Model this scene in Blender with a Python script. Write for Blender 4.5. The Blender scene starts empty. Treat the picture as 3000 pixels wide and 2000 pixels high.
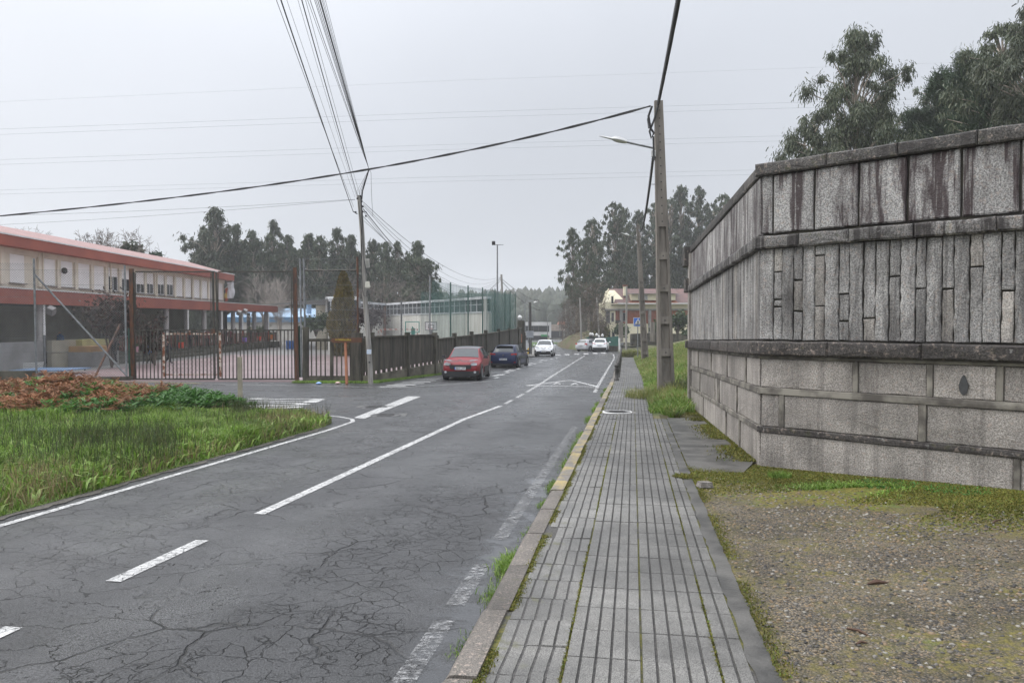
import bpy, bmesh, math, random
import numpy as np
from mathutils import Vector, Matrix
random.seed(7); RS = np.random.RandomState(11)
SC = bpy.context.scene; COL = SC.collection
pi = math.pi; rad = math.radians
# ------------------------------------------------------------------ camera, sky, sun, exposure
F = 2290.0; EYE = 1.68; PITCH = math.atan(50/F)
cam = bpy.data.cameras.new('camera'); camo = bpy.data.objects.new('camera', cam); COL.objects.link(camo)
camo.location = (0, 0, EYE); camo.rotation_euler = (pi/2 - PITCH, 0, 0)
cam.sensor_width = 36; cam.lens = F/3000*36; cam.clip_end = 6000; cam.clip_start = .05
SC.camera = camo
SUN_EL, SUN_AZ = rad(48), rad(-88)          # azimuth measured from +Y towards +X
world = bpy.data.worlds.new('World'); SC.world = world; world.use_nodes = True
wn = world.node_tree; wn.nodes.clear()
def WN(t, ins=None, **pr):
    n = wn.nodes.new(t)
    for k, v in pr.items(): setattr(n, k, v)
    for k, v in (ins or {}).items():
        s = n.inputs[k]
        if hasattr(v, 'is_linked'): wn.links.new(v, s)
        else: s.default_value = v
    return n
tc = WN('ShaderNodeTexCoord').outputs['Generated']
sky = WN('ShaderNodeTexSky', sky_type='NISHITA', sun_disc=False, sun_elevation=SUN_EL, sun_rotation=SUN_AZ, air_density=1.0, dust_density=4.0, ozone_density=1.0)
sepw = WN('ShaderNodeSeparateXYZ', {0: tc})
elev = WN('ShaderNodeMath', {0: sepw.outputs[2], 1: 0.0}, operation='MAXIMUM').outputs[0]
sdir = Vector((math.sin(SUN_AZ)*math.cos(SUN_EL), math.cos(SUN_AZ)*math.cos(SUN_EL), math.sin(SUN_EL)))
dt = WN('ShaderNodeVectorMath', {0: tc, 1: sdir}, operation='DOT_PRODUCT').outputs['Value']
sunside = WN('ShaderNodeMapRange', {0: dt, 1: .05, 2: 1.0, 3: 0.0, 4: 1.0}, interpolation_type='SMOOTHSTEP').outputs[0]
cn = WN('ShaderNodeTexNoise', {'Vector': tc, 'Scale': 2.2, 'Detail': 3.0, 'Roughness': .45}).outputs['Fac']
# overcast: brightness grows from the horizon to the zenith
e1_ = WN('ShaderNodeMath', {0: WN('ShaderNodeMath', {0: elev, 1: elev}, operation='MULTIPLY').outputs[0], 1: 2.2, 2: .02}, operation='MULTIPLY_ADD').outputs[0]
base = WN('ShaderNodeMath', {0: elev, 1: e1_, 2: .475}, operation='MULTIPLY_ADD').outputs[0]
b2 = WN('ShaderNodeMath', {0: sunside, 1: .30, 2: base}, operation='MULTIPLY_ADD').outputs[0]
cv = WN('ShaderNodeMapRange', {0: cn, 1: .3, 2: .7, 3: .95, 4: 1.05}).outputs[0]
b3 = WN('ShaderNodeMath', {0: b2, 1: cv}, operation='MULTIPLY').outputs[0]
tint = WN('ShaderNodeMix', {0: sunside, 6: (.94, .985, 1.075, 1), 7: (.965, .99, 1.045, 1)}, data_type='RGBA').outputs[2]
cl = WN('ShaderNodeVectorMath', {0: tint, 'Scale': b3}, operation='SCALE').outputs[0]
bg1 = WN('ShaderNodeBackground', {'Color': sky.outputs[0], 'Strength': .05})
bg2 = WN('ShaderNodeBackground', {'Color': cl, 'Strength': 1.0})
mx = WN('ShaderNodeMixShader', {0: .9, 1: bg1.outputs[0], 2: bg2.outputs[0]})
WN('ShaderNodeOutputWorld', {0: mx.outputs[0]})
sl = bpy.data.lights.new('sun', 'SUN'); slo = bpy.data.objects.new('sun', sl); COL.objects.link(slo)
sl.energy = 1.5; sl.angle = rad(50); sl.color = (1, .96, .90)
slo.rotation_euler = (-sdir).to_track_quat('-Z', 'Y').to_euler()
SC.view_settings.view_transform = 'Standard'; SC.view_settings.look = 'None'; SC.view_settings.gamma = 1
SC.view_settings.exposure = 0.5; SC.view_settings.use_curve_mapping = False
SC.render.engine = 'CYCLES'
SC.cycles.max_bounces = 8; SC.cycles.transparent_max_bounces = 16; SC.cycles.volume_bounces = 1
SC.cycles.use_denoising = True

# ------------------------------------------------------------------ measuring helpers (photo ray -> place)
A = rad(8.8); CA, SA = math.cos(A), math.sin(A)
def g(x, y):                                   # level of the pavement, falling away from the viewer
    s = x*SA + y*CA
    if s < 110: return -(.0231*s - .00008*s*s)
    return -1.573 - (s-110)*.0055
RD = -.13
def gr(x, y): return g(x, y) + RD              # carriageway
def ray(px, py):
    u = (px-1500)/F; v = (1000-py)/F
    return Vector((u, math.cos(PITCH)+v*math.sin(PITCH), -math.sin(PITCH)+v*math.cos(PITCH)))
def P(px, py, d):
    r = ray(px, py); r *= d/r.y
    return Vector((r.x, r.y, r.z+EYE))
def G(px, py, off=0.0):
    r = ray(px, py); k = .5
    while k < 600 and EYE+r.z*k > g(r.x*k, r.y*k)+off: k += .5
    lo, hi = k-.5, k
    for _ in range(40):
        m = (lo+hi)/2
        if EYE+r.z*m < g(r.x*m, r.y*m)+off: hi = m
        else: lo = m
    return Vector((r.x*hi, r.y*hi, EYE+r.z*hi))
def R(px, py): return G(px, py, RD)
def ST(s, t): return (s*SA + t*CA, s*CA - t*SA)   # road frame -> world x, y
def to_st(x, y): return (x*SA + y*CA, x*CA - y*SA)
def proj(x, y, z):
    v = Vector((x, y, z-EYE)); c, s_ = math.cos(PITCH), math.sin(PITCH)
    f = v.y*c - v.z*s_; u = v.y*s_ + v.z*c
    return 1500+F*v.x/f, 1000-F*u/f
def sm(a, b, x):
    t = min(1, max(0, (x-a)/(b-a))); return t*t*(3-2*t)

# ------------------------------------------------------------------ object helpers
def setp(o, label=None, cat=None, group=None, kind=None):
    if label: o['label'] = label
    if cat: o['category'] = cat
    if group: o['group'] = group
    if kind: o['kind'] = kind
    return o
def thing(name, label, cat, loc=(0, 0, 0), rz=0, group=None):
    o = bpy.data.objects.new(name, None); COL.objects.link(o)
    o.location = loc; o.rotation_euler = (0, 0, rz); o.empty_display_size = .2
    return setp(o, label, cat, group)
def link(name, me, parent=None, loc=None, world=False):
    o = bpy.data.objects.new(name, me); COL.objects.link(o)
    if parent is not None:
        o.parent = parent
        if world:                               # mesh given in world coordinates, parent unrotated chain
            q = parent; off = Vector((0, 0, 0))
            while q is not None: off += Vector(q.location); q = q.parent
            o.location = -off
    if loc is not None: o.location = loc
    return o
def copy_tree(o, parent=None):
    c = o.copy(); COL.objects.link(c)
    if parent is not None: c.parent = parent
    for ch in list(o.children): copy_tree(ch, c)
    return c
class MB:
    def __init__(s): s.v = []; s.f = []; s.m = []; s.mi = 0
    def add(s, vs, fs, mi=None):
        b = len(s.v); s.v += [tuple(p) for p in vs]
        for f in fs: s.f.append([b+i for i in f]); s.m.append(s.mi if mi is None else mi)
        return s
    def box(s, c, d, rz=0, rx=0, ry=0, mi=None, taper=1.0):
        hx, hy, hz = d[0]/2, d[1]/2, d[2]/2
        vs = [Vector((x*hx*(taper if z > 0 else 1), y*hy*(taper if z > 0 else 1), z*hz)) for z in (-1, 1) for x, y in ((-1, -1), (1, -1), (1, 1), (-1, 1))]
        m = Matrix.Rotation(rz, 3, 'Z') @ Matrix.Rotation(ry, 3, 'Y') @ Matrix.Rotation(rx, 3, 'X')
        vs = [m @ v + Vector(c) for v in vs]
        return s.add(vs, [(3, 2, 1, 0), (4, 5, 6, 7), (0, 1, 5, 4), (1, 2, 6, 5), (2, 3, 7, 6), (3, 0, 4, 7)], mi)
    def beam(s, a, b, w, h=None, mi=None, up=(0, 0, 1)):
        a, b = Vector(a), Vector(b); h = h or w; d = (b-a).normalized(); u = Vector(up)
        if abs(d.dot(u)) > .95: u = Vector((0, 1, 0))
        x = d.cross(u).normalized()*w/2; z = x.cross(d).normalized()*h/2
        vs = [p+q for p in (a, b) for q in (-x-z, x-z, x+z, -x+z)]
        return s.add(vs, [(3, 2, 1, 0), (4, 5, 6, 7), (0, 1, 5, 4), (1, 2, 6, 5), (2, 3, 7, 6), (3, 0, 4, 7)], mi)
    def tube(s, pts, r, n=6, mi=None, cap=True):
        pts = [Vector(p) for p in pts]; rs = r if isinstance(r, (list, tuple)) else [r]*len(pts)
        vs = []; ux = None
        for i, p in enumerate(pts):
            d = (pts[min(i+1, len(pts)-1)]-pts[max(i-1, 0)])
            d = d.normalized() if d.length > 1e-9 else Vector((0, 0, 1))
            if ux is None: ux = d.orthogonal().normalized()
            ux = (ux - d*ux.dot(d)); ux = ux.normalized() if ux.length > 1e-6 else d.orthogonal().normalized()
            uy = d.cross(ux)
            for k in range(n):
                t = 2*pi*k/n; vs.append(p + (ux*math.cos(t)+uy*math.sin(t))*rs[i])
        fs = [(i*n+k, i*n+(k+1) % n, (i+1)*n+(k+1) % n, (i+1)*n+k) for i in range(len(pts)-1) for k in range(n)]
        if cap: fs += [tuple(range(n-1, -1, -1)), tuple(range((len(pts)-1)*n, len(pts)*n))]
        return s.add(vs, fs, mi)
    def lathe(s, prof, c=(0, 0, 0), n=12, axis='z', mi=None):
        vs = []
        for r, z in prof:
            for k in range(n):
                t = 2*pi*k/n; p = (r*math.cos(t), r*math.sin(t), z)
                if axis == 'y': p = (p[0], p[2], p[1])
                if axis == 'x': p = (p[2], p[0], p[1])
                vs.append(Vector(p)+Vector(c))
        m = len(prof)
        fs = [(i*n+k, i*n+(k+1) % n, (i+1)*n+(k+1) % n, (i+1)*n+k) for i in range(m-1) for k in range(n)]
        fs += [tuple(range(n-1, -1, -1)), tuple(range((m-1)*n, m*n))]
        return s.add(vs, fs, mi)
    def prism(s, poly, ext, mi=None):
        poly = [Vector(p) for p in poly]; e = Vector(ext); n = len(poly)
        fs = [tuple(range(n-1, -1, -1)), tuple(range(n, 2*n))] + [(i, (i+1) % n, n+(i+1) % n, n+i) for i in range(n)]
        return s.add(poly+[p+e for p in poly], fs, mi)
    def quad(s, a, b, c, d, mi=None): return s.add([a, b, c, d], [(0, 1, 2, 3)], mi)
    def mesh(s, name, mats, smooth=False, fixn=True):
        me = bpy.data.meshes.new(name); me.from_pydata(s.v, [], s.f)
        for m in (mats if isinstance(mats, (list, tuple)) else [mats]): me.materials.append(m)
        if any(s.m): me.polygons.foreach_set('material_index', s.m)
        if fixn:
            bm = bmesh.new(); bm.from_mesh(me); bmesh.ops.recalc_face_normals(bm, faces=bm.faces); bm.to_mesh(me); bm.free()
        if smooth:
            me.polygons.foreach_set('use_smooth', [True]*len(me.polygons))
            if smooth is not True: me.set_sharp_from_angle(angle=rad(smooth))
        me.update(); return me
    def build(s, name, mats, parent=None, smooth=False, world=True, loc=None, fixn=True):
        return link(name, s.mesh(name, mats, smooth, fixn), parent, loc, world)
def np_mesh(name, V, Fc, mat, smooth=False):
    V = np.asarray(V, dtype=np.float32); Fc = np.asarray(Fc, dtype=np.int32)
    me = bpy.data.meshes.new(name); k = Fc.shape[1]
    me.vertices.add(len(V)); me.vertices.foreach_set('co', V.ravel())
    me.loops.add(Fc.size); me.loops.foreach_set('vertex_index', Fc.ravel())
    me.polygons.add(len(Fc)); me.polygons.foreach_set('loop_start', np.arange(0, Fc.size, k, dtype=np.int32))
    for m in (mat if isinstance(mat, (list, tuple)) else [mat]): me.materials.append(m)
    if smooth: me.polygons.foreach_set('use_smooth', [True]*len(Fc))
    me.update(calc_edges=True); me.validate(); return me
def text_mesh(body, size, mat, name='lettering', ext=.002, align='CENTER', sx=1.0, bold=0.0):
    cu = bpy.data.curves.new(name, 'FONT'); cu.body = body; cu.size = size; cu.extrude = ext; cu.align_x = align; cu.align_y = 'CENTER'
    cu.offset = bold; cu.resolution_u = 2
    o = bpy.data.objects.new(name, cu); COL.objects.link(o)
    me = bpy.data.meshes.new_from_object(o.evaluated_get(bpy.context.evaluated_depsgraph_get()))
    bpy.data.objects.remove(o); bpy.data.curves.remove(cu)
    me.materials.clear(); me.materials.append(mat)
    if sx != 1: me.transform(Matrix.Diagonal((sx, 1, 1, 1)))
    return me
def quads_from_centres(C, U, V):                # one quad per element: centre C, half axes U, V
    n = len(C); X = np.empty((n, 4, 3), np.float32)
    X[:, 0] = C-U-V; X[:, 1] = C+U-V; X[:, 2] = C+U+V; X[:, 3] = C-U+V
    return X.reshape(-1, 3), np.arange(4*n, dtype=np.int32).reshape(-1, 4)

# ------------------------------------------------------------------ materials
class Mt:
    def __init__(s, name):
        s.mat = bpy.data.materials.new(name); s.mat.use_nodes = True; s.t = s.mat.node_tree; s.t.nodes.clear()
        s.out = s.t.nodes.new('ShaderNodeOutputMaterial')
    def n(s, t, ins=None, **pr):
        n = s.t.nodes.new(t)
        for k, v in pr.items(): setattr(n, k, v)
        for k, v in (ins or {}).items():
            q = n.inputs[k]
            if hasattr(v, 'is_linked'): s.t.links.new(v, q)
            else: q.default_value = v
        return n
    def pos(s): return s.n('ShaderNodeNewGeometry').outputs['Position']
    def obj(s): return s.n('ShaderNodeTexCoord').outputs['Object']
    def orand(s): return s.n('ShaderNodeObjectInfo').outputs['Random']
    def irand(s): return s.n('ShaderNodeNewGeometry').outputs['Random Per Island']
    def scale(s, v, k): return s.n('ShaderNodeVectorMath', {0: v, 1: k}, operation='MULTIPLY').outputs[0]
    def noise(s, v, sc, det=4, ro=.55): return s.n('ShaderNodeTexNoise', {'Vector': v, 'Scale': sc, 'Detail': det, 'Roughness': ro}).outputs['Fac']
    def vor(s, v, sc, feature='F1', out='Distance', rnd=1.0): return s.n('ShaderNodeTexVoronoi', {'Vector': v, 'Scale': sc, 'Randomness': rnd}, feature=feature).outputs[out]
    def mr(s, f, a, b, c=0., d=1., sm_=True): return s.n('ShaderNodeMapRange', {0: f, 1: a, 2: b, 3: c, 4: d}, interpolation_type='SMOOTHSTEP' if sm_ else 'LINEAR').outputs[0]
    def m(s, op, a, b=0., c=0.): return s.n('ShaderNodeMath', {0: a, 1: b, 2: c}, operation=op).outputs[0]
    def mix(s, f, a, b, bt='MIX'):
        c4 = lambda q: q if hasattr(q, 'is_linked') else (tuple(q)+(1,) if len(q) == 3 else q)
        return s.n('ShaderNodeMix', {0: f, 6: c4(a), 7: c4(b)}, data_type='RGBA', blend_type=bt).outputs[2]
    def sep(s, v): return s.n('ShaderNodeSeparateXYZ', {0: v}).outputs
    def bright(s, c, f): return s.n('ShaderNodeVectorMath', {0: c, 'Scale': f}, operation='SCALE').outputs[0]
    def bump(s, h, st=.5, d=.01, nrm=None):
        i = {'Height': h, 'Strength': st, 'Distance': d}
        if nrm is not None: i['Normal'] = nrm
        return s.n('ShaderNodeBump', i).outputs[0]
    def end(s, col, rough=.7, nrm=None, metal=0., spec=.5, trans=0., alpha=None, emit=None):
        i = {'Base Color': col if hasattr(col, 'is_linked') else tuple(col)+(1,), 'Roughness': rough, 'Metallic': metal, 'Specular IOR Level': spec}
        if nrm is not None: i['Normal'] = nrm
        b = s.n('ShaderNodeBsdfPrincipled', i); sh = b.outputs[0]
        if trans:
            tr = s.n('ShaderNodeBsdfTranslucent', {'Color': col if hasattr(col, 'is_linked') else tuple(col)+(1,)})
            sh = s.n('ShaderNodeMixShader', {0: trans, 1: sh, 2: tr.outputs[0]}).outputs[0]
        if alpha is not None:
            tp = s.n('ShaderNodeBsdfTransparent'); sh = s.n('ShaderNodeMixShader', {0: alpha, 1: tp.outputs[0], 2: sh}).outputs[0]
        s.t.links.new(sh, s.out.inputs[0]); return s.mat
def surf(name, c1, c2=None, sc=3., rough=.7, bump=.0, bsc=40., metal=0., world=False, rnd=.12, spec=.5, lo=.35, hi=.65, det=5, streak=None):
    m = Mt(name); v = m.pos() if world else m.obj()
    c2 = c2 or tuple(.75*c for c in c1)
    vv = m.scale(v, streak) if streak else v
    col = m.mix(m.mr(m.noise(vv, sc, det), lo, hi), c1, c2)
    if rnd: col = m.bright(col, m.mr(m.orand(), 0, 1, 1-rnd, 1+rnd, False))
    nr = m.bump(m.noise(v, bsc, 4), bump, .01) if bump else None
    return m.end(col, rough, nr, metal, spec)
def plain(name, c, rough=.6, metal=0., spec=.5): return surf(name, c, tuple(.85*q for q in c), 4, rough, 0, metal=metal, rnd=0, spec=spec)
def leafmat(name, cols, rough=.55, trans=.25, rnd=.25, spec=.35):
    m = Mt(name); r = m.irand()
    cr = m.n('ShaderNodeValToRGB', {0: r}); e = cr.color_ramp.elements
    n = len(cols); e[0].position = 0; e[0].color = tuple(cols[0])+(1,); e[1].position = 1; e[1].color = tuple(cols[-1])+(1,)
    for i in range(1, n-1):
        q = e.new(i/(n-1)); q.color = tuple(cols[i])+(1,)
    big = m.noise(m.pos(), .55, 3)
    col = m.bright(cr.outputs[0], m.mr(big, .3, .7, 1-rnd, 1+rnd))
    col = m.bright(col, m.mr(m.orand(), 0, 1, .85, 1.15, False))
    return m.end(col, rough, None, 0, spec, trans)
def granite(name, c1, c2, grain=70, stain=.5, streaks=True, moss=0., rough=.62, sizeb=.012, dark=(.02, .016, .016)):
    m = Mt(name); v = m.pos()
    sp = m.noise(v, grain, 3, .7); sp2 = m.noise(v, grain*.38, 2, .6)
    col = m.mix(m.mr(sp, .36, .64), c1, c2)
    col = m.mix(m.mr(sp2, .55, .72, 0, .55), col, (.40, .32, .27))
    col = m.mix(m.mr(m.vor(v, grain*.9), .0, .22, .75, 0), col, (.05, .05, .052))
    lg = m.noise(v, 1.7, 5); col = m.bright(col, m.mr(lg, .3, .7, .72, 1.12))
    col = m.bright(col, m.mr(m.orand(), 0, 1, .70, 1.18, False))
    if streaks:
        st = m.noise(m.scale(v, (5., 5., .55)), 1.0, 5, .6); st2 = m.noise(m.scale(v, (22., 22., 1.1)), 1., 3, .6)
        f = m.m('MULTIPLY', m.mr(st, .44, .61), m.mr(st2, .36, .58, .25, 1))
        f = m.m('MAXIMUM', f, m.m('MULTIPLY', m.mr(m.noise(v, 5.5, 6, .7), .55, .70), .45))
        col = m.mix(m.m('MINIMUM', m.m('MULTIPLY', f, stain), .93), col, dark)
        col = m.mix(m.mr(m.noise(v, 13, 3), .66, .74, 0, .35), col, (.46, .46, .44))
        bgst = m.m('MULTIPLY', m.mr(m.noise(m.scale(v, (2.1, 2.1, .8)), 1., 6, .65), .50, .64), m.mr(m.noise(v, 9, 5, .7), .30, .58, .35, 1))
        col = m.mix(m.m('MINIMUM', m.m('MULTIPLY', bgst, stain*.62), .9), col, dark)
    if moss:
        col = m.mix(m.mr(m.noise(v, 9, 5), .62-.1*moss, .72, 0, moss), col, (.055, .06, .012))
    h = m.m('ADD', m.noise(v, 28, 5, .7), m.m('MULTIPLY', sp, .5))
    return m.end(col, rough, m.bump(h, .9, sizeb), 0, .4)
# ------------------------------------------------------------------ ground materials
def road_st(m):
    v = m.pos()
    s = m.n('ShaderNodeVectorMath', {0: v, 1: (SA, CA, 0)}, operation='DOT_PRODUCT').outputs['Value']
    t = m.n('ShaderNodeVectorMath', {0: v, 1: (CA, -SA, 0)}, operation='DOT_PRODUCT').outputs['Value']
    return v, s, t
def asphalt_mat():
    m = Mt('wet_asphalt'); v, s, t = road_st(m)
    big = m.noise(v, .35, 5); mid = m.noise(v, 1.6, 5); fine = m.noise(v, 95, 3, .75); pits = m.vor(v, 75)
    dist = m.n('ShaderNodeVectorMath', {0: v, 1: m.n('ShaderNodeVectorMath', {0: m.n('ShaderNodeTexNoise', {'Vector': v, 'Scale': 2.2, 'Detail': 5.0}).outputs['Color'], 'Scale': .30}, operation='SCALE').outputs[0]}, operation='ADD').outputs[0]
    e1 = m.vor(dist, 1.15, 'DISTANCE_TO_EDGE'); e2 = m.m('MINIMUM', m.m('ADD', m.vor(dist, 5.2, 'DISTANCE_TO_EDGE'), .004), m.m('ADD', m.vor(dist, 12.5, 'DISTANCE_TO_EDGE'), m.mr(m.noise(v, 1.7, 3), .42, .58, .12, .0)))
    nearm = m.mr(s, 16, 30, 1, 0)
    c1 = m.m('MULTIPLY', m.mr(e1, .0, .016, 1, 0), m.mr(m.noise(v, .8, 3), .45, .60))
    band = m.m('MULTIPLY', m.mr(m.m('ABSOLUTE', m.m('ADD', t, 2.0)), .1, 1.1, 1, 0), m.mr(s, 9, 12, 1, 0))
    al = m.mr(m.m('ADD', m.noise(v, .55, 3), m.m('MULTIPLY', band, .34)), .58, .76)
    lw = m.mr(m.m('ADD', t, m.m('MULTIPLY', m.noise(v, .9, 2), 1.2)), -3.2, -3.9)
    al = m.m('MAXIMUM', al, m.m('MULTIPLY', lw, .5))
    rid = m.m('ABSOLUTE', m.m('SUBTRACT', m.noise(dist, 1.1, 5, .55), .5)); rid2 = m.m('ABSOLUTE', m.m('SUBTRACT', m.noise(m.scale(dist, (1.0, 1.6, 1.0)), 8.0, 4, .6), .5))
    c2 = m.m('MULTIPLY', m.mr(m.m('ADD', e2, m.m('MULTIPLY', m.noise(v, 16, 3, .7), .03)), .015, .044, 1, 0), m.m('MULTIPLY', al, m.mr(m.noise(v, 3.5, 4), .36, .56)))
    c1 = m.m('MAXIMUM', c1, m.m('MULTIPLY', m.mr(rid, .0, .0045, .9, 0), m.mr(m.noise(v, .6, 3), .42, .6)))
    fl = m.m('MULTIPLY', m.mr(m.noise(m.scale(m.n('ShaderNodeCombineXYZ', {0: s, 1: t, 2: 0.}).outputs[0], (1., .45, 1.)), 26, 4, .7), .62, .68), m.mr(m.noise(v, 1.3, 4), .40, .58, 0, .75))
    crack = m.m('MULTIPLY', m.m('MAXIMUM', m.m('MAXIMUM', c1, c2), fl), nearm)
    track = m.m('MAXIMUM', m.mr(m.m('ABSOLUTE', m.m('ADD', t, 3.05)), .1, .6, 1, 0), m.mr(m.m('ABSOLUTE', m.m('ADD', t, 4.7)), .1, .6, 1, 0))
    col = m.mix(m.mr(big, .3, .7), (.040, .0405, .042), (.064, .0645, .066))
    col = m.mix(m.m('MULTIPLY', track, .5), col, (.088, .088, .09))
    col = m.bright(col, m.mr(mid, .3, .7, .8, 1.15)); col = m.bright(col, m.mr(fine, .38, .62, .40, 1.65))
    col = m.mix(m.mr(pits, .0, .16, .55, 0), col, (.016, .016, .018))
    col = m.mix(m.mr(m.vor(v, 38), .0, .055, .8, 0), col, (.30, .29, .28))
    # gutter puddle: standing water on the low side along the kerb
    pz = m.m('ADD', t, m.m('MULTIPLY', m.m('SUBTRACT', m.noise(v, 1.5, 4), .5), 1.3))
    pud = m.m('MULTIPLY', m.m('MULTIPLY', m.mr(pz, -1.60, -1.15), m.mr(s, 13.0, 9.5)), m.mr(m.noise(v, 3.2, 4), .30, .62))
    dk = m.m('MULTIPLY', m.mr(m.noise(v, .8, 5), .55, .68), .45)
    col = m.mix(dk, col, (.032, .032, .034))
    col = m.mix(m.m('MULTIPLY', crack, .82), col, (.010, .010, .010))
    col = m.mix(m.m('MULTIPLY', pud, .7), col, (.05, .052, .055))
    wet = m.mr(m.m('ADD', m.noise(v, .7, 5), m.m('MULTIPLY', track, .1)), .38, .66, .46, .27)
    far = m.mr(s, 14, 32, 0, 1)
    rough = m.m('MULTIPLY', m.m('SUBTRACT', wet, m.m('MULTIPLY', far, .05)), m.mr(pud, 0, 1, 1, .16))
    rough = m.m('MAXIMUM', rough, .02)
    h = m.m('SUBTRACT', m.m('ADD', m.m('MULTIPLY', fine, .8), m.m('MULTIPLY', m.mr(pits, 0, .4), .6)), m.m('MULTIPLY', crack, 3.0))
    h = m.m('MULTIPLY', h, m.m('SUBTRACT', 1.0, pud))
    return m.end(col, rough, m.bump(h, .9, .010), 0, .38)
def paint_mat(name, wear, col=(.58, .58, .57)):
    m = Mt(name); v = m.pos()
    dist = m.n('ShaderNodeVectorMath', {0: v, 1: m.n('ShaderNodeVectorMath', {0: m.n('ShaderNodeTexNoise', {'Vector': v, 'Scale': 2.2, 'Detail': 5.0}).outputs['Color'], 'Scale': .30}, operation='SCALE').outputs[0]}, operation='ADD').outputs[0]
    f = m.mr(m.noise(m.scale(v, (1, 1.5, 1)), 16, 7, .85), wear-.13, wear+.13)
    f = m.m('MULTIPLY', f, m.mr(m.noise(v, 110, 2, .7), .30, .42))
    f = m.m('MULTIPLY', f, m.mr(m.vor(dist, 8.5, 'DISTANCE_TO_EDGE'), .006, .028))
    c = m.bright(m.mix(0, col, col), m.mr(m.noise(v, 3, 4), .3, .7, .8, 1.05))
    return m.end(c, .45, m.bump(m.noise(v, 95, 3), .4, .006), 0, .4, alpha=f)
def tile_mat():
    m = Mt('washed_concrete_tile'); v, s, t = road_st(m)
    sp = m.noise(v, 170, 2, .75); sp2 = m.vor(v, 150)
    c = m.mix(m.mr(sp, .36, .64), (.052, .050, .046), (.245, .238, .222))
    c = m.mix(m.mr(sp2, 0, .2, .6, 0), c, (.05, .05, .052))
    far = m.mr(s, 7, 18); c = m.mix(far, c, (.108, .105, .099))
    c = m.bright(c, m.mr(m.noise(v, 1.1, 6), .3, .7, .62, 1.18)); c = m.bright(c, m.mr(m.noise(v, .35, 3), .35, .65, .82, 1.12)); c = m.mix(m.mr(m.noise(v, 3.7, 6, .7), .58, .70, 0, .5), c, (.06, .056, .045)); c = m.bright(c, m.mr(m.orand(), 0, 1, .95, 1.04, False))
    c = m.bright(c, m.mr(m.noise(v, 7, 5), .3, .7, .85, 1.08))
    mo = m.m('MULTIPLY', m.mr(m.noise(v, 5, 6), .60, .72), m.mr(m.m('ABSOLUTE', m.m('ADD', t, .74)), .02, .30, .8, 0))
    c = m.mix(mo, c, (.085, .085, .03))
    return m.end(c, m.mr(m.noise(v, 2.2, 4), .35, .65, .36, .62), m.bump(m.m('ADD', sp, m.noise(v, 40, 3)), .55, .005), 0, .45)
def bed_mat():
    m = Mt('mossy_joint'); v, s, t = road_st(m)
    f = None
    for tt, w in ((-.35, .012), (.45, .012), (-.755, .055), (.05, .008), (.625, .02)):
        q = m.mr(m.m('ABSOLUTE', m.m('SUBTRACT', t, tt)), w, w+.012, 1, 0); f = q if f is None else m.m('MAXIMUM', f, q)
    f = m.m('MULTIPLY', f, m.mr(m.noise(v, 2.5, 4), .36, .52))
    c = m.mix(m.mr(m.noise(v, 60, 3), .35, .65), (.035, .034, .033), (.085, .08, .075))
    c = m.mix(f, c, m.mix(m.mr(m.noise(v, 40, 3), .4, .6), (.05, .055, .008), (.12, .11, .02)))
    return m.end(c, .85, m.bump(m.noise(v, 70, 4), .8, .01))
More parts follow.
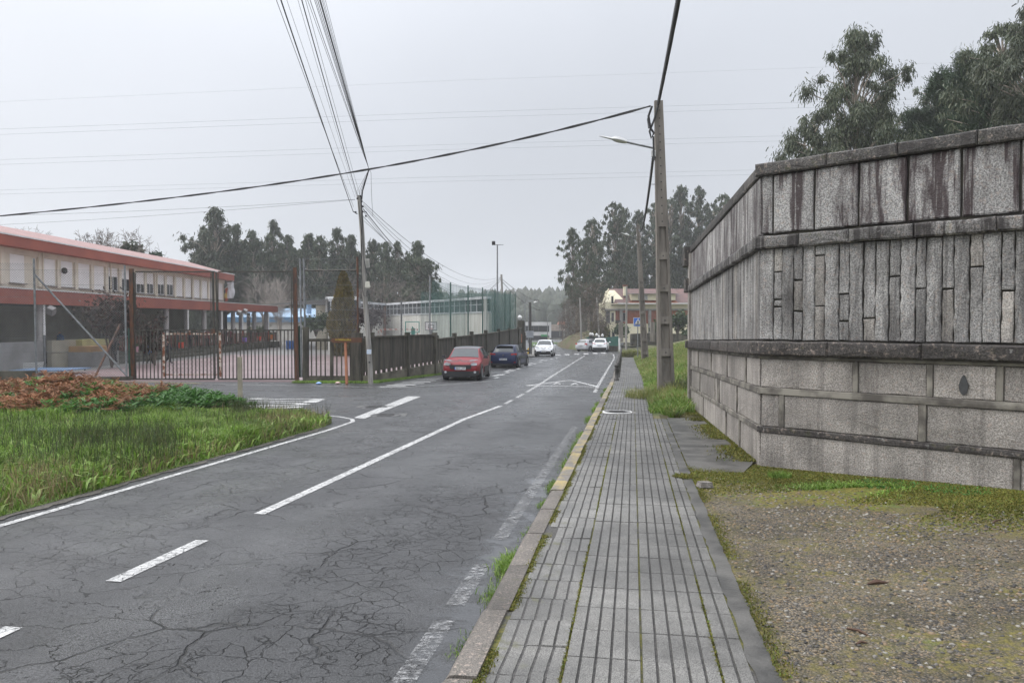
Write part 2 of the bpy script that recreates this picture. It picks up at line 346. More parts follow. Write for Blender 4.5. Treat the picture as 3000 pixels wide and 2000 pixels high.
def gravel_mat():
    m = Mt('gravel_ground'); v = m.pos()
    a = m.n('ShaderNodeTexVoronoi', {'Vector': v, 'Scale': 62.0}); b = m.n('ShaderNodeTexVoronoi', {'Vector': v, 'Scale': 120.0})
    def stones(q):
        cr = m.n('ShaderNodeValToRGB', {0: m.sep(q.outputs['Color'])[0]}); e = cr.color_ramp.elements
        cs = [(.06, .055, .05), (.14, .125, .10), (.27, .225, .165), (.30, .22, .12), (.18, .155, .13), (.38, .34, .28)]
        e[0].color = cs[0]+(1,); e[1].color = cs[-1]+(1,)
        for i in range(1, 5): k = e.new(i/5); k.color = cs[i]+(1,)
        cr.color_ramp.interpolation = 'CONSTANT'; return cr.outputs[0]
    c = m.mix(m.mr(m.noise(v, 9, 3), .42, .58), stones(b), stones(a))
    edge = m.mr(a.outputs['Distance'], .30, .75, .95, .22); c = m.bright(c, edge)
    c = m.mix(m.mr(m.noise(v, 4.5, 6, .65), .42, .64, .02, .50), c, (.085, .075, .026)); c = m.bright(c, m.mr(m.noise(v, 1.4, 6, .65), .32, .68, .62, 1.22)); c = m.mix(m.mr(m.noise(v, 2.3, 4), .52, .7, 0, .5), c, (.125, .105, .07))
    # moss creeping out from the wall foot; wall line runs from (3.42,10.67) along (.71,-.704)
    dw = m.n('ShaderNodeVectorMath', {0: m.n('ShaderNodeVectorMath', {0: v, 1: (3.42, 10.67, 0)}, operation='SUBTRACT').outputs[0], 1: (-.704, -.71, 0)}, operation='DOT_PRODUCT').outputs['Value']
    t = m.n('ShaderNodeVectorMath', {0: v, 1: (CA, -SA, 0)}, operation='DOT_PRODUCT').outputs['Value']
    nz = m.noise(v, 1.6, 5, .6); nf = m.noise(v, 11, 5, .65)
    g1 = m.mr(m.m('ADD', dw, m.m('MULTIPLY', m.m('SUBTRACT', nz, .5), 3.4)), 2.7, 1.5)
    g2 = m.mr(m.m('ADD', t, m.m('MULTIPLY', m.m('SUBTRACT', nf, .5), .9)), 1.0, .72)
    g3 = m.m('MULTIPLY', m.mr(m.noise(v, 1.1, 5), .48, .62), .75)
    gm = m.m('MAXIMUM', m.m('MAXIMUM', g1, m.m('MULTIPLY', g2, .9)), g3)
    gm = m.m('MULTIPLY', gm, m.mr(m.m('ADD', nf, m.m('MULTIPLY', g1, .35)), .42, .60))
    mc = m.mix(m.mr(m.noise(v, 30, 4, .7), .35, .65), (.065, .060, .010), (.19, .16, .028))
    mc = m.mix(m.mr(m.m('ADD', m.noise(v, 2.8, 6, .7), m.m('MULTIPLY', g1, .08)), .55, .70, 0, .5), mc, (.075, .155, .014))
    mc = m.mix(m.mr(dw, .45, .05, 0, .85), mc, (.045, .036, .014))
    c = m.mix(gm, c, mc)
    h = m.m('ADD', m.mr(a.outputs['Distance'], 0, .7, 1, 0), m.m('MULTIPLY', nf, 1.2))
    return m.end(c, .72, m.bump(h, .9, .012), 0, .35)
ASPH = asphalt_mat(); PAINT = paint_mat('road_paint', .44); WORN = paint_mat('worn_road_paint', .50, (.62, .62, .61)); FADED = paint_mat('faded_road_paint', .56, (.36, .36, .36)); YPAINT = paint_mat('yellow_line_paint', .47, (.62, .48, .12))
TILE = tile_mat(); BED = bed_mat(); GRAVEL = gravel_mat()
SOIL = surf('grassy_soil', (.035, .045, .014), (.07, .06, .03), 1.5, .9, .5, 20, world=True, rnd=0)
KERB = granite('kerb_concrete', (.06, .055, .048), (.18, .16, .14), 110, .25, False, .25, .65, .006)
def ykerb():
    m = Mt('yellow_kerb_paint'); v = m.pos()
    b = m.mix(m.mr(m.noise(v, 100, 3, .7), .35, .65), (.075, .068, .06), (.20, .18, .155))
    f = m.m('MULTIPLY', m.mr(m.noise(v, 3.5, 6, .65), .44, .60), m.mr(m.noise(v, 45, 3), .36, .50))
    c = m.mix(f, b, m.bright(m.mix(0, (.32, .245, .095), (.32, .245, .095)), m.mr(m.noise(v, 3, 4), .3, .7, .75, 1.1)))
    c = m.mix(m.mr(m.noise(v, 9, 5), .60, .70, 0, .8), c, (.06, .065, .015))
    return m.end(c, .6, m.bump(m.noise(v, 80, 3), .5, .006))
YKERB = ykerb()
CONC_D = surf('wet_dark_concrete', (.040, .039, .036), (.10, .096, .088), 2.6, .38, .5, 45, world=True, rnd=0, det=7)
CONC = surf('grey_concrete', (.22, .21, .19), (.13, .125, .115), 1.5, .75, .4, 40, world=True, rnd=.08, det=7)

# ------------------------------------------------------------------ ground, road, pavement
def rise(x, y):                                  # right-hand verge climbs away from the pavement
    s, t = to_st(x, y)
    return .21*max(0, min(t, 14)-.75)*sm(20, 27, s) if t > .75 else 0.0
def ground_z(x, y):
    s, t = to_st(x, y); z = g(x, y) - .30 + rise(x, y)
    return z
def axis(a, b, fine_a, fine_b, f, c):
    q = list(np.arange(fine_a, fine_b, f)); l = list(-np.geomspace(-fine_a+c, -a, 14))[::-1] if a < 0 else []
    r = list(np.geomspace(fine_b, b, 14)); return [float(z) for z in (l+q+r)]
mb = MB(); xs = axis(-960, 960, -40, 40, 2, 3); ys = [-30, -15] + list(np.arange(-6, 150, 2.)) + list(np.geomspace(150, 960, 14))
mb.v = [(x, y, ground_z(x, y)) for y in ys for x in xs]; nx = len(xs)
mb.f = [(j*nx+i, j*nx+i+1, (j+1)*nx+i+1, (j+1)*nx+i) for j in range(len(ys)-1) for i in range(nx-1)]; mb.m = [0]*len(mb.f)
setp(mb.build('ground', SOIL, smooth=True, fixn=False), kind='structure')
def ct(s): return 0.0 if s < 36 else -.0108*(s-36)      # the street bends gently left further on
def st_sheet(name, mat, t0, t1, s0, s1, ds, zf, nt=1, kind='structure', parent=None, jit=0):
    mb = MB(); ss = list(np.arange(s0, s1, ds))+[s1]; T = lambda q, s: q(s) if callable(q) else q
    for s in ss:
        for k in range(nt+1):
            t = T(t0, s)+(T(t1, s)-T(t0, s))*k/nt
            if jit and k in (0, nt): t += random.uniform(-jit, jit)
            x, y = ST(s, t); mb.v.append((x, y, zf(x, y)))
    n = nt+1
    mb.f = [(j*n+i, (j*n+i+1), (j+1)*n+i+1, (j+1)*n+i) for j in range(len(ss)-1) for i in range(nt)]; mb.m = [0]*len(mb.f)
    return setp(mb.build(name, mat, parent, smooth=True, fixn=False), kind=kind)
far_r = lambda s: -.85+ct(min(s, 120))
st_sheet('road', ASPH, -70., far_r, -6, 190, 1.0, gr, 40)
st_sheet('pavement', BED, lambda s: -.78+ct(s), lambda s: (.64 if s < 17.4 else .40)+ct(s), -4, 88, .8, lambda x, y: g(x, y)-.013, 4)
sidewalk = thing('sidewalk', None, None); setp(sidewalk, kind='structure')
# tiles: five bars each, one mesh per width shared by all tiles
def bar_tile(n, L=.397, w=.0715, pit=.08):
    mb = MB()
    for k in range(n):
        x0 = -n*pit/2 + k*pit + (pit-w)/2; x1 = x0+w; b = .0035; y0, y1 = -L/2, L/2
        vs = [(x0, y0, -.02), (x1, y0, -.02), (x1, y1, -.02), (x0, y1, -.02), (x0+b, y0+b, 0), (x1-b, y0+b, 0), (x1-b, y1-b, 0), (x0+b, y1-b, 0)]
        mb.add(vs, [(4, 5, 6, 7), (0, 1, 5, 4), (1, 2, 6, 5), (2, 3, 7, 6), (3, 0, 4, 7)])
    return mb
TM = {n: bar_tile(n).mesh('paving_tile', TILE, fixn=False) for n in (5, 2)}
def frame_at(s, t, dz=0, rot=0, tilt=0):
    x, y = ST(s, t+ct(s)); sl = math.atan(-.0231+.00016*s if s < 110 else -.0055)
    return Matrix.Translation((x, y, g(x, y)+dz)) @ Matrix.Rotation(-A+rot, 4, 'Z') @ Matrix.Rotation(sl, 4, 'X') @ Matrix.Rotation(tilt, 4, 'Y')
rest = MB(); cnt = 0; s = 1.55
MAN_S = 18.75
while s < 87.5:
    for ci, (t, n) in enumerate(((-.55, 5), (-.15, 5), (.25, 5), (.53, 2))):
        if ci == 3 and s > 17.4: continue
        if abs(s-MAN_S) < .3 and ci in (0, 1): continue
        st_off = .13 if ci == 0 else 0
        M4 = frame_at(s+st_off, t, random.gauss(0, .0012) - (.006 if ci == 0 else 0), random.gauss(.008, .012) if ci == 0 else random.gauss(0, .003), random.gauss(-.015, .014) if ci == 0 else random.gauss(0, .004))
        if cnt < 300:
            o = link('paving_tile', TM[n], sidewalk); o.matrix_local = M4; cnt += 1
        else:
            me = bar_tile(n); rest.add([M4 @ Vector(v) for v in me.v], me.f)
    s += .4
setp(rest.build('paving_tile_run', TILE, sidewalk, fixn=False), kind='stuff')
kerb = thing('kerb', None, None); setp(kerb, kind='structure')
s = .8
while s < 87:
    L = .98 if s < 34 else 1.98; mb = MB(); x0, x1, z0, z1 = -.085, .075, -.25, .0
    h = random.uniform(-.006, .006)
    pr = [(x0-.012, z0), (x0, z1-.03+h), (x0+.02, z1-.006+h), (x0+.05, z1+h), (x1, z1+h), (x1, z0)]
    vs = [(px_, yy, z) for yy in (-L/2, L/2) for px_, z in pr]
    mb.add(vs, [(0, 1, 2, 3, 4, 5), (11, 10, 9, 8, 7, 6)]+[(i, 6+i, 6+(i+1) % 6, (i+1) % 6) for i in range(6)])
    o = mb.build('kerbstone', YKERB if 8.0 < s < 19.5 or s > 22 and s < 31 else KERB, kerb, world=False)
    o.matrix_local = frame_at(s+L/2, -.845+random.uniform(-.008, .008), .004, random.gauss(0, .006)); s += L+.02
# irregular concrete haunch on the far side of the paving
st_sheet('path_edging', CONC_D, .615, .735, -2, 17.4, .13, lambda x, y: g(x, y)-.006, 1, jit=.012)
st_sheet('gravel_yard', GRAVEL, .60, 14., -4, 18.4, .5, lambda x, y: g(x, y)-.016+.10*sm(1.2, 4, to_st(x, y)[1])*sm(13, 8, to_st(x, y)[0]), 24)
mb = MB(); NS = 14
for i in range(NS+1):
    s_ = 9.9+(17.5-9.9)*i/NS; t1 = 1.72-.18*(i/NS)+random.uniform(-.05, .05)
    for k in range(4):
        t_ = .74*(1-k/3)+((1.2, 1.42, 1.6)[i] if i < 3 else t1)*k/3
        x, y = ST(s_+(.20*k+.15*random.random() if i == 0 else 0), t_); mb.v.append((x, y, g(x, y)+(-.05, -.014, .004)[min(i, 2)]+.010*k/3))
mb.f = [(j*4+i, j*4+i+1, (j+1)*4+i+1, (j+1)*4+i) for j in range(NS) for i in range(3)]; mb.m = [0]*len(mb.f)
setp(mb.build('concrete_apron', CONC_D, smooth=True, fixn=False), kind='structure')
st_sheet('road_shoulder', surf('gravelly_shoulder', (.045, .042, .036), (.10, .09, .075), 30, .85, .7, 60, world=True, rnd=0), -6.75, -6.27, -3, 15.4, .14, lambda x, y: gr(x, y)+.009, 1, jit=.06)
# grassy verge on the right beyond the wall
VERGE = surf('verge_soil', (.05, .07, .016), (.12, .10, .045), 1.2, .9, .6, 25, world=True, rnd=0)
def verge_z(x, y):
    s, t = to_st(x, y); return g(x, y)-.03+rise(x, y)+.12*sm(.5, 1.2, t)*sm(17.5, 20.5, s)
st_sheet('grass_verge', VERGE, lambda s: .40+ct(s), 26., 17.5, 88, 1.0, verge_z, 26)
st_sheet('far_verge', VERGE, 1.5, 40., 88, 190, 3.0, verge_z, 12)
# ------------------------------------------------------------------ painted markings (draped sheets)
def strip(mb, pts, w, off=.006, step=.6, w2=None):
    P2 = [Vector((p[0], p[1])) for p in pts]; out = []
    for a, b in zip(P2, P2[1:]):
        n = max(1, int((b-a).length/step)); out += [a+(b-a)*i/n for i in range(n)]
    out.append(P2[-1]); b0 = len(mb.v); n = len(out)
    for i, p in enumerate(out):
        d = (out[min(i+1, n-1)]-out[max(i-1, 0)]).normalized(); q = Vector((-d.y, d.x))*(w if w2 is None else w+(w2-w)*i/(n-1))/2
        for k in (p+q, p-q): mb.v.append((k.x, k.y, gr(k.x, k.y)+off))
    for i in range(n-1): mb.f.append((b0+2*i, b0+2*i+1, b0+2*i+3, b0+2*i+2)); mb.m.append(0)
def marking(name, mat, fill):
    mb = MB(); fill(mb); o = mb.build(name, mat, fixn=False)
    for p in o.data.polygons:
        if p.normal.z < 0: p.flip()
    return setp(o, kind='structure')
def poly(mb, pts, off=.006):
    mb.add([(p[0], p[1], gr(p[0], p[1])+off) for p in pts], [tuple(range(len(pts)))])
Rq = lambda *l: [R(*p) for p in l]
marking('left_edge_line', PAINT, lambda mb: strip(mb, [ST(s, -6.08) for s in np.arange(-3, 15.5, 1)]+Rq((1020, 1240), (1034, 1235), (1032, 1228), (995, 1221), (918, 1214), (860, 1207)), .095))
marking('centre_line', PAINT, lambda mb: [strip(mb, [ST(a, -3.85), ST(b, -3.85)], .125) for a, b in ((.9, 2.1), (3.1, 4.35), (5.3, 6.53))]+[strip(mb, [ST(s, -3.85) for s in np.arange(7.62, 18, 1)]+Rq((1467, 1189)), .125)])
marking('far_centre_line', WORN, lambda mb: [strip(mb, Rq(a, b), .12) for a, b in (((1480, 1183), (1500, 1172)), ((1514, 1165), (1533, 1154)), ((1543, 1149), (1556, 1141)))]+[strip(mb, Rq((1557, 1141), (1590, 1120), (1620, 1100), (1660, 1075), (1690, 1056), (1713, 1042)), .14)])
marking('right_edge_line', FADED, lambda mb: [strip(mb, [ST(a, -1.2), ST(b, -1.2)], .13) for a, b in ((2.4, 4.9), (5.2, 6.2), (7.0, 16.5))])
marking('far_right_edge_line', WORN, lambda mb: strip(mb, Rq((1742, 1150), (1752, 1130), (1770, 1100), (1786, 1072), (1797, 1055), (1800, 1046), (1797, 1038), (1787, 1034)), .13))
def triangle(mb):
    a, b, c, d = R(1544, 1130), R(1661, 1115), R(1677, 1115), R(1752, 1133)
    strip(mb, [a, (a+(d-a)*.5), d], .20, .009); strip(mb, [a, b], .17, .0095); strip(mb, [c, d], .17, .0095); strip(mb, [b, c], .3, .010)
    for cx, cy in ((1632, 1122), (1683, 1124)):      # two running children
        for q in (((-9, 1), (-2, -1.2), (6, -2), (8, -1.5), (0, 1)), ((-12, 3), (-4, .5), (-1, 1.2), (-8, 4)), ((0, 0), (9, 1.6), (12, 3.8), (8, 3.4), (3, 2))):
            poly(mb, Rq(*[(cx+x, cy+y*1.1) for x, y in q]), .011)
marking('yield_triangle', PAINT, triangle)
marking('stop_line', PAINT, lambda mb: poly(mb, Rq((1037, 1224), (1067, 1227), (1233, 1162), (1195, 1161)), .008))
tm = text_mesh('STOP', 1.0, PAINT, 'stop_lettering', .001, bold=.012)
bx = [v.co.x for v in tm.vertices]; by = [v.co.y for v in tm.vertices]; w_, h_ = max(bx)-min(bx), max(by)-min(by)
for v in tm.vertices:
    x, y = (v.co.x-min(bx))/w_, (v.co.y-min(by))/h_
    X, Y = -8.15+2.5*y, 24.3-3.4*x-.25*y
    v.co = (X, Y, gr(X, Y)+.008+v.co.z)
setp(link('stop_lettering', tm), kind='structure')
marking('gate_edge_line', WORN, lambda mb: (strip(mb, Rq((600, 1124), (876, 1130), (912, 1129), (1100, 1135), (1160, 1136), (1290, 1128)), .10), strip(mb, Rq((1290, 1128), (1436, 1116)), .12)))
marking('yellow_gate_line', YPAINT, lambda mb: strip(mb, Rq((330, 1117), (480, 1120), (590, 1123.5)), .12))
marking('hatching', PAINT, lambda mb: [strip(mb, Rq((1112+22*i, 1133-4.4*i), (1190+30*i-2*i*i, 1131.5-4.2*i)), .42-.03*i) for i in range(7)])
def bays(mb):
    for i in range(12):
        k = i/12; strip(mb, Rq((1450+195*k, 1108-64*k**.8), (1450+195*k+11*(1-k*.6), 1108-64*k**.8-3.6*(1-k*.6))), .20)
    for i in range(5):
        k = i/5; strip(mb, Rq((1446+170*k, 1102-55*k**.85), (1446+170*k+20*(1-k*.6), 1102-55*k**.85-5.6*(1-k*.6))), .22)
    strip(mb, Rq((1435, 1092), (1490, 1089)), .12); strip(mb, Rq((1640, 1054), (1690, 1053)), .12); strip(mb, Rq((1772, 1057), (1795, 1057)), .3)
marking('parking_bay_marks', PAINT, bays)
def cross(mb):
    for px_, py_ in ((1608, 1042), (1635, 1040.3), (1662, 1038.8), (1690, 1037.4), (1717, 1036.2), (1744, 1035), (1768, 1033.6)):
        a, b = R(px_, py_+1.4), R(px_, py_-1.4); strip(mb, [a, (a.x+(b.x-a.x)*.9, b.y)], .52, .008)
    for i in range(3): strip(mb, Rq((1546, 1040+3*i), (1560, 1039.5+3*i)), .5, .008)
marking('zebra_crossing', PAINT, cross)
# manholes and gutter grate
IRON = surf('wet_cast_iron', (.05, .05, .052), (.09, .088, .085), 6, .42, .6, 40, metal=.3, rnd=.05)
WHITE = plain('white_paint', (.66, .66, .65), .5)
def manhole(name, label, p, r, ring, off, frame=None):
    t = thing(name, label, 'manhole', p)
    mb = MB(); mb.lathe([(r*.92, -.01), (r*.92, off+.004), (r*.5, off+.005), (r*.2, off+.005)], n=28)
    for k in range(6):
        mb.box((0, (k-2.5)*r*.25, off+.007), (r*1.2*math.sqrt(max(.1, 1-((k-2.5)*.25)**2)), r*.07, .006))
    mb.build('lid', IRON, t, world=False)
    mb = MB(); n = 32
    vs = [(q*math.cos(2*pi*k/n), q*math.sin(2*pi*k/n), z) for q, z in ((r*.93, off-.004), (r*.93, off+.009), (r*1.02, off+.009), (r*1.05, off-.006)) for k in range(n)]
    mb.add(vs, [(i*n+k, i*n+(k+1) % n, (i+1)*n+(k+1) % n, (i+1)*n+k) for i in range(3) for k in range(n)]); mb.build('ring', ring, t, world=False)
    if frame: mb = MB(); mb.box((0, 0, off-.0195), (r*2.7, r*2.7, .03)); mb.build('surround', frame, t, world=False)
    return t
x, y = ST(MAN_S, -.36); manhole('pavement_manhole', 'round manhole with a pale rim in the tiled pavement', (x, y, g(x, y)-.008), .34, WHITE, .01)
mb = MB(); mb.box((0, 0, 0), (.85, .62, .03)); o = mb.build('patch', CONC, sidewalk, world=False); o.matrix_local = frame_at(MAN_S, -.35, -.022)
p = R(1095, 1193); manhole('road_manhole', 'dark manhole in the side road, just past the thick stop line', p, .36, IRON, .006, CONC_D)
p = R(1130, 1217); manhole('road_manhole', 'dark manhole cut by the near side of the thick stop line', p, .36, IRON, .006, CONC_D)
p = R(1748, 1139); t = thing('drain_grate', 'iron drain grate in the gutter below the white triangle', 'drain', p)
mb = MB(); mb.box((0, 0, -.005), (.75, .5, .03)); mb.build('frame', CONC_D, t, world=False)
mb = MB(); [mb.box((-.27+.09*k, 0, .014), (.035, .36, .012)) for k in range(7)]; mb.build('grille', IRON, t, world=False)
# ------------------------------------------------------------------ granite wall on the right
GR_STRIP = granite('granite_strip', (.15, .147, .145), (.46, .45, .435), 62, .55, True, .0)
GR_WARM = granite('granite_strip_warm', (.18, .17, .158), (.46, .43, .395), 62, .5, True, .0)
GR_PANEL = granite('granite_panel', (.15, .146, .145), (.50, .49, .475), 58, 1.35, True, .0, dark=(.030, .016, .018))
GR_BLOCK = granite('granite_block', (.17, .155, .14), (.43, .40, .37), 75, .38, True, .0, dark=(.05, .044, .042))
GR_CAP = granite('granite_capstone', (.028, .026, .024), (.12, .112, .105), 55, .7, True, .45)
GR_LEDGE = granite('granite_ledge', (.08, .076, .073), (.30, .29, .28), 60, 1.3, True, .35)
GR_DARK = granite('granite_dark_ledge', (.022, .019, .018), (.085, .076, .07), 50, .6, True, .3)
MORTAR = surf('raised_mortar', (.22, .205, .175), (.07, .062, .054), 3.4, .7, .5, 60, world=True, rnd=.12, det=7)
CORE = surf('wall_core', (.03, .027, .024), (.06, .055, .04), 4, .9, .6, 30, world=True, rnd=0)
CX, CY = 3.42, 10.67
class Face:                                      # k along the face, z up, n outward
    def __init__(s, e, n, drop=0.0): s.e = Vector(e+(0,)); s.n = Vector(n+(0,)); s.drop = drop
    def p(s, k, z, o=0.0): return Vector((CX, CY, z - s.drop*k)) + s.e*k + s.n*o
FR = Face((.7096, -.7046), (-.7046, -.7096)); FL = Face((.1266, .99195), (-.99195, .1266), .0205)
LEN_L = 9.33
def kR(px):                                      # photo column -> distance along the right face
    u = (px-1500)/F; return (u*CY-CX)/(FR.e.x-u*FR.e.y)
wall = thing('granite_wall', 'tall grey granite wall of rough blocks, upright strips and big panels along the pavement', 'wall', (CX, CY, -.3))
def slab(face, k0, k1, z0, z1, o0, o1, jit=.006, bev=.012, seg=1, rows=1):
    """stone with a slightly uneven outline, chamfered front"""
    mb = MB(); ring = []
    n1 = max(1, seg); n2 = max(1, rows); J = lambda: random.uniform(-jit, jit)
    for i in range(n1): ring.append((k0+(k1-k0)*i/n1+J()*.5, z0+J()))
    for i in range(n2): ring.append((k1+J(), z0+(z1-z0)*i/n2+J()*.5))
    for i in range(n1): ring.append((k1+(k0-k1)*i/n1+J()*.5, z1+J()))
    for i in range(n2): ring.append((k0+J(), z1+(z0-z1)*i/n2+J()*.5))
    cx = (k0+k1)/2; cz = (z0+z1)/2; hx, hz = (k1-k0)/2, (z1-z0)/2
    ins = [(cx+(a-cx)*(1-bev/hx), cz+(b-cz)*(1-bev/hz)) for a, b in ring]; n = len(ring)
    vs = [face.p(a, b, o0) for a, b in ring]+[face.p(a, b, o1-bev*.8) for a, b in ring]+[face.p(a, b, o1+J()*.6) for a, b in ins]
    c = face.p(cx+J(), cz+J(), o1+bev*.35)
    mb.add(vs+[c], [(i, (i+1) % n, n+(i+1) % n, n+i) for i in range(n)]+[(n+i, n+(i+1) % n, 2*n+(i+1) % n, 2*n+i) for i in range(n)]+[(2*n+i, 2*n+(i+1) % n, 3*n) for i in range(n)])
    return mb
def stone(name, mat, *a, **k): return slab(*a, **k).build(name, mat, wall)
KR_END = 4.6
# core
mb = MB()
for f, L in ((FR, KR_END), (FL, LEN_L)):
    pass
a, b, c = FR.p(KR_END, 0, 0), Vector((CX, CY, 0)), FL.p(LEN_L, 0, 0)
back = Vector((.62, -.1, 0))*.55
pl = [a, b, c, c+Vector((.45, .0, 0)), b+Vector((.42, .42, 0)), a+Vector((.35, .35, 0))]
pl = [Vector((p.x, p.y, -.75)) for p in pl]
bot = pl; dropz = [0, 0, .19, .19, 0, 0]
vs = bot + [Vector((p.x, p.y, 3.70-d)) for p, d in zip(pl, dropz)]
mb.add(vs, [(0, 1, 4, 5), (1, 2, 3, 4), (6, 11, 10, 7), (7, 10, 9, 8)]+[(i, (i+1) % 6, 6+(i+1) % 6, 6+i) for i in range(6)])
mb.build('wall_core', CORE, wall)
Z = dict(capT=3.85, capB=3.685, panB=2.895, ledT=2.865, ledB=2.70, strB=1.475, midT=1.455, midB=1.265, aT=1.215, aB=.825, m1B=.735, bB=.295, m2B=.215, gnd=-.45)
# right face: upper panels
jk = [0.0]+[kR(2000+x*.4252) for x in (622, 907, 1212, 1545, 1912, 2318)]; jk += [jk[-1]+.62, jk[-1]+1.24, KR_END]
for i, (a, b) in enumerate(zip(jk, jk[1:])):
    if b-a < .05: continue
    stone('panel', GR_PANEL, FR, a+(.0 if i == 0 else .014), b-.014, Z['panB']+.012, Z['capB']-.006, 0, .035+random.uniform(0, .012), jit=.006, bev=.016, seg=3, rows=3)
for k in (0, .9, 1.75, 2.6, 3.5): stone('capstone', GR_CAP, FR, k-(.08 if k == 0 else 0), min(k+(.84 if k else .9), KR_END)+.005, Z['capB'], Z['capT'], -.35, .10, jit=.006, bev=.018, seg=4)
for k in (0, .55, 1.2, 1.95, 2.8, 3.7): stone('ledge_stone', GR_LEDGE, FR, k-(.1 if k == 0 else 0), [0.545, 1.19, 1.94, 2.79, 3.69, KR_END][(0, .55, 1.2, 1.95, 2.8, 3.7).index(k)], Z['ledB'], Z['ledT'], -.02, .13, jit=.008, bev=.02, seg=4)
# upright strips
sx = [540, 632, 692, 770, 834, 915, 985, 1082, 1155, 1247, 1332, 1422, 1505, 1607, 1680, 1787, 1872, 1977, 2072, 2197, 2290, 2400]
sk = [kR(2000+x*.4252) for x in sx]
while sk[-1] < KR_END-.2: sk.append(sk[-1]+(.155 if len(sk) % 2 else .12))
stone('corner_stone', GR_STRIP, FR, -.02, sk[1]-.006, Z['strB'], Z['ledB']-.004, 0, .045, jit=.004, bev=.012, seg=2, rows=6)
cuts = {1: (.26, .56, .64), 3: (.36, .69), 5: (.11, .64), 7: (.52, .80), 9: (.77,), 11: (.36,), 13: (.49,), 15: (.50,), 17: (.30,), 19: (.53,), 21: (.4,)}
for i in range(1, len(sk)-1):
    a, b = sk[i]+.0045, sk[i+1]-.0045
    if i % 2: a += random.uniform(.0, .007); b -= random.uniform(.0, .007)
    cs = [0]+list(cuts.get(i, (random.uniform(.3, .7),) if i % 2 else ()))+[1]
    for c0, c1 in zip(cs, cs[1:]):
        zt = Z['ledB']-.004-(Z['ledB']-Z['strB'])*c0-(.008 if c0 else 0); zb = Z['ledB']-(Z['ledB']-Z['strB'])*c1+(.008 if c1 < 1 else 0)
        warm = i % 2 and random.random() < .4
        stone('granite_strip', GR_WARM if warm else GR_STRIP, FR, a, b, zb, zt, 0, .03+random.uniform(.0, .016)+(0 if i % 2 else .006), jit=.008, bev=.010, rows=max(2, int((zt-zb)/.085)))
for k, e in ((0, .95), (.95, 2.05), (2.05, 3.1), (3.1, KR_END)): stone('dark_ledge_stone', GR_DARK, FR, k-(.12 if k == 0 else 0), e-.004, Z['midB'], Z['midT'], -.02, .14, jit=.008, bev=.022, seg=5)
# base courses
def course(face, z0, z1, ks, mat, name, o=.03):
    for a, b in zip(ks[::2], ks[1::2]): stone(name, mat, face, a, b, z0, z1, 0, o+random.uniform(-.004, .008), jit=.007, bev=.014, seg=6, rows=3)
k_ = lambda *l: [kR(2000+x*.4252) for x in l]
course(FR, Z['aB'], Z['aT'], [0]+k_(1184, 1219, 1695, 1735, 2172, 2222)+[KR_END], GR_BLOCK, 'granite_block')
course(FR, Z['m1B']-.44+.004, Z['m1B'], [0]+k_(676, 712, 1640, 1692)+[kR(2000+2500*.4252), kR(2000+2535*.4252), KR_END], GR_BLOCK, 'granite_block')
course(FR, Z['gnd'], Z['m2B'], [0]+k_(2302, 2345)+[KR_END], GR_BLOCK, 'granite_block')
def band(face, a, b, z0, z1, o=.05): stone('mortar_band', MORTAR, face, a, b, z0, z1, 0, o, jit=.003, bev=.006, seg=6, rows=1)
band(FR, -.045, KR_END, Z['aT']+.002, Z['midB']-.003, .055); band(FR, -.048, KR_END, Z['m1B']+.001, Z['aB']-.001, .052)
mb = slab(FR, -.048, KR_END, Z['m2B']+.001, Z['bB']-.001, 0, .056, jit=.005, bev=.008, seg=8); mb.build('mortar_band', GR_DARK, wall)
for z0, z1, ks in ((Z['aB'], Z['aT'], k_(1184, 1219, 1695, 1735, 2172, 2222)), (Z['bB'], Z['m1B'], k_(676, 712, 1640, 1692)), (Z['gnd'], Z['m2B'], k_(2302, 2345))):
    for a, b in zip(ks[::2], ks[1::2]): band(FR, a, b, z0, z1, .047)
# left face, running away along the pavement
pk = list(np.linspace(.0, LEN_L, 15))
for a, b in zip(pk, pk[1:]): stone('panel', GR_PANEL, FL, a+.010, b-.010, Z['panB'], Z['capB']-.006, 0, .035+random.uniform(0, .012), jit=.005, bev=.012, rows=3)
for a, b in zip(np.linspace(0, LEN_L, 9), np.linspace(0, LEN_L, 9)[1:]):
    stone('capstone', GR_CAP, FL, a, b-.005, Z['capB'], Z['capT'], -.35, .07, jit=.006, bev=.016, seg=2)
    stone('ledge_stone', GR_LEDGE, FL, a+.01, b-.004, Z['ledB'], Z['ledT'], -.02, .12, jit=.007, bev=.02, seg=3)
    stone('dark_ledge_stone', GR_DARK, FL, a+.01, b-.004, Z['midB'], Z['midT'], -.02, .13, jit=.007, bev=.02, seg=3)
k = .02
while k < LEN_L-.1:
    w = random.uniform(.11, .17); stone('granite_strip', GR_WARM if random.random() < .15 else GR_STRIP, FL, k+.006, min(k+w-.006, LEN_L), Z['strB'], Z['ledB']-.004, 0, .03+random.uniform(0, .018), jit=.005, bev=.009, rows=5); k += w
for z0, z1, jl in ((Z['aB'], Z['aT'], (.05, 1.05, 1.15, 3.0, 3.05, 5.2, 5.28, 7.6, 7.68, 9.2)), (Z['bB'], Z['m1B'], (.05, 1.9, 1.98, 4.0, 4.3, 4.6, 4.7, 7.2, 7.3, 9.2)), (Z['gnd'], Z['m2B'], (.05, 1.6, 1.7, 3.1, 3.2, 6.5, 6.6, 9.2))):
    course(FL, z0, z1, list(jl), GR_BLOCK, 'granite_block')
    for a, b in zip(jl[1::2], jl[2::2]): band(FL, a, b, z0, z1, .046)
band(FL, .0, LEN_L, Z['aT']+.002, Z['midB']-.003, .05); band(FL, 0, LEN_L, Z['m1B']+.001, Z['aB']-.001, .05); band(FL, 0, LEN_L, Z['m2B']+.001, Z['bB']-.001, .05)
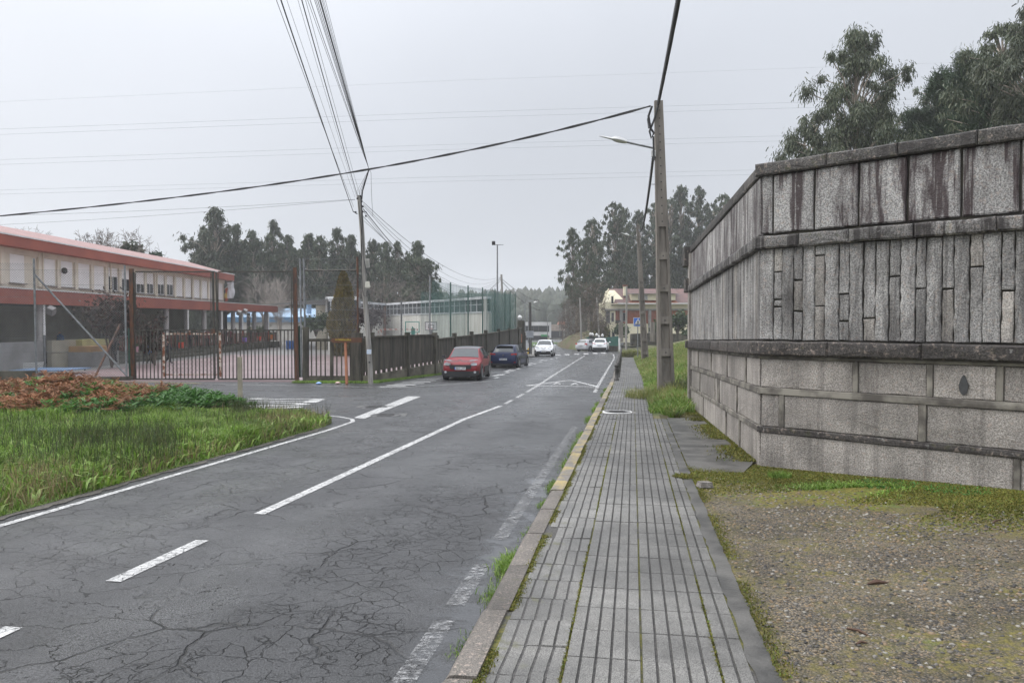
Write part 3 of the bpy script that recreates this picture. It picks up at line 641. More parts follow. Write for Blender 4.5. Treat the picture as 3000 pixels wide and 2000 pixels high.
# end pier with its own cap pieces, sticking out past the last strips
stone('end_pier', GR_BLOCK, FL, LEN_L, LEN_L+.28, -.7, Z['capB'], -.45, .10, jit=.004, bev=.015, rows=6)
stone('pier_cap', GR_CAP, FL, LEN_L+.02, LEN_L+.50, Z['capB']-.32, Z['capT'], -.45, .22, jit=.006, bev=.02)
stone('pier_cap', GR_CAP, FL, LEN_L+.02, LEN_L+.44, Z['ledB']-.0, Z['ledT']+.18, -.45, .19, jit=.006, bev=.02)
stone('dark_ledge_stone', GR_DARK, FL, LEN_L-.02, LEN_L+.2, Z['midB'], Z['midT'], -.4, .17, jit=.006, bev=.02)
# drop-shaped dark patch on one base block
mb = MB(); k0 = kR(2829); pts = []
for i in range(16):
    t = 2*pi*i/16; r = .10; zz = math.cos(t); xx = math.sin(t)*(1 - .55*max(0, zz))*.5
    pts.append(FR.p(k0+r*xx*1.0, 1.01+.115*zz-.02, .056))
mb.prism(pts, FR.n*-.012); mb.build('drop_mark', surf('dark_patch', (.045, .047, .05), (.03, .03, .032), 20, .6, rnd=0), wall)
# ------------------------------------------------------------------ school grounds on the left
YZ = -.735
CONC_B = surf('lichened_base_concrete', (.17, .155, .12), (.06, .056, .04), 1.8, .9, .5, 30, world=True, det=8)
RUST = surf('rusty_steel', (.13, .05, .022), (.05, .032, .025), 3, .75, .4, 60, streak=(3, 3, .7))
STEEL_D = surf('dark_steel', (.028, .027, .022), (.055, .047, .036), 5, .6, .2, 60)
GALV = surf('galvanised_steel', (.26, .27, .28), (.17, .175, .18), 5, .5, .1, metal=.4)
WIRE = surf('fence_wire', (.22, .23, .24), (.14, .145, .15), 3, .5, metal=.3)
WIRE_D = surf('dark_fence_wire', (.07, .075, .07), (.05, .05, .05), 3, .6)
CONC_M = surf('mossy_concrete', (.10, .092, .070), (.035, .032, .025), 1.6, .9, .6, 30, world=True, det=8, streak=(1.5, 1.5, .5))
CONC_F = surf('blackened_concrete', (.095, .085, .066), (.035, .031, .025), 2.2, .9, .5, 30, world=True, det=8, streak=(3, 3, .35), rnd=.25)
def court_mat():
    m = Mt('sports_court'); v = m.pos(); x, y, z = m.sep(v)
    red = m.mix(m.mr(m.noise(v, .5, 6), .35, .65), (.185, .125, .128), (.235, .17, .17)); grey = m.mix(m.mr(m.noise(v, .4, 6), .35, .65), (.21, .20, .195), (.15, .145, .14))
    e = m.m('ADD', y, m.m('MULTIPLY', m.noise(v, .3, 4), 1.0)); inside = m.m('MULTIPLY', m.mr(e, 62.5, 63), m.mr(x, -22.2, -22.1)); inside = m.m('MULTIPLY', m.mr(e, 62.6, 62.4), m.mr(x, -22.2, -22.1))
    c = m.mix(inside, grey, red); c = m.mix(m.mr(m.noise(v, .7, 6), .55, .72, 0, .3), c, (.12, .10, .10))
    return m.end(c, m.mr(m.noise(v, .35, 5), .38, .62, .40, .30), None, 0, .5)
COURT = court_mat()
mb = MB(); mb.add([(-70, 33.75, YZ), (-6.1, 33.4, YZ), (-3.9, 40.8, YZ), (-1.6, 53.5, YZ), (.5, 72, YZ), (-2, 130, YZ), (-70, 130, YZ)], [tuple(range(7))])
mb.add([(-70, 33.55, YZ-.5), (-6.2, 33.2, YZ-.5), (-6.1, 33.4, YZ), (-70, 33.75, YZ)], [(0, 1, 2, 3)])
setp(mb.build('school_yard', COURT), kind='structure')
def flat(mb, pts, w, z):
    for a, b in zip(pts, pts[1:]):
        a, b = Vector(a), Vector(b); d = (b-a).normalized(); q = Vector((-d.y, d.x))*w/2
        mb.quad(*[(p.x, p.y, z) for p in (a+q, a-q, b-q, b+q)])
mb = MB(); flat(mb, [(-21, 35.2), (-7, 35.2)], .07, YZ+.004); flat(mb, [(-20.9, 35.3), (-20.9, 61), (-6, 61)], .07, YZ+.005); flat(mb, [(-20, 46.5), (-4, 46.5)], .07, YZ+.006)
flat(mb, [(-9.5+2.6*math.cos(t), 36+2.6*math.sin(t)) for t in np.linspace(0, pi, 14)], .07, YZ+.007); flat(mb, [(-12.5, 40.5), (-5, 40.5)], .07, YZ+.008)
o = setp(mb.build('court_lines', PAINT), kind='structure')

def chain_mesh(p00, p10, p11, p01, cell=.075, r=.0042, name='chain_link', mat=None, parent=None):
    """woven wire: two families of straight diagonal wires inside a quad"""
    p00, p10, p11, p01 = [np.array(p, dtype=float) for p in (p00, p10, p11, p01)]
    L = np.linalg.norm(p10-p00); H = np.linalg.norm(p01-p00); V = []; Fq = []
    nrm = np.cross(p10-p00, p01-p00); nrm /= np.linalg.norm(nrm)
    def W(a, b): u, v = a/L, b/H; return p00*(1-u)*(1-v)+p10*u*(1-v)+p11*u*v+p01*(1-u)*v
    c = -H
    for sgn in (1, -1):
        c = -H
        while c < L:
            a0, a1 = max(c, 0), min(c+H, L)
            if a1-a0 > .01:
                z0, z1 = a0-c, a1-c
                if sgn < 0: z0, z1 = H-z0, H-z1
                A_, B_ = W(a0, z0), W(a1, z1); d = B_-A_; d /= np.linalg.norm(d); q = np.cross(d, nrm)*r; n2 = nrm*r
                b = len(V)
                for p in (A_, B_): V += [p+q, p-q*.5+n2*.87, p-q*.5-n2*.87]
                for i in range(3): Fq.append((b+i, b+(i+1) % 3, b+3+(i+1) % 3, b+3+i))
            c += cell*1.414
    me = np_mesh(name, V, Fq, mat or WIRE); return setp(link(name, me, parent, world=parent is not None), kind='stuff')
# --- chain-link fence left of the gate
fl = thing('chain_link_fence', 'tall chain-link fence with a slanting brace on a low wall, left of the big gate', 'fence', P(240, 1105, 33.3))
def lw(name, px0, px1, yt, d0, d1):
    a, b = P(px0, yt, d0), P(px1, yt, d1); mb = MB(); zt = (a.z+b.z)/2
    mb.prism([(a.x, a.y-.12, -1.1), (b.x, b.y-.12, -1.1), (b.x, b.y-.12, zt), (a.x, a.y-.12, zt)], (0, .25, 0)); return mb.build(name, CONC_M, fl)
lw('low_wall', -260, 106, 1087, 32.6, 33.2); lw('low_wall', 106.5, 386, 1104, 33.2, 33.9)
def post(name, mat, a, b, r, par, n=8): mb = MB(); mb.tube([a, b], r, n); return mb.build(name, mat, par, smooth=40)
post('post', GALV, P(107, 1104, 33.2), P(99, 757, 33.2), .045, fl); post('post', GALV, P(371, 1104, 33.8), P(365, 777, 33.8), .045, fl)
post('green_post', surf('green_paint', (.02, .07, .05), None, 3, .5), P(380, 1104, 33.9), P(377, 962, 33.9), .04, fl)
post('brace', GALV, P(101, 803, 33.25), P(371, 1100, 33.75), .04, fl); post('brace', RUST, P(278, 1104, 34.4), P(352, 950, 36.0), .05, fl)
chain_mesh(P(-160, 1088, 33), P(105, 1100, 33.15), P(99, 771, 33.15), P(-160, 768, 33), parent=fl); chain_mesh(P(107, 1103, 33.2), P(372, 1103, 33.8), P(366, 800, 33.8), P(100, 790, 33.2), parent=fl)
mb = MB()
for y in (790, 833, 870, 910, 950, 990, 1030): mb.tube([P(-160, y, 33), P(102, y, 33.15), P(368, y+3, 33.8)], .006, 4)
mb.build('tension_wire', WIRE, fl)
# --- double gate
gate = thing('school_gate', 'tall rusty double gate of upright bars with wire mesh above', 'gate', P(636, 1112, 33.9))
def sq(name, mat, a, b, w, par): mb = MB(); mb.beam(a, b, w); return mb.build(name, mat, par)
GL = lambda px, py: P(px, py, 34.1-(px-390)/490*.4)
sq('gate_post', RUST, GL(391, 1117), GL(385, 787), .16, gate); sq('gate_post', RUST, GL(871, 1117), GL(864, 783), .14, gate)
def leaf(x0, x1, xt0, xt1, nb):
    mb = MB()
    mb.beam(GL(x0, 1109), GL(xt0, 797), .07); mb.beam(GL(x1, 1109), GL(xt1, 796), .08)
    for y, w in ((1110, .07), (967, .06), (796, .055)): mb.beam(GL(x0, y), GL(x1, y), w, w)
    mb.beam(GL(xt0+6, 800), GL(xt0+6, 965), .03); mb.beam(GL(xt1-6, 800), GL(xt1-6, 965), .03)
    lf = mb.build('gate_leaf', STEEL_D, gate)
    for i in range(nb):
        px_ = x0+(x1-x0)*(i+1)/(nb+1); b = MB(); b.beam(GL(px_, 1109), GL(px_-.8, 968), .045, .02); b.build('bar', STEEL_D, lf)
    chain_mesh(GL(x0, 966), GL(x1, 966), GL(xt1, 797), GL(xt0, 797), mat=WIRE_D, parent=lf)
    return lf
leaf(397, 629, 391, 624, 20); leaf(640, 866, 633, 860, 20)
mb = MB(); mb.box(GL(627, 970)+Vector((0, -.08, 0)), (.16, .1, .2)); mb.build('lock_box', RUST, gate)
# --- short concrete fence with a bar window, wire above
cf = thing('concrete_fence', 'short weathered concrete fence with upright bars behind the brown arrow sign', 'fence', P(975, 1115, 33.3))
CF = lambda px, py, o=0: P(px, py, 33.55-(px-890)/170*.35+o)
sq('concrete_post', CONC_M, CF(896, 1122), CF(896, 958), .22, cf); sq('concrete_post', CONC_F, CF(1046, 1122), CF(1046, 975), .44, cf); sq('concrete_post', CONC_F, CF(1062, 1120), CF(1062, 990), .18, cf)
sq('top_rail', CONC_M, CF(904, 996), CF(1032, 996), .12, cf); sq('bottom_rail', CONC_M, CF(904, 1104), CF(1032, 1104), .10, cf)
mb = MB(); mb.beam(CF(895, 1119), CF(1060, 1119), .3, .36); mb.build('plinth', CONC_M, cf)
sq('middle_post', CONC_M, CF(972, 1104), CF(972, 996), .13, cf)
for px_ in (913, 927, 940, 953, 987, 1001, 1015, 1027): sq('concrete_bar', CONC_M, CF(px_, 1102), CF(px_-.5, 998), .05, cf)
mb = MB(); mb.tube([CF(884, 1105, .1), CF(879, 757, .1)], .04, 8); mb.build('post', GALV, cf, smooth=40)
mb = MB(); mb.tube([CF(893, 958, .1), CF(890, 756, .1)], .045, 8); mb.build('post', GALV, cf, smooth=40)
mb = MB(); mb.tube([CF(1049, 985, .1), CF(1047, 752, .1)], .045, 8); mb.build('post', RUST, cf, smooth=40)
mb = MB(); mb.tube([CF(890, 792, .1), CF(1047, 791, .1)], .03, 6); mb.build('top_pipe', STEEL_D, cf)
mb = MB(); [mb.tube([CF(892, y, .1), CF(1048, y+dy, .1)], .006, 4) for y, dy in ((758, 1), (836, -1), (875, -4), (905, 3), (940, -6), (967, 0))]; mb.build('tension_wire', WIRE, cf)
chain_mesh(CF(892, 994, .1), CF(1048, 994, .1), CF(1048, 873, .1), CF(891, 875, .1), parent=cf); chain_mesh(CF(904, 1103, .12), CF(1032, 1103, .12), CF(1032, 998, .12), CF(904, 998, .12), parent=cf)
post('green_post', bpy.data.materials['green_paint'], CF(878, 1105, .3), CF(877, 954, .3), .05, cf)
# --- long fence of blackened concrete planks, wire and green netting above
FP = [Vector((-6.18, 33.0)), Vector((-3.86, 40.8)), Vector((-1.45, 53.5)), Vector((.85, 73.5))]
def fpt(px):                                     # where a photo column crosses the fence line
    u = (px-1500)/F
    for a, b in zip(FP, FP[1:]):
        k = (u*a.y-a.x)/((b.x-a.x)-u*(b.y-a.y))
        if -.001 <= k <= 1.001: return a+(b-a)*k
    return FP[-1] if u > 0 else FP[0]
lf_ = thing('plank_fence', 'long blackened concrete plank fence beside the parked cars', 'fence', (-3.86, 40.8, -.9))
lens = [(b-a).length for a, b in zip(FP, FP[1:])]; TOT = sum(lens)
def along(q):
    for a, b, l in zip(FP, FP[1:], lens):
        if q <= l: return a+(b-a)*(q/l), (b-a)/l
        q -= l
    return FP[-1], (FP[-1]-FP[-2]).normalized()
def ztop(q): return 1.13 if q < lens[0] else .90+(q-lens[0])/(TOT-lens[0])*.42
def zslot(q): return -.44+.15*q/lens[0] if q < lens[0] else -.30+(q-lens[0])/(TOT-lens[0])*.22
q = 0; i = 0
while q < TOT-.1:
    w = random.uniform(.22, .30); a, d = along(q); b, _ = along(q+w-.006); n = Vector((d.y, -d.x)); mb = MB()
    zt, zb = ztop(q+w/2)-.02, zslot(q+w/2)+.10; o = random.uniform(0, .014)
    p = lambda c, off, z: (c.x+n.x*off, c.y+n.y*off, z)
    mb.prism([p(a, -.05, zb), p(b, -.05, zb), p(b, .02+o, zb), p(a, .02+o, zb)], (0, 0, zt-zb)); mb.build('plank', CONC_F, lf_); q += w
q = .1
while q < TOT-.2:
    a, d = along(q); b, _ = along(q+.2); n = Vector((d.y, -d.x)); mb = MB()
    mb.prism([(c.x+n.x*o, c.y+n.y*o, zslot(q)-.05) for c, o in ((a, -.05), (b, -.05), (b, .03), (a, .03))], (0, 0, .17)); mb.build('spacer_block', CONC_F, lf_); q += .52
def ribbon(name, mat, q0, q1, zf0, zf1, o0, o1, ds=1.0):
    mb = MB(); n = max(1, int((q1-q0)/ds)); 
    for i in range(n+1):
        c, d = along(q0+(q1-q0)*i/n); nn = Vector((d.y, -d.x)); z0, z1 = zf0(q0+(q1-q0)*i/n, c), zf1(q0+(q1-q0)*i/n, c)
        mb.v += [(c.x+nn.x*o, c.y+nn.y*o, z) for o, z in ((o1, z0), (o1, z1), (o0, z1), (o0, z0))]
    for i in range(n):
        for k in range(4): mb.f.append((4*i+k, 4*i+(k+1) % 4, 4*i+4+(k+1) % 4, 4*i+4+k)); mb.m.append(0)
    mb.f += [(0, 3, 2, 1), (4*n, 4*n+1, 4*n+2, 4*n+3)]; mb.m += [0, 0]
    return mb.build(name, mat, lf_)
for a, b in ((0, lens[0]), (lens[0]+.01, lens[0]+9), (lens[0]+9.01, lens[0]+18), (lens[0]+18.01, TOT)):
    ribbon('base_wall', CONC_B, a, b, lambda q, c: gr(c.x, c.y)-.4, lambda q, c: zslot(q)-.05, -.12, .07); ribbon('coping', CONC_M, a, b, lambda q, c: ztop(q)-.02, lambda q, c: ztop(q)+.05, -.10, .09)
for px_ in (1086, 1192, 1272, 1330, 1380, 1422, 1460, 1490, 1517):
    c = fpt(px_); q = min(max((c-FP[0]).length, 0), TOT); d = along(q)[1]; zt = P(px_, 978 if px_ < 1280 else 984-(px_-1280)*.10, c.y).z+.07
    mb = MB(); mb.box((c.x+d.y*.03, c.y-d.x*.03, (zt+gr(c.x, c.y))/2), (.2, .22, zt-gr(c.x, c.y)), rz=math.atan2(d.y, d.x)); mb.build('concrete_post', CONC_M, lf_)
netf = thing('ball_net', 'high green ball net on thin steel posts above the plank fence', 'net', (-1.45, 53.5, 1))
NETG = (lambda m: m.end(m.mix(m.mr(m.noise(m.pos(), .8, 4), .35, .65), (.07, .15, .135), (.10, .20, .18)), .7, None, 0, .2, alpha=m.mr(m.noise(m.scale(m.pos(), (3, 3, .4)), 1., 3), .3, .7, .30, .44)))(Mt('green_netting'))
GREEN_D = surf('green_net_post', (.04, .10, .085), (.07, .11, .10), 3, .6)
tops = [(1183, 885), (1266, 812), (1326, 831), (1377, 840), (1419, 846), (1455, 850), (1484, 856), (1499, 858), (1514, 862)]
for px_, y in tops:
    c = fpt(px_); mb = MB(); mb.tube([(c.x-.12, c.y+.03, ztop((c-FP[0]).length)-.4), P(px_, y-4, c.y)+Vector((-.12, .03, 0))], .045, 6); mb.build('post', GALV if px_ < 1300 else GREEN_D, netf)
mb = MB()
nt = [(1275, 820)]+[t for t in tops if t[0] > 1280]
for (a, ya), (b, yb) in zip(nt, nt[1:]):
    ca, cb = fpt(a), fpt(b); mb.quad((ca.x-.17, ca.y, ztop((ca-FP[0]).length)-.3), (cb.x-.17, cb.y, ztop((cb-FP[0]).length)-.3), P(b, yb, cb.y)+Vector((-.17, 0, 0)), P(a, ya, ca.y)+Vector((-.17, 0, 0)))
e0 = fpt(1514); zt_ = P(1514, 862, e0.y).z
mb.quad((e0.x-.2, e0.y+.05, YZ), (e0.x-8, e0.y-5, YZ), (e0.x-8, e0.y-5, zt_), (e0.x-.2, e0.y+.05, zt_))
c0_, c1_ = fpt(1448), fpt(1514)
for o_ in (.6,): mb.quad((c0_.x-o_, c0_.y, .3), (c1_.x-o_, c1_.y, .3), P(1514, 862, c1_.y)+Vector((-o_, 0, 0)), P(1448, 852, c0_.y)+Vector((-o_, 0, 0)))
mb.build('net', NETG, netf)
a = fpt(1070); b = fpt(1266); chain_mesh((a.x-.12, a.y, 1.0), (b.x-.12, b.y, 1.0), P(1266, 900, b.y)+Vector((-.12, 0, 0)), P(1075, 885, a.y)+Vector((-.12, 0, 0)), cell=.09, parent=netf)
# inner green fence around the court and its posts
mb = MB()
for x0, y0, x1, y1 in ((-15, 66, 0, 66.5),):
    mb.beam((x0, y0, YZ+1.15), (x1, y1, YZ+1.15), .05); mb.beam((x0, y0, YZ+.1), (x1, y1, YZ+.1), .05)
    for i in range(11): mb.beam((x0+(x1-x0)*i/10, y0, YZ), (x0+(x1-x0)*i/10, y0, YZ+1.2), .05)
    for i in range(140): mb.beam((x0+(x1-x0)*i/140, y0, YZ+.1), (x0+(x1-x0)*i/140, y0, YZ+1.15), .02)
setp(mb.build('court_fence', surf('faded_green_paint', (.08, .20, .18), (.11, .24, .22), 2, .6)), 'low faded green bar fence at the far end of the court', 'fence')
# --- goals, hoop
RW = (lambda m: m.end(m.mix(m.mr(m.noise(m.scale(m.obj(), (1.5, 1.5, 1.5)), 2.5, 5, .7), .46, .54), (.62, .56, .48), (.20, .07, .03)), .7))(Mt('rusty_white_paint'))
def goal(name, label, x0, x1, y, depth, h, mat, stripes=False):
    t = thing(name, label, 'goal', ((x0+x1)/2, y, YZ)); mb = MB()
    for x in (x0, x1): mb.beam((x, y, YZ), (x, y, YZ+h), .08)
    mb.build('post', mat, t); mb = MB(); mb.beam((x0-.04, y, YZ+h), (x1+.04, y, YZ+h), .08); mb.build('crossbar', mat, t); mb = MB()
    for x in (x0, x1):
        mb.tube([(x, y, YZ+h-.04), (x-.35, y+depth*.7, YZ+h-.1), (x-.42, y+depth, YZ+h-.5), (x-.42, y+depth, YZ)], .03, 6); mb.beam((x, y, YZ+.04), (x-.42, y+depth, YZ+.04), .05)
    mb.beam((x0-.42, y+depth, YZ+.04), (x1-.42, y+depth, YZ+.04), .05); mb.build('back_frame', mat, t)
    chain_mesh((x0-.42, y+depth, YZ), (x1-.42, y+depth, YZ), (x1-.40, y+depth*.95, YZ+h-.5), (x0-.40, y+depth*.95, YZ+h-.5), .14, .004, 'net', WIRE_D, t)
    return t
goal('football_goal', 'small rusty white goal just behind the gate bars', -16.05, -13.45, 36.0, 1.05, 1.98, RW)
def stripe_mat():
    m = Mt('red_white_stripes'); x, y, z = m.sep(m.pos()); f = m.m('GREATER_THAN', m.m('FRACT', m.m('MULTIPLY', m.m('ADD', x, z), 2.2)), .5)
    return m.end(m.mix(f, (.60, .56, .52), (.34, .10, .06)), .6)
goal('football_goal', 'red and white striped goal in front of the sports hall', -10.8, -7.8, 64.5, 1.0, 2.0, stripe_mat())
def hoop(px, py, d, label, green=False):
    c = P(px, py, d); t = thing('basketball_hoop', label, 'hoop', (c.x, c.y, YZ)); bw = .95 if not green else 1.1
    gm = surf('hoop_green', (.03, .26, .20), None, 3, .5) if green else GALV
    mb = MB(); mb.beam((c.x, c.y+.5, YZ), (c.x, c.y+.5, c.z-.1), .14 if not green else .3); mb.beam((c.x, c.y+.5, c.z-.15), (c.x, c.y+.03, c.z), .1); mb.build('support', gm, t)
    if not green:
        mb = MB(); mb.box((c.x, c.y, c.z), (bw, .03, .66)); mb.build('backboard', WHITE, t); mb = MB(); B = plain('black_line_paint', (.02, .02, .022))
        for w, h in ((bw, .66), (.46, .30)):
            for sx_ in (-1, 1): mb.box((c.x+sx_*(w/2-.02), c.y-.02, c.z-(0 if h > .5 else .05)), (.04, .012, h)); mb.box((c.x, c.y-.021, c.z-(0 if h > .5 else .05)+sx_*(h/2-.02)), (w, .012, .04))
        mb.build('board_marking', B, t)
    else:
        mb = MB()
        for sx_ in (-1, 1): mb.box((c.x+sx_*bw/2, c.y, c.z), (.07, .05, .9))
        mb.box((c.x, c.y, c.z+.43), (bw, .05, .07)); mb.box((c.x, c.y, c.z-.43), (bw, .05, .07)); mb.build('board_frame', gm, t)
    mb = MB(); mb.tube([(c.x+.2*math.cos(k*pi/6), c.y-.25+.2*math.sin(k*pi/6), c.z-.2) for k in range(13)], .015, 5); mb.build('ring', plain('ring_red', (.4, .06, .03)), t)
hoop(1263, 955, 62, 'white basketball backboard with a black inner square near the long fence'); hoop(1208, 958, 63.5, 'green basketball frame without a board behind the striped goal', True)

# --- school building
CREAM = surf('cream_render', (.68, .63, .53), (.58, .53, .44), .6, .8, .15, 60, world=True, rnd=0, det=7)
BRICKRED = surf('red_fascia', (.30, .075, .045), (.24, .06, .04), .5, .6, .15, 40, world=True, rnd=.04, det=7)
def rooftile(name, c1, c2, per=.26):
    m = Mt(name); v = m.pos(); x, y, z = m.sep(v)
    w = m.m('SINE', m.m('MULTIPLY', y, 2*pi/per)); r = m.m('FRACT', m.m('MULTIPLY', x, 1/.36))
    c = m.mix(m.mr(m.noise(v, 1.2, 6), .3, .7), c1, c2); c = m.bright(c, m.mr(w, -1, .4, .62, 1.06))
    return m.end(c, .55, m.bump(m.m('ADD', w, m.m('MULTIPLY', r, .6)), .6, .03), 0, .4)
ROOF_P = rooftile('pale_red_tiles', (.36, .215, .20), (.29, .18, .165)); SHUT = surf('white_shutter', (.82, .81, .80), (.76, .75, .74), 1, .6, rnd=.03)
GLASS_D = (lambda m: m.end((.02, .022, .025), .08, None, 0, .6))(Mt('dark_window_glass'))
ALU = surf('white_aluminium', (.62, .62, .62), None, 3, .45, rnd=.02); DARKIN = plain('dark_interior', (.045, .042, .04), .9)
school = thing('school_building', 'long cream school with brick red bands, white shutters and a columned porch', 'building', (-27, 60, YZ))
XB, XW, XF = -25.0, -28.0, -27.25
yB0, yB1 = 33.5, 83.5; yW1 = 76.0; yF1 = 75.2
# upper storey
mb = MB(); mb.prism([(XW, yB0, 3.3), (XW, yW1, 3.3), (XW, yW1, 6.0), (XW, yB0, 6.0)], (-9, 0, 0)); mb.build('wall', CREAM, school)
mb = MB(); mb.prism([(XF, yB0, 5.95), (XF, yF1+1.6, 5.95), (XF, yF1+1.6, 6.52), (XF, yB0, 6.52)], (-.75, 0, 0)); mb.build('fascia', BRICKRED, school)
mb = MB(); mb.prism([(XF+.04, yB0, 6.52), (XF+.04, yF1+1.65, 6.52), (XF+.04, yF1+1.65, 6.60), (XF+.04, yB0, 6.60)], (-.14, 0, 0)); mb.build('gutter', WHITE, school)
mb = MB(); r0, r1 = 6.57, 7.65; mb.add([(XF-.05, yB0, r0), (XF-.05, yF1+1.6, r0), (-31, yF1+.2, r1), (-31, yB0, r1), (-37, yF1+1.6, r0), (-37, yB0, r0)], [(0, 1, 2, 3), (3, 2, 4, 5), (1, 4, 2)]); mb.build('roof', ROOF_P, school)
# porch canopy
def zt(y): return 3.62+.10*(y-38)/45
mb = MB(); mb.prism([(XB, yB0, 2.68), (XB, yB1, 2.98), (XB, yB1, 3.62), (XB, yB0, 3.46)], (-.3, 0, 0)); mb.build('porch_fascia', BRICKRED, school)
mb = MB(); mb.prism([(XB-.3, yB1, 2.98), (XB-.3, yB1-.3, 2.98), (XB-.3, yB1-.3, 3.6), (XB-.3, yB1, 3.6)], (-5.7, 0, 0)); mb.build('porch_fascia', BRICKRED, school)
mb = MB(); mb.add([(XB, yB0, 3.47), (XB, yB1, 3.63), (XW-.05, yB1, 3.86), (XW-.05, yB0, 3.72)], [(0, 1, 2, 3)]); mb.add([(XW, yW1+.02, 3.8), (XW, yB1, 3.86), (-31, yB1, 3.86), (-31, yW1+.02, 3.8)], [(0, 1, 2, 3)]); mb.build('porch_roof', ROOF_P, school)
mb = MB(); mb.prism([(XB+.03, yB0, 3.46), (XB+.03, yB1, 3.62), (XB+.03, yB1, 3.67), (XB+.03, yB0, 3.51)], (-.09, 0, 0)); mb.build('porch_gutter', WHITE, school)
mb = MB(); mb.add([(XB-.3, yB0, 2.75), (XB-.3, yB1-.3, 3.05), (-32, yB1-.3, 3.05), (-32, yB0, 2.75)], [(3, 2, 1, 0)]); mb.build('porch_ceiling', CONC, school)
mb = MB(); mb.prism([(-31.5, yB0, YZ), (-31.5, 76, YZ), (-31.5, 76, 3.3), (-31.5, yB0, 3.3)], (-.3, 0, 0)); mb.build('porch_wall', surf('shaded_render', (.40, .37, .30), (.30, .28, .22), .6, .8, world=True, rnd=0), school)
# upper windows, most with the shutter right down
SILL = surf('grey_sill', (.22, .2, .18), None, 3, .7)
def yof(px): return -XW*F/(1500-px)
wins = [(52, 0, .56), (144, 0, 0), (196, 0, 0), (247, 0, 0), (290, 0, 0), (331, .62, 0), (369, .58, 0), (411, .42, 0), (438, .48, 0), (470, .52, 0), (497, .56, 0), (525, 0, 0), (551, 0, 0), (576, 0, 0), (599, 0, 0), (620, 0, 0), (645, 0, 0)]
zs0, zs1 = 4.02, 5.62
for px_, op, _ in wins:
    y = yof(px_); w = .64
    mb = MB(); mb.prism([(XW+.02, y-w-.12, zs0-.06), (XW+.02, y+w+.12, zs0-.06), (XW+.02, y+w+.12, zs0), (XW+.02, y-w-.12, zs0)], (.12, 0, 0)); 
    wd = mb.build('window', SILL, school)
    mb = MB(); zb = zs0+(zs1-zs0)*op; n = int((zs1-zb)/.075)
    mb.prism([(XW-.02, y-w, zb), (XW-.02, y+w, zb), (XW-.02, y+w, zs1), (XW-.02, y-w, zs1)], (.035, 0, 0))
    for i in range(n): mb.box((XW+.018, y, zb+.0375+i*.075), (.012, 2*w-.01, .06))
    mb.build('shutter', SHUT, wd)
    if op:
        mb = MB(); mb.prism([(XW, y-w+.05, zs0+.04), (XW, y+w-.05, zs0+.04), (XW, y+w-.05, zb), (XW, y-w+.05, zb)], (.012, 0, 0)); mb.build('pane', GLASS_D, wd)
        mb = MB()
        for yy in (y-w+.03, y, y+w-.03): mb.box((XW+.03, yy, (zs0+zb)/2), (.04, .06, zb-zs0))
        mb.box((XW+.03, y, zs0+.03), (.04, 2*w, .06)); mb.build('frame', ALU, wd)
mids = sorted(yof(p[0]) for p in wins)
for y in [yof(5), yof(115)]+[(a+b)/2 for a, b in zip(mids[1:], mids[2:])]:                       # projecting mullion piers between windows
    mb = MB(); mb.prism([(XW+.01, y-.16, 3.9), (XW+.01, y+.16, 3.9), (XW+.01, y+.16, 5.95), (XW+.01, y-.16, 5.95)], (.11, 0, 0)); mb.build('wall_pier', CREAM, school)
mb = MB(); mb.box((XW+.055, (yW1+36)/2, 5.79), (.09, yW1-36, .32)); mb.build('lintel_band', CREAM, school)
for px_ in (121, 320, 456, 560): mb = MB(); y = yof(px_); mb.tube([(XW+.16, y, 3.8), (XW+.16, y, 5.95)], .05, 6); mb.build('downpipe', CREAM, school)
mb = MB(); mb.lathe([(.05, -.2), (.17, -.1), (.17, .1), (.08, .18)], (XW+.3, yof(177), 5.0), 8); mb.build('siren', STEEL_D, school)
# columns
COLM = surf('grey_column', (.34, .32, .31), (.26, .24, .235), 1, .75, .2, 50)
for px_, dark in ((117, 0), (487, 0), (546, 0), (598, 0), (647, 0), (683, 0), (706, 0), (745, 0), (780, 0)):
    y = -(XB-.35)*F/(1500-px_); zc = 2.72+.3*(y-34)/50
    mb = MB(); mb.tube([(XB-.35, y, YZ), (XB-.35, y, zc)], .19, 12); mb.build('column', COLM, school, smooth=40)
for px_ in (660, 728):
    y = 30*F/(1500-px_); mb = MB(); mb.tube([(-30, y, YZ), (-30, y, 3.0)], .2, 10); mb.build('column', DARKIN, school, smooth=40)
for px_, c2 in ((130, 0), (551, 1), (650, 1), (711, 1), (787, 1)):
    y = -(XB-.1)*F/(1500-px_); mb = MB(); mb.tube([(XB-.1, y, YZ if not c2 else -.1), (XB-.1, y, 1.1)], .06, 8, mi=1); mb.tube([(XB-.1, y, 1.1), (XB-.1, y, 2.8)], .06, 8, mi=0); mb.build('downpipe', [SHUT, BRICKRED if c2 else GALV], school)
# terrace steps of dark stone
STEP = surf('mossy_step_stone', (.075, .07, .055), (.035, .038, .026), 1.4, .8, .4, 30, world=True, rnd=.05)
for x0, y0, z, yE in ((XB+.05, 48.5, -.13, 84), (XB+.5, 48.5, -.33, 70), (XB+.95, 48.5, -.53, 62)):
    mb = MB(); mb.box((x0-3.2, (y0+yE)/2, (z+YZ)/2-.2), (6.4, yE-y0, z-YZ+.4)); mb.build('terrace_step', STEP, school)
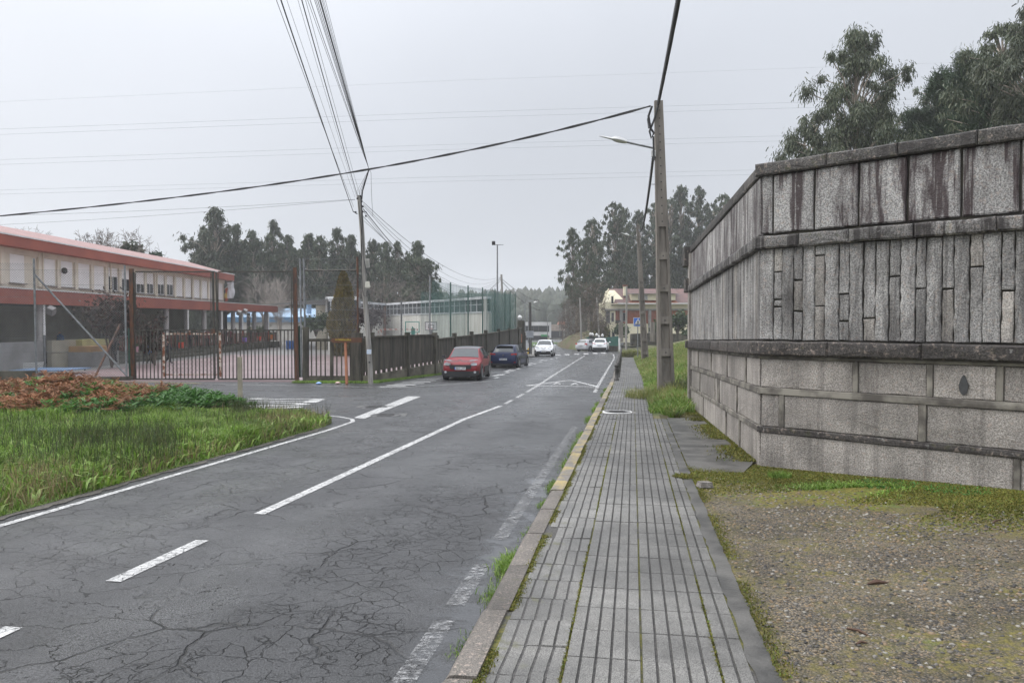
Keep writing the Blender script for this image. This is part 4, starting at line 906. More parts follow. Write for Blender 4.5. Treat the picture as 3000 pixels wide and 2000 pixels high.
# left end: parapet, planter and steps
GREYW = surf('grey_parapet', (.26, .255, .25), (.19, .185, .18), .8, .8, .2, 40, world=True, rnd=.05); BEIGEW = surf('beige_parapet', (.36, .33, .26), (.27, .25, .2), .8, .8, .2, 40, world=True, rnd=.05)
mb = MB(); mb.box((XB-.2, 38.0, (YZ+.78)/2), (.25, 7.6, .78-YZ)); mb.build('parapet', GREYW, school)
mb = MB(); mb.box((XB-.2, 43.85, (.12+.80)/2), (.3, 2.6, .68)); mb.box((XB-.2, 43.85, (YZ+.1)/2), (.26, 2.6, .1-YZ)); mb.build('parapet', BEIGEW, school)
mb = MB(); mb.box((XB+.5, 45.6, -.31), (1.6, 3.0, .85)); mb.build('planter_base', GREYW, school); mb = MB(); mb.box((XB+.45, 45.6, .27), (1.5, 2.9, .32)); mb.build('planter', surf('orange_render', (.42, .25, .11), (.33, .2, .1), 1, .8), school)
mb = MB(); mb.box((XB-.2, 46.4, .62), (1.0, 3.0, .36)); mb.build('planter_back', surf('yellow_render', (.38, .36, .16), (.28, .26, .13), 1, .8), school)
for i in range(5): mb = MB(); mb.box((XB+.9-.3*i, 48.0, YZ+.1+.06*i*2), (.32, 1.8, .2+.24*i)); mb.build('step', STEP, school)
for px_, w, h0, h1 in ((190, .9, .8, 2.3), (240, 1.0, .9, 2.2)):
    y = 31.3*F/(1500-px_); mb = MB(); mb.box((-31.3, y+6, 1.4), (.1, 2.4, 1.5)); wd = mb.build('porch_window', ALU, school); mb = MB(); mb.box((-31.24, y+5.4, 1.4), (.04, .95, 1.3)); mb.box((-31.24, y+6.6, 1.4), (.04, .95, 1.3)); mb.build('pane', GLASS_D, wd)
# floodlights under the porch eave
for px_, py_ in ((150, 910), (700, 916), (718, 912)):
    y = 24.8*F/(1500-px_); c = P(px_, py_, y); mb = MB(); mb.box(c, (.35, .3, .4), rx=.5, ry=.4); mb.build('porch_lamp', COLM, school)
# flags at the corner
y = yW1; fl2 = thing('flag_pair', 'white and red-orange flags hanging at the corner of the school', 'flag', (XW+.4, y, 4.2))
mb = MB(); mb.tube([(XW, y-.1, 5.0), (XW+1.0, y-.1, 5.9)], .03, 6); mb.build('pole', WHITE, fl2)
def flagm(name, x, w, z1, z0, cols):
    mb = MB(); n = 8
    for i in range(n+1): mb.v += [(x+w*k/3+.06*math.sin(i+k), y-.1+.1*math.sin(k*2+i*.5), z1+(z0-z1)*i/n) for k in range(4)]
    for i in range(n):
        for k in range(3): mb.f.append((4*i+k, 4*i+k+1, 4*i+5+k, 4*i+4+k)); mb.m.append(min(len(cols)-1, int(i*len(cols)/n)))
    mb.build(name, cols, fl2)
flagm('flag', XW+.35, .7, 5.75, 4.2, [plain('flag_white', (.7, .72, .75))]); flagm('flag', XW+.12, .35, 5.2, 3.9, [plain('flag_red', (.45, .1, .04)), plain('flag_yellow', (.6, .4, .08)), plain('flag_red2', (.45, .1, .04))])
# railing, pots and bins on the porch
rl = thing('porch_railing', 'red-brown bar railing along the edge of the school porch', 'railing', (XB-.1, 68, -.13))
RB = surf('red_brown_paint', (.14, .05, .035), (.09, .035, .028), 3, .6)
mb = MB(); mb.beam((XB-.1, 50, .85), (XB-.1, 83.5, .85), .06); mb.beam((XB-.1, 50, .0), (XB-.1, 83.5, .0), .05); mb.build('rail', RB, rl)
mb = MB(); yy = 50
while yy < 83.4: mb.box((XB-.1, yy, .42), (.03, .12 if int(yy*2) % 3 else .22, .84)); yy += .33
setp(mb.build('railing_bars', RB, rl), kind='stuff')
def pot(px, py0, py1, wpx, col, label, x=XB+.25):
    d = -x*F/(1500-px); c = P(px, py1, d); h = (py1-py0)*d/F; r = wpx*d/F/2
    t = thing('plant_pot', label, 'pot', c); mb = MB(); mb.box((0, 0, h/2), (r*1.7, r*1.7, h), taper=1.25); mb.build('planter_box', plain('pot_'+label.split()[0], col, .5), t, world=False)
    mb = MB(); [mb.box((random.uniform(-r, r)*.7, random.uniform(-r, r)*.7, h+.06*random.random()), (.12, .02, .2), rz=random.random()*3, rx=random.uniform(-.6, .6)) for _ in range(30)]; mb.build('foliage', plain('pot_leaf', (.05, .09, .03)), t, world=False)
pot(529, 1002, 1019, 17, (.55, .05, .02), 'red square plant pot on the school terrace, left of the middle of the gate', XB+.3); pot(717, 988, 1001, 10, (.22, .13, .45), 'purple plant pot at the edge of the porch'); pot(760, 985, 997, 8, (.6, .06, .03), 'red plant pot under the far end of the porch'); pot(795, 980, 993, 13, (.55, .16, .03), 'orange plant pot on the far corner of the porch'); pot(402, 1014, 1031, 9, (.6, .32, .4), 'pink box on the terrace beside the left gate post', XB+.7)
t = thing('waste_bin', 'blue wheeled bin standing on the far edge of the court', 'bin', (P(851, 1023, 75)[0], 75, YZ)); BLUE = plain('blue_plastic', (.03, .10, .32), .4)
mb = MB(); mb.box((0, 0, .42), (.62, .6, .72), taper=1.08); mb.build('body', BLUE, t, world=False); mb = MB(); mb.box((0, 0, .82), (.72, .7, .07)); mb.build('lid', BLUE, t, world=False); mb = MB(); [mb.lathe([(.08, -.03), (.08, .03)], (sx_*.25, -.2, .06), 10, 'x') for sx_ in (-1, 1)]; mb.build('wheel', STEEL_D, t, world=False)
# blue sheet-covered table and white grating in the left yard corner
t = thing('blue_table', 'low blue board lying behind the chain-link fence', 'board', P(150, 1085, 38)); mb = MB(); mb.box((0, 0, .06), (2.6, 2.4, .05)); mb.build('top', plain('pale_blue_board', (.12, .20, .33), .4), t, world=False); mb = MB(); [mb.box((sx_*1.1, sy_*1, .0), (.06, .06, .12)) for sx_ in (-1, 1) for sy_ in (-1, 1)]; mb.build('leg', GALV, t, world=False)
t = thing('white_pallet', 'white slatted pallet leaning by the parapet behind the chain-link fence', 'pallet', P(90, 1083, 40)); mb = MB(); [mb.box((0, .03*k, .04+.075*k), (1.2, .03, .05), ry=-.06) for k in range(5)]; mb.build('slats', WHITE, t, world=False)
# --- buildings behind the yard
hall = thing('sports_hall', 'white sports hall with a long dark window band behind the green net', 'building', (-8, 74, YZ))
HW = surf('stained_white_wall', (.62, .61, .57), (.48, .465, .42), .8, .8, .2, 30, world=True, rnd=0, det=8, streak=(2, 2, .25)); HG = (lambda m: m.end(m.mix(m.mr(m.noise(m.pos(), .4, 3), .3, .7), (.035, .04, .045), (.07, .08, .085)), .25, None, 0, .5))(Mt('hall_glazing')); RIM = surf('pale_metal_rim', (.55, .56, .58), None, 1, .5, rnd=0)
Cn = Vector((-13.7, 85)); Rn = Vector((-1.9, 63.2)); Ln = Vector((-16.2, 70))
def hwall(a, b, nb):
    d = (b-a).normalized(); n = Vector((-d.y, d.x)); 
    if n.y > 0: n = -n
    if a is Ln or b is Ln: n = Vector((1, 0)) if n.x < 0 else n
    q = lambda p, o, z: (p.x+n.x*o, p.y+n.y*o, z)
    mb = MB(); mb.prism([q(a, 0, YZ-.3), q(b, 0, YZ-.3), q(b, 0, 2.62), q(a, 0, 2.62)], (-n.x*.3, -n.y*.3, 0)); mb.build('wall', HW, hall)
    mb = MB(); mb.prism([q(a, .06, 2.62), q(b, .06, 2.62), q(b, .06, 2.74), q(a, .06, 2.74)], (-n.x*.3, -n.y*.3, 0)); mb.build('sill_band', RIM, hall)
    mb = MB(); mb.prism([q(a, .12, 3.74), q(b, .12, 3.74), q(b, .12, 3.95), q(a, .12, 3.95)], (-n.x*.4, -n.y*.4, 0)); mb.build('roof_edge', RIM, hall)
    for i in range(nb):
        p0 = a+(b-a)*(i/nb); p1 = a+(b-a)*((i+1)/nb)
        mb = MB(); mb.prism([q(p0, -.05, 2.74), q(p1, -.05, 2.74), q(p1, -.05, 3.74), q(p0, -.05, 3.74)], (-n.x*.1, -n.y*.1, 0)); wd = mb.build('window', HG, hall)
        mb = MB(); mb.prism([q(p0, .0, 2.74), q(p0+d*.07, .0, 2.74), q(p0+d*.07, .0, 3.74), q(p0, .0, 3.74)], (-n.x*.06, -n.y*.06, 0)); mb.prism([q(p0, -.01, 3.3), q(p1, -.01, 3.3), q(p1, -.01, 3.34), q(p0, -.01, 3.34)], (-n.x*.05, -n.y*.05, 0)); mb.build('frame', RIM, wd)
hwall(Cn, Rn, 22); hwall(Ln, Cn, 12)
mb = MB(); mb.add([(Cn.x, Cn.y, 3.97), (Rn.x, Rn.y, 3.97), (Rn.x-.5, Rn.y+14, 4.0), (Cn.x+9, Cn.y+14, 4.0), (Ln.x-12, Ln.y+20, 4.0), (Ln.x, Ln.y, 3.97)], [(0, 1, 2, 3), (0, 3, 4, 5)]); mb.build('roof', RIM, hall)
mb = MB(); e = Rn+Vector((-.45, 10)); mb.prism([(Rn.x-.1, Rn.y+.15, YZ-1), (e.x, e.y, YZ-1), (e.x, e.y, 3.72), (Rn.x-.1, Rn.y+.15, 3.72)], (-.3, .0, 0)); mb.build('wall', HW, hall)
c = P(1127, 900, 83); mb = MB(); mb.tube([(c.x, c.y, YZ), (c.x, c.y, 3.6)], .16, 8); mb.build('red_column', RUST, hall)
ann = thing('annex_building', 'small beige block with a white framed window beside the dark conifer', 'building', P(945, 990, 74)); a = P(925, 899, 74); b = P(956, 934, 74)
mb = MB(); mb.box(((a.x+b.x)/2, 75, 1.2), (b.x-a.x, 2, a.z+1.2)); mb.build('wall', BEIGEW, ann); a = P(953, 873, 73); b = P(1046, 933, 73)
mb = MB(); mb.box(((a.x+b.x)/2, 74.2, (a.z+b.z)/2), (b.x-a.x, 1.2, a.z-b.z)); mb.build('window', HG, ann); mb = MB()
for x in (a.x, a.x+.75, b.x): mb.box((x, 73.5, (a.z+b.z)/2), (.16, .2, a.z-b.z+.2))
mb.box(((a.x+b.x)/2, 73.5, a.z), (b.x-a.x, .2, .3)); mb.box(((a.x+b.x)/2, 73.5, b.z), (b.x-a.x, .2, .18)); mb.build('window_frame', WHITE, ann)
blu = thing('blue_roofed_shed', 'pale shed with a light blue metal roof behind the porch columns', 'building', P(800, 990, 108)); a = P(655, 903, 108); b = P(935, 990, 108)
mb = MB(); mb.add([(a.x, 108, 2.55), (b.x, 108, 2.55), (b.x-1, 113, 4.0), (a.x, 113, 4.0)], [(0, 1, 2, 3)]); mb.build('roof', plain('pale_blue_roof', (.40, .55, .72), .5), blu); mb = MB(); mb.box(((a.x+b.x)/2, 108, 2.35), (b.x-a.x, .2, .7)); mb.build('fascia', plain('blue_fascia', (.10, .22, .36), .5), blu)
mb = MB(); mb.box(((a.x+b.x)/2, 110.2, .5), (b.x-a.x-.5, 4, 3.4)); mb.build('wall', surf('pale_wall', (.5, .48, .44), None, 1, .8), blu); c = P(905, 898, 109); mb = MB(); mb.lathe([(.35, -1), (.35, .3), (.55, .35), (.1, .7)], c, 10); mb.build('roof_vent', plain('vent_blue', (.25, .4, .6), .5), blu)
# ------------------------------------------------------------------ trees
BARK_E = surf('eucalyptus_bark', (.34, .29, .24), (.15, .12, .095), 1.2, .8, .4, 20, streak=(4, 4, .6), rnd=.15)
BARK_D = surf('grey_twig_bark', (.16, .135, .115), (.10, .085, .075), 2, .9, rnd=.12)
BARK_P = surf('pale_birch_bark', (.42, .38, .34), (.24, .21, .19), 2, .8, rnd=.1)
LEAF_E = leafmat('eucalyptus_leaves', [(.026, .040, .020), (.042, .060, .032), (.060, .078, .044), (.085, .095, .055)], .5, .2)
LEAF_N = leafmat('near_eucalyptus_leaves', [(.030, .044, .022), (.052, .070, .036), (.078, .094, .055), (.13, .14, .085)], .45, .25)
LEAF_P = leafmat('pine_needles', [(.022, .042, .022), (.042, .074, .036), (.066, .10, .052)], .6, .1)
LEAF_C = leafmat('golden_conifer_sprays', [(.060, .055, .016), (.115, .095, .024), (.16, .115, .03)], .7, .1)
LEAF_R = leafmat('purple_leaves', [(.018, .012, .012), (.030, .018, .018), (.045, .024, .022)], .6, .15)
LEAF_DR = leafmat('dark_red_leaves', [(.022, .020, .014), (.04, .028, .018), (.07, .022, .018)], .6, .15)
LEAF_G = leafmat('garden_green_leaves', [(.015, .03, .010), (.03, .055, .016), (.05, .08, .022)], .5, .2)
LEAF_Y = leafmat('yellow_green_leaves', [(.05, .06, .012), (.10, .10, .018), (.16, .135, .03)], .5, .3)
LEAF_B = leafmat('brown_brush', [(.045, .034, .024), (.075, .055, .040), (.095, .075, .055)], .8, .1)
def unit(n, rs): v = rs.normal(size=(n, 3)); return v/np.linalg.norm(v, axis=1)[:, None]
def clump_leaves(rs, C, rad_, n, L, W, droop=.7, flat=1.0):
    """n leaf faces spread through ellipsoid clumps, hanging a little"""
    idx = rs.randint(0, len(C), n) if np.isscalar(rad_) else rs.choice(len(C), n, p=(rad_**2/np.sum(rad_**2)))
    r = (np.full(len(C), rad_) if np.isscalar(rad_) else rad_)[idx]
    d = unit(n, rs); k = np.minimum(np.abs(rs.normal(0, .62, n)), 1.7); p = C[idx]+d*(r*k)[:, None]*np.array([1, 1, flat])
    ax = unit(n, rs)*(1-droop)+np.array([0, 0, -1.])*droop+d*.35; ax /= np.linalg.norm(ax, axis=1)[:, None]
    sd = np.cross(ax, unit(n, rs)); sd /= np.linalg.norm(sd, axis=1)[:, None]
    s = rs.uniform(.6, 1.3, n)
    return quads_from_centres(p, ax*(L/2*s)[:, None], sd*(W/2*s)[:, None])
def euc(seed, H=20., w=2.6, cf=.2, ncl=46, nl=6000, L=.5, W=.14, cone=.6, cr=1.0, mat=None, forks=1):
    rs = np.random.RandomState(seed); mb = MB(); lean = rs.normal(0, .02, 2)
    def trunk(h, k=0): return np.array([lean[0]*h*H+.25*math.sin(h*5+seed+k*2)+k*1.1*h, lean[1]*h*H+.25*math.cos(h*4+seed)+k*.5*h, h*H])
    for k in range(forks): mb.tube([trunk(h, k*(1 if k % 2 else -1)) for h in np.linspace(0, .96, 9)], [.30*(1-.85*h)*(H/20) for h in np.linspace(0, .96, 9)], 6)
    C = []; Rr = []
    for i in range(ncl):
        u = (i+rs.rand())/ncl; h = cf+(1-cf)*u**.9
        prof = (1-u)**cone*(.55+.45*min(1, u*5))*w; prof *= rs.uniform(.35, 1.25)*(1+.35*math.sin(u*17+seed))
        a = i*2.4+rs.uniform(-.8, .8); r = prof*math.sqrt(rs.uniform(.15, 1)); b = trunk(h, rs.randint(forks)*(1 if rs.rand() > .5 else -1) if forks > 1 else 0)
        c = b+np.array([math.cos(a)*r, math.sin(a)*r, .25*r]); C.append(c); Rr.append(cr*rs.uniform(.5, 1.2)*(1-.5*u))
        if r > .5: mb.tube([trunk(max(.05, h-.04-.03*r)), (b+c)/2+np.array([0, 0, -.1*r]), c], [.07, .045, .02], 4, cap=False)
    C = np.array(C); Rr = np.array(Rr)
    V, Fq = clump_leaves(rs, C, Rr, nl, L, W)
    return mb.mesh('trunk', BARK_E, True, False), np_mesh('crown', V, Fq, mat or LEAF_E)
def plant(name, label, cat, pair, loc, sc=(1, 1, 1), rz=0, group=None, parts=('trunk', 'crown')):
    t = thing(name, label, cat, loc, rz, group)
    for n, m in zip(parts, pair): o = link(n, m, t); o.scale = sc
    return t
EA = [euc(20+i, 20, 3.7+.45*i, .10, 110, 19000, .42, .10, .40+.06*i, 1.0) for i in range(4)]
EB = [euc(40+i, 22, 3.7, .32, 120, 13000, .40, .10, .45, .74) for i in range(4)]
ordn = ['first', 'second', 'third', 'fourth', 'fifth', 'sixth', 'seventh', 'eighth', 'ninth', 'tenth', 'eleventh', 'twelfth', 'thirteenth', 'fourteenth', 'fifteenth']
row = [(590, 668, 118), (632, 614, 116), (689, 660, 121), (746, 680, 117), (797, 652, 120), (840, 694, 116), (899, 688, 121), (944, 694, 117), (988, 674, 122), (1024, 694, 118), (1090, 706, 119), (1129, 712, 116), (1168, 712, 120), (1222, 712, 108), (1256, 762, 107)]
for i, (px, y, d) in enumerate(row):
    p = P(px, y, d); zb = YZ-.5; H = p.z-zb; pr = EA[i % 4]
    s = H/20; wv = 1.25 if i == 1 else (1.0 if i < 13 else 1.15)
    plant('eucalyptus_tree', ('tallest broad dark eucalyptus in the row behind the school roof' if i == 1 else ('last low eucalyptus at the right end of the row, behind the green net' if i == 14 else 'dark eucalyptus, %s from the left in the row behind school and sports hall' % ordn[i])), 'tree', pr, (p.x, d, zb), (s*wv, s*wv, s), i*1.3, 'eucalyptus row behind the school')
rsw = np.random.RandomState(5)
def mass(name, n, f, L, W, mat, kind='stuff'):
    C = np.array([f(rsw) for _ in range(n)]); V, Fq = clump_leaves(rsw, C, 1.3, n*26, L, W, .3); return setp(link(name, np_mesh(name, V, Fq, mat)), kind=kind)
def backwood(rs):
    px = rs.uniform(540, 1290); d = rs.uniform(121, 140); top = np.interp(px, [540, 640, 760, 1000, 1230, 1290], [11, 16, 14.5, 14, 12, 6]); return (P(px, 950, d).x, d, YZ+(top)*rs.rand()**.8)
mass('backwood_foliage', 900, backwood, .9, .45, LEAF_E)
# roadside eucalyptuses on the right, tall bare trunks and gaps
rt = [(1690, 674, 128, 0), (1722, 700, 122, 1), (1740, 646, 133, 2), (1798, 600, 140, 3), (1830, 612, 150, 1), (1868, 622, 155, 0), (1913, 598, 160, 2), (1955, 585, 150, 3), (1992, 550, 152, 0), (2047, 550, 156, 1), (2092, 598, 150, 2), (2136, 572, 140, 3)]
for i, (px, y, d, v) in enumerate(rt):
    p = P(px, y, d); zb = ground_z(p.x, d)-.2; H = p.z-zb; s = H/22; lab = 'leaning eucalyptus nearest the road at the left edge of the right-hand wood' if i == 0 else 'tall bare-trunked eucalyptus behind the yellow house, %s from the road' % ordn[i]
    t = plant('eucalyptus_tree', lab, 'tree', EB[v], (p.x, d, zb), (s*1.0, s*1.0, s), i*2.1, 'eucalyptus wood behind the house')
    if i == 0: t.rotation_euler = (0, rad(-4), 1.0)
def rwood(rs):
    px = rs.uniform(1700, 2150); d = rs.uniform(150, 175); return (P(px, 950, d).x, d, 1+np.interp(px, [1700, 1800, 2150], [5, 12, 16])*rs.rand())
mass('right_backwood_foliage', 260, rwood, .8, .4, LEAF_E)
# near trees behind the granite wall
EN = [euc(71, 19, 4.0, .34, 125, 80000, .21, .045, .34, .98, LEAF_N), euc(72, 13, 2.5, .25, 75, 34000, .20, .04, .42, .8, LEAF_N, 2), euc(74, 18, 3.4, .35, 80, 36000, .20, .04, .4, .8, LEAF_N)]
def near(px, y, d, v, lab, rz, wv=1.0):
    p = P(px, y, d); H0 = (19, 13, 18)[v]; zb = -.3; s = (p.z-zb)/H0; plant('eucalyptus_tree', lab, 'tree', EN[v], (p.x, d, zb), (s*wv, s*wv, s), rz, 'trees behind the granite wall')
near(2505, 112, 50, 0, 'tall airy eucalyptus with a pale trunk above the middle of the granite wall', .4, .9)
near(2388, 335, 52, 1, 'short bushy eucalyptus at the left end of the trees above the wall', 1.2, 1.0)
near(2600, 330, 57, 1, 'dark leafy tree just right of the tall eucalyptus above the wall', 2.6, 1.15)
near(2722, 246, 60, 2, 'slim eucalyptus between the tall one and the dark pines above the wall', .9, .9)
near(2962, 80, 44, 2, 'tall eucalyptus at the right edge behind the dark pines', 4.4, 1.1); near(3040, 40, 40, 0, 'tall eucalyptus cut by the top right corner of the photo', 3.0, 1.0)
def pine(seed, H=15., w=2.1):
    rs = np.random.RandomState(seed); mb = MB(); mb.tube([(0, 0, h) for h in np.linspace(0, H*.95, 6)], [.22*(1-.8*k/5) for k in range(6)], 6); C = []; D = []
    for i in range(85):
        u = rs.rand(); h = H*(.30+.68*u); r = w*(1-u)**.6*rs.uniform(.25, 1.05)+.2; a = rs.rand()*6.28; c = np.array([math.cos(a)*r, math.sin(a)*r, h+.22*r]); C.append(c); D.append(np.array([math.cos(a)*.55, math.sin(a)*.55, .75]))
        if i % 3 == 0: mb.tube([(0, 0, h-.3*r), c], [.05, .02], 4, cap=False)
    C = np.array(C); D = np.array(D); n = 30000; idx = rs.randint(0, len(C), n); off = rs.normal(0, .15, (n, 3)); p = C[idx]+off+D[idx]*rs.uniform(-.5, .6, n)[:, None]
    ax = D[idx]+unit(n, rs)*.75; ax /= np.linalg.norm(ax, axis=1)[:, None]; sd = np.cross(ax, unit(n, rs)); sd /= np.linalg.norm(sd, axis=1)[:, None]
    V, Fq = quads_from_centres(p, ax*.16, sd*.013); return mb.mesh('trunk', BARK_D, True, False), np_mesh('crown', V, Fq, LEAF_P)
PN = [pine(5), pine(6, 14, 1.7)]
for px, y, d, v, lab, rz in ((2852, 172, 47, 0, 'broad dark pine above the wall, tallest of the pines', 0), (2783, 222, 50, 1, 'narrow pine on the left of the broad dark pine', 1.), (2925, 205, 44, 1, 'dark pine between the broad pine and the right edge', 2.), (2690, 330, 52, 0, 'low spreading pine partly hidden by the wall top', 3.)):
    p = P(px, y, d); s = (p.z+.3)/(15 if v == 0 else 14); plant('pine_tree', lab, 'tree', PN[v], (p.x, d, -.3), (s*1.1, s*1.1, s), rz, 'pines behind the granite wall')
# conifer and shrubs in the school yard
def conifer(seed, H=6.4, w=1.12):
    rs = np.random.RandomState(seed); n = 9000; u = rs.rand(n)**1.2; a = rs.rand(n)*6.283; pr = np.where(u < .3, .80+.2*u/.3, (1-(u-.3)/.7)**.62*1.0+.0)
    pr = pr*(1+.10*np.sin(a*3+u*9)+.08*np.sin(a*7+u*23)); r = w*pr*rs.uniform(.72, 1.04, n); p = np.stack([np.cos(a)*r, np.sin(a)*r, .15+u*(H-.15)], 1)
    ax = np.stack([np.cos(a)*.35, np.sin(a)*.35, np.ones(n)], 1)+rs.normal(0, .25, (n, 3)); ax /= np.linalg.norm(ax, axis=1)[:, None]; sd = np.cross(ax, unit(n, rs)); sd /= np.linalg.norm(sd, axis=1)[:, None]
    V, Fq = quads_from_centres(p, ax*.14, sd*.05); mb = MB(); mb.tube([(0, 0, 0), (0, 0, H*.9)], [.14, .03], 6); return mb.mesh('trunk', BARK_D, True, False), np_mesh('crown', V, Fq, LEAF_C)
p = P(1006, 796, 60); plant('conifer_tree', 'dense golden-brown cone-shaped conifer left of the wooden pole', 'tree', conifer(3, p.z-YZ), (p.x, 60, YZ))
def shrub(seed, R_, H, n, L, W, mat, stem=.5, ncl=14):
    rs = np.random.RandomState(seed); C = []; mb = MB()
    for i in range(ncl):
        a = rs.rand()*6.28; r = R_*math.sqrt(rs.rand())*.75; z = stem+(H-stem)*(.25+.6*rs.rand())*(1-.35*(r/R_)**2); C.append((r*math.cos(a), r*math.sin(a), z)); mb.tube([(0, 0, 0), (r*.3*math.cos(a), r*.3*math.sin(a), z*.6), C[-1]], [.06, .04, .012], 4, cap=False)
    V, Fq = clump_leaves(rs, np.array(C), R_*.42, n, L, W, .25); return mb.mesh('stem', BARK_D, True, False), np_mesh('foliage', V, Fq, mat)
def sh(px, ptop, pbase, d, wpx, seed, mat, lab, name='shrub', cat='shrub', stem=.3, n=2600, L=.16, W=.08, z0=None):
    p = P(px, ptop, d); b = P(px, pbase, d).z if z0 is None else z0; plant(name, lab, cat, shrub(seed, wpx*d/F/2, p.z-b, n, L, W, mat, stem), (p.x, d, b), parts=('stem', 'foliage'))
sh(1085, 905, 985, 58, 100, 3, LEAF_R, 'dark purple round tree beside the wooden pole, in front of the sports hall', 'purple_tree', 'tree', .9, 3400)
sh(925, 912, 985, 62, 80, 4, LEAF_G, 'dark green bush left of the golden conifer', n=2600); sh(1010, 930, 990, 61, 90, 8, LEAF_G, 'green bush at the foot of the golden conifer', n=2200)
sh(325, 862, 1050, 43.5, 190, 5, LEAF_DR, 'spreading dark red-brown tree in front of the school porch', 'porch_tree', 'tree', 1.7, 6500, .15, .06, YZ)
sh(452, 905, 1040, 46, 90, 15, LEAF_DR, 'dark drooping bush behind the left gate leaf', n=2500, z0=YZ)
sh(760, 962, 990, 88, 70, 6, LEAF_G, 'low green bushes behind the porch corner', n=1200, L=.25, W=.14)
# bare trees
def bare(seed, H=9., spread=.55, depth=6, mat=BARK_D, r0=.16, n0=1, up=.25):
    rs = np.random.RandomState(seed); V = []; Fq = []
    def seg(a, b, ra, rb):
        d = b-a; l = np.linalg.norm(d); d = d/l; u = np.cross(d, [.3, .9, .2]); u /= np.linalg.norm(u); w = np.cross(d, u); k = len(V)
        for p, r in ((a, ra), (b, rb)):
            for t in (0, 2.094, 4.189): V.append(p+(u*math.cos(t)+w*math.sin(t))*r)
        for i in range(3): Fq.append((k+i, k+(i+1) % 3, k+3+(i+1) % 3, k+3+i))
    def grow(p, d, l, r, lv):
        m = p+d*l*.5+rs.normal(0, .04*l, 3); e = p+d*l; seg(p, m, r, r*.85); seg(m, e, r*.85, r*.68)
        if lv == 0: return
        for _ in range(3 if (lv > 1 and rs.rand() < .8) else 2):
            nd = d+rs.normal(0, spread, 3)+np.array([0, 0, up*.6]); nd /= np.linalg.norm(nd); grow(e if rs.rand() < .65 else m, nd, l*rs.uniform(.62, .85), max(r*.6, .011), lv-1)
    for k in range(n0):
        d = np.array([0, 0, 1.])+(rs.normal(0, .35, 3) if n0 > 1 else 0); d /= np.linalg.norm(d); grow(np.array([rs.normal(0, .2)*(n0 > 1), 0, 0.]), d, H*.27, r0, depth)
    V = np.array(V); V[:, 2] *= H/max(V[:, 2].max(), .1)
    return np_mesh('branches', V, Fq, mat)
BT = [bare(3, 9, .62, 7, up=.1), bare(4, 9, .66, 7, up=.1), bare(9, 9, .45, 6, BARK_P, .09, 3), bare(12, 5, .5, 5, BARK_D, .05, 5)]
def bt(px, top, d, v, lab, sw=1.0, rz=0, grp=None, zb=YZ, name='bare_tree'):
    p = P(px, top, d); H = p.z-zb; t = thing(name, lab, 'tree' if name == 'bare_tree' else 'shrub', (p.x, d, zb), rz, grp); s = H/(9 if v < 3 else 5); o = link('branches', BT[v], t); o.scale = (s*sw, s*sw, s)
for i, (px, top, d, v) in enumerate(((-30, 640, 78, 0), (60, 652, 76, 1), (140, 655, 80, 0), (205, 672, 82, 1), (262, 655, 84, 1), (318, 660, 84, 0), (372, 672, 88, 1), (430, 712, 92, 0))):
    bt(px, top, d, v, 'leafless grey tree above the school roof, %s from the left' % ordn[i], 1.25, i*1.9, 'leafless trees behind the school roof')
sh(385, 718, 800, 86, 80, 21, LEAF_E, 'dark rounded tree among the leafless ones above the roof', 'leafy_tree', 'tree', 1, 2600, .4, .2); sh(452, 735, 800, 90, 40, 22, LEAF_P, 'small dark pine at the right end of the leafless trees', 'small_pine', 'tree', 1, 1500, .4, .12)
bt(822, 775, 92, 2, 'leafless tree with pale upright branches seen through the gate', 1.0, .4); bt(770, 790, 98, 0, 'brown leafless tree behind the far end of the school', 1.3, 1.2); bt(860, 800, 96, 1, 'brown leafless tree left of the gate post', 1.2, 2.)
bt(1130, 790, 102, 0, 'leafless brown tree behind the sports hall roof', 1.4, .5); bt(1060, 800, 100, 1, 'leafless brown tree behind the pole', 1.3, 2.5)
def brown(rs):
    px = rs.uniform(700, 1290); d = rs.uniform(103, 112); return (P(px, 950, d).x, d, YZ+4+3.2*rs.rand())
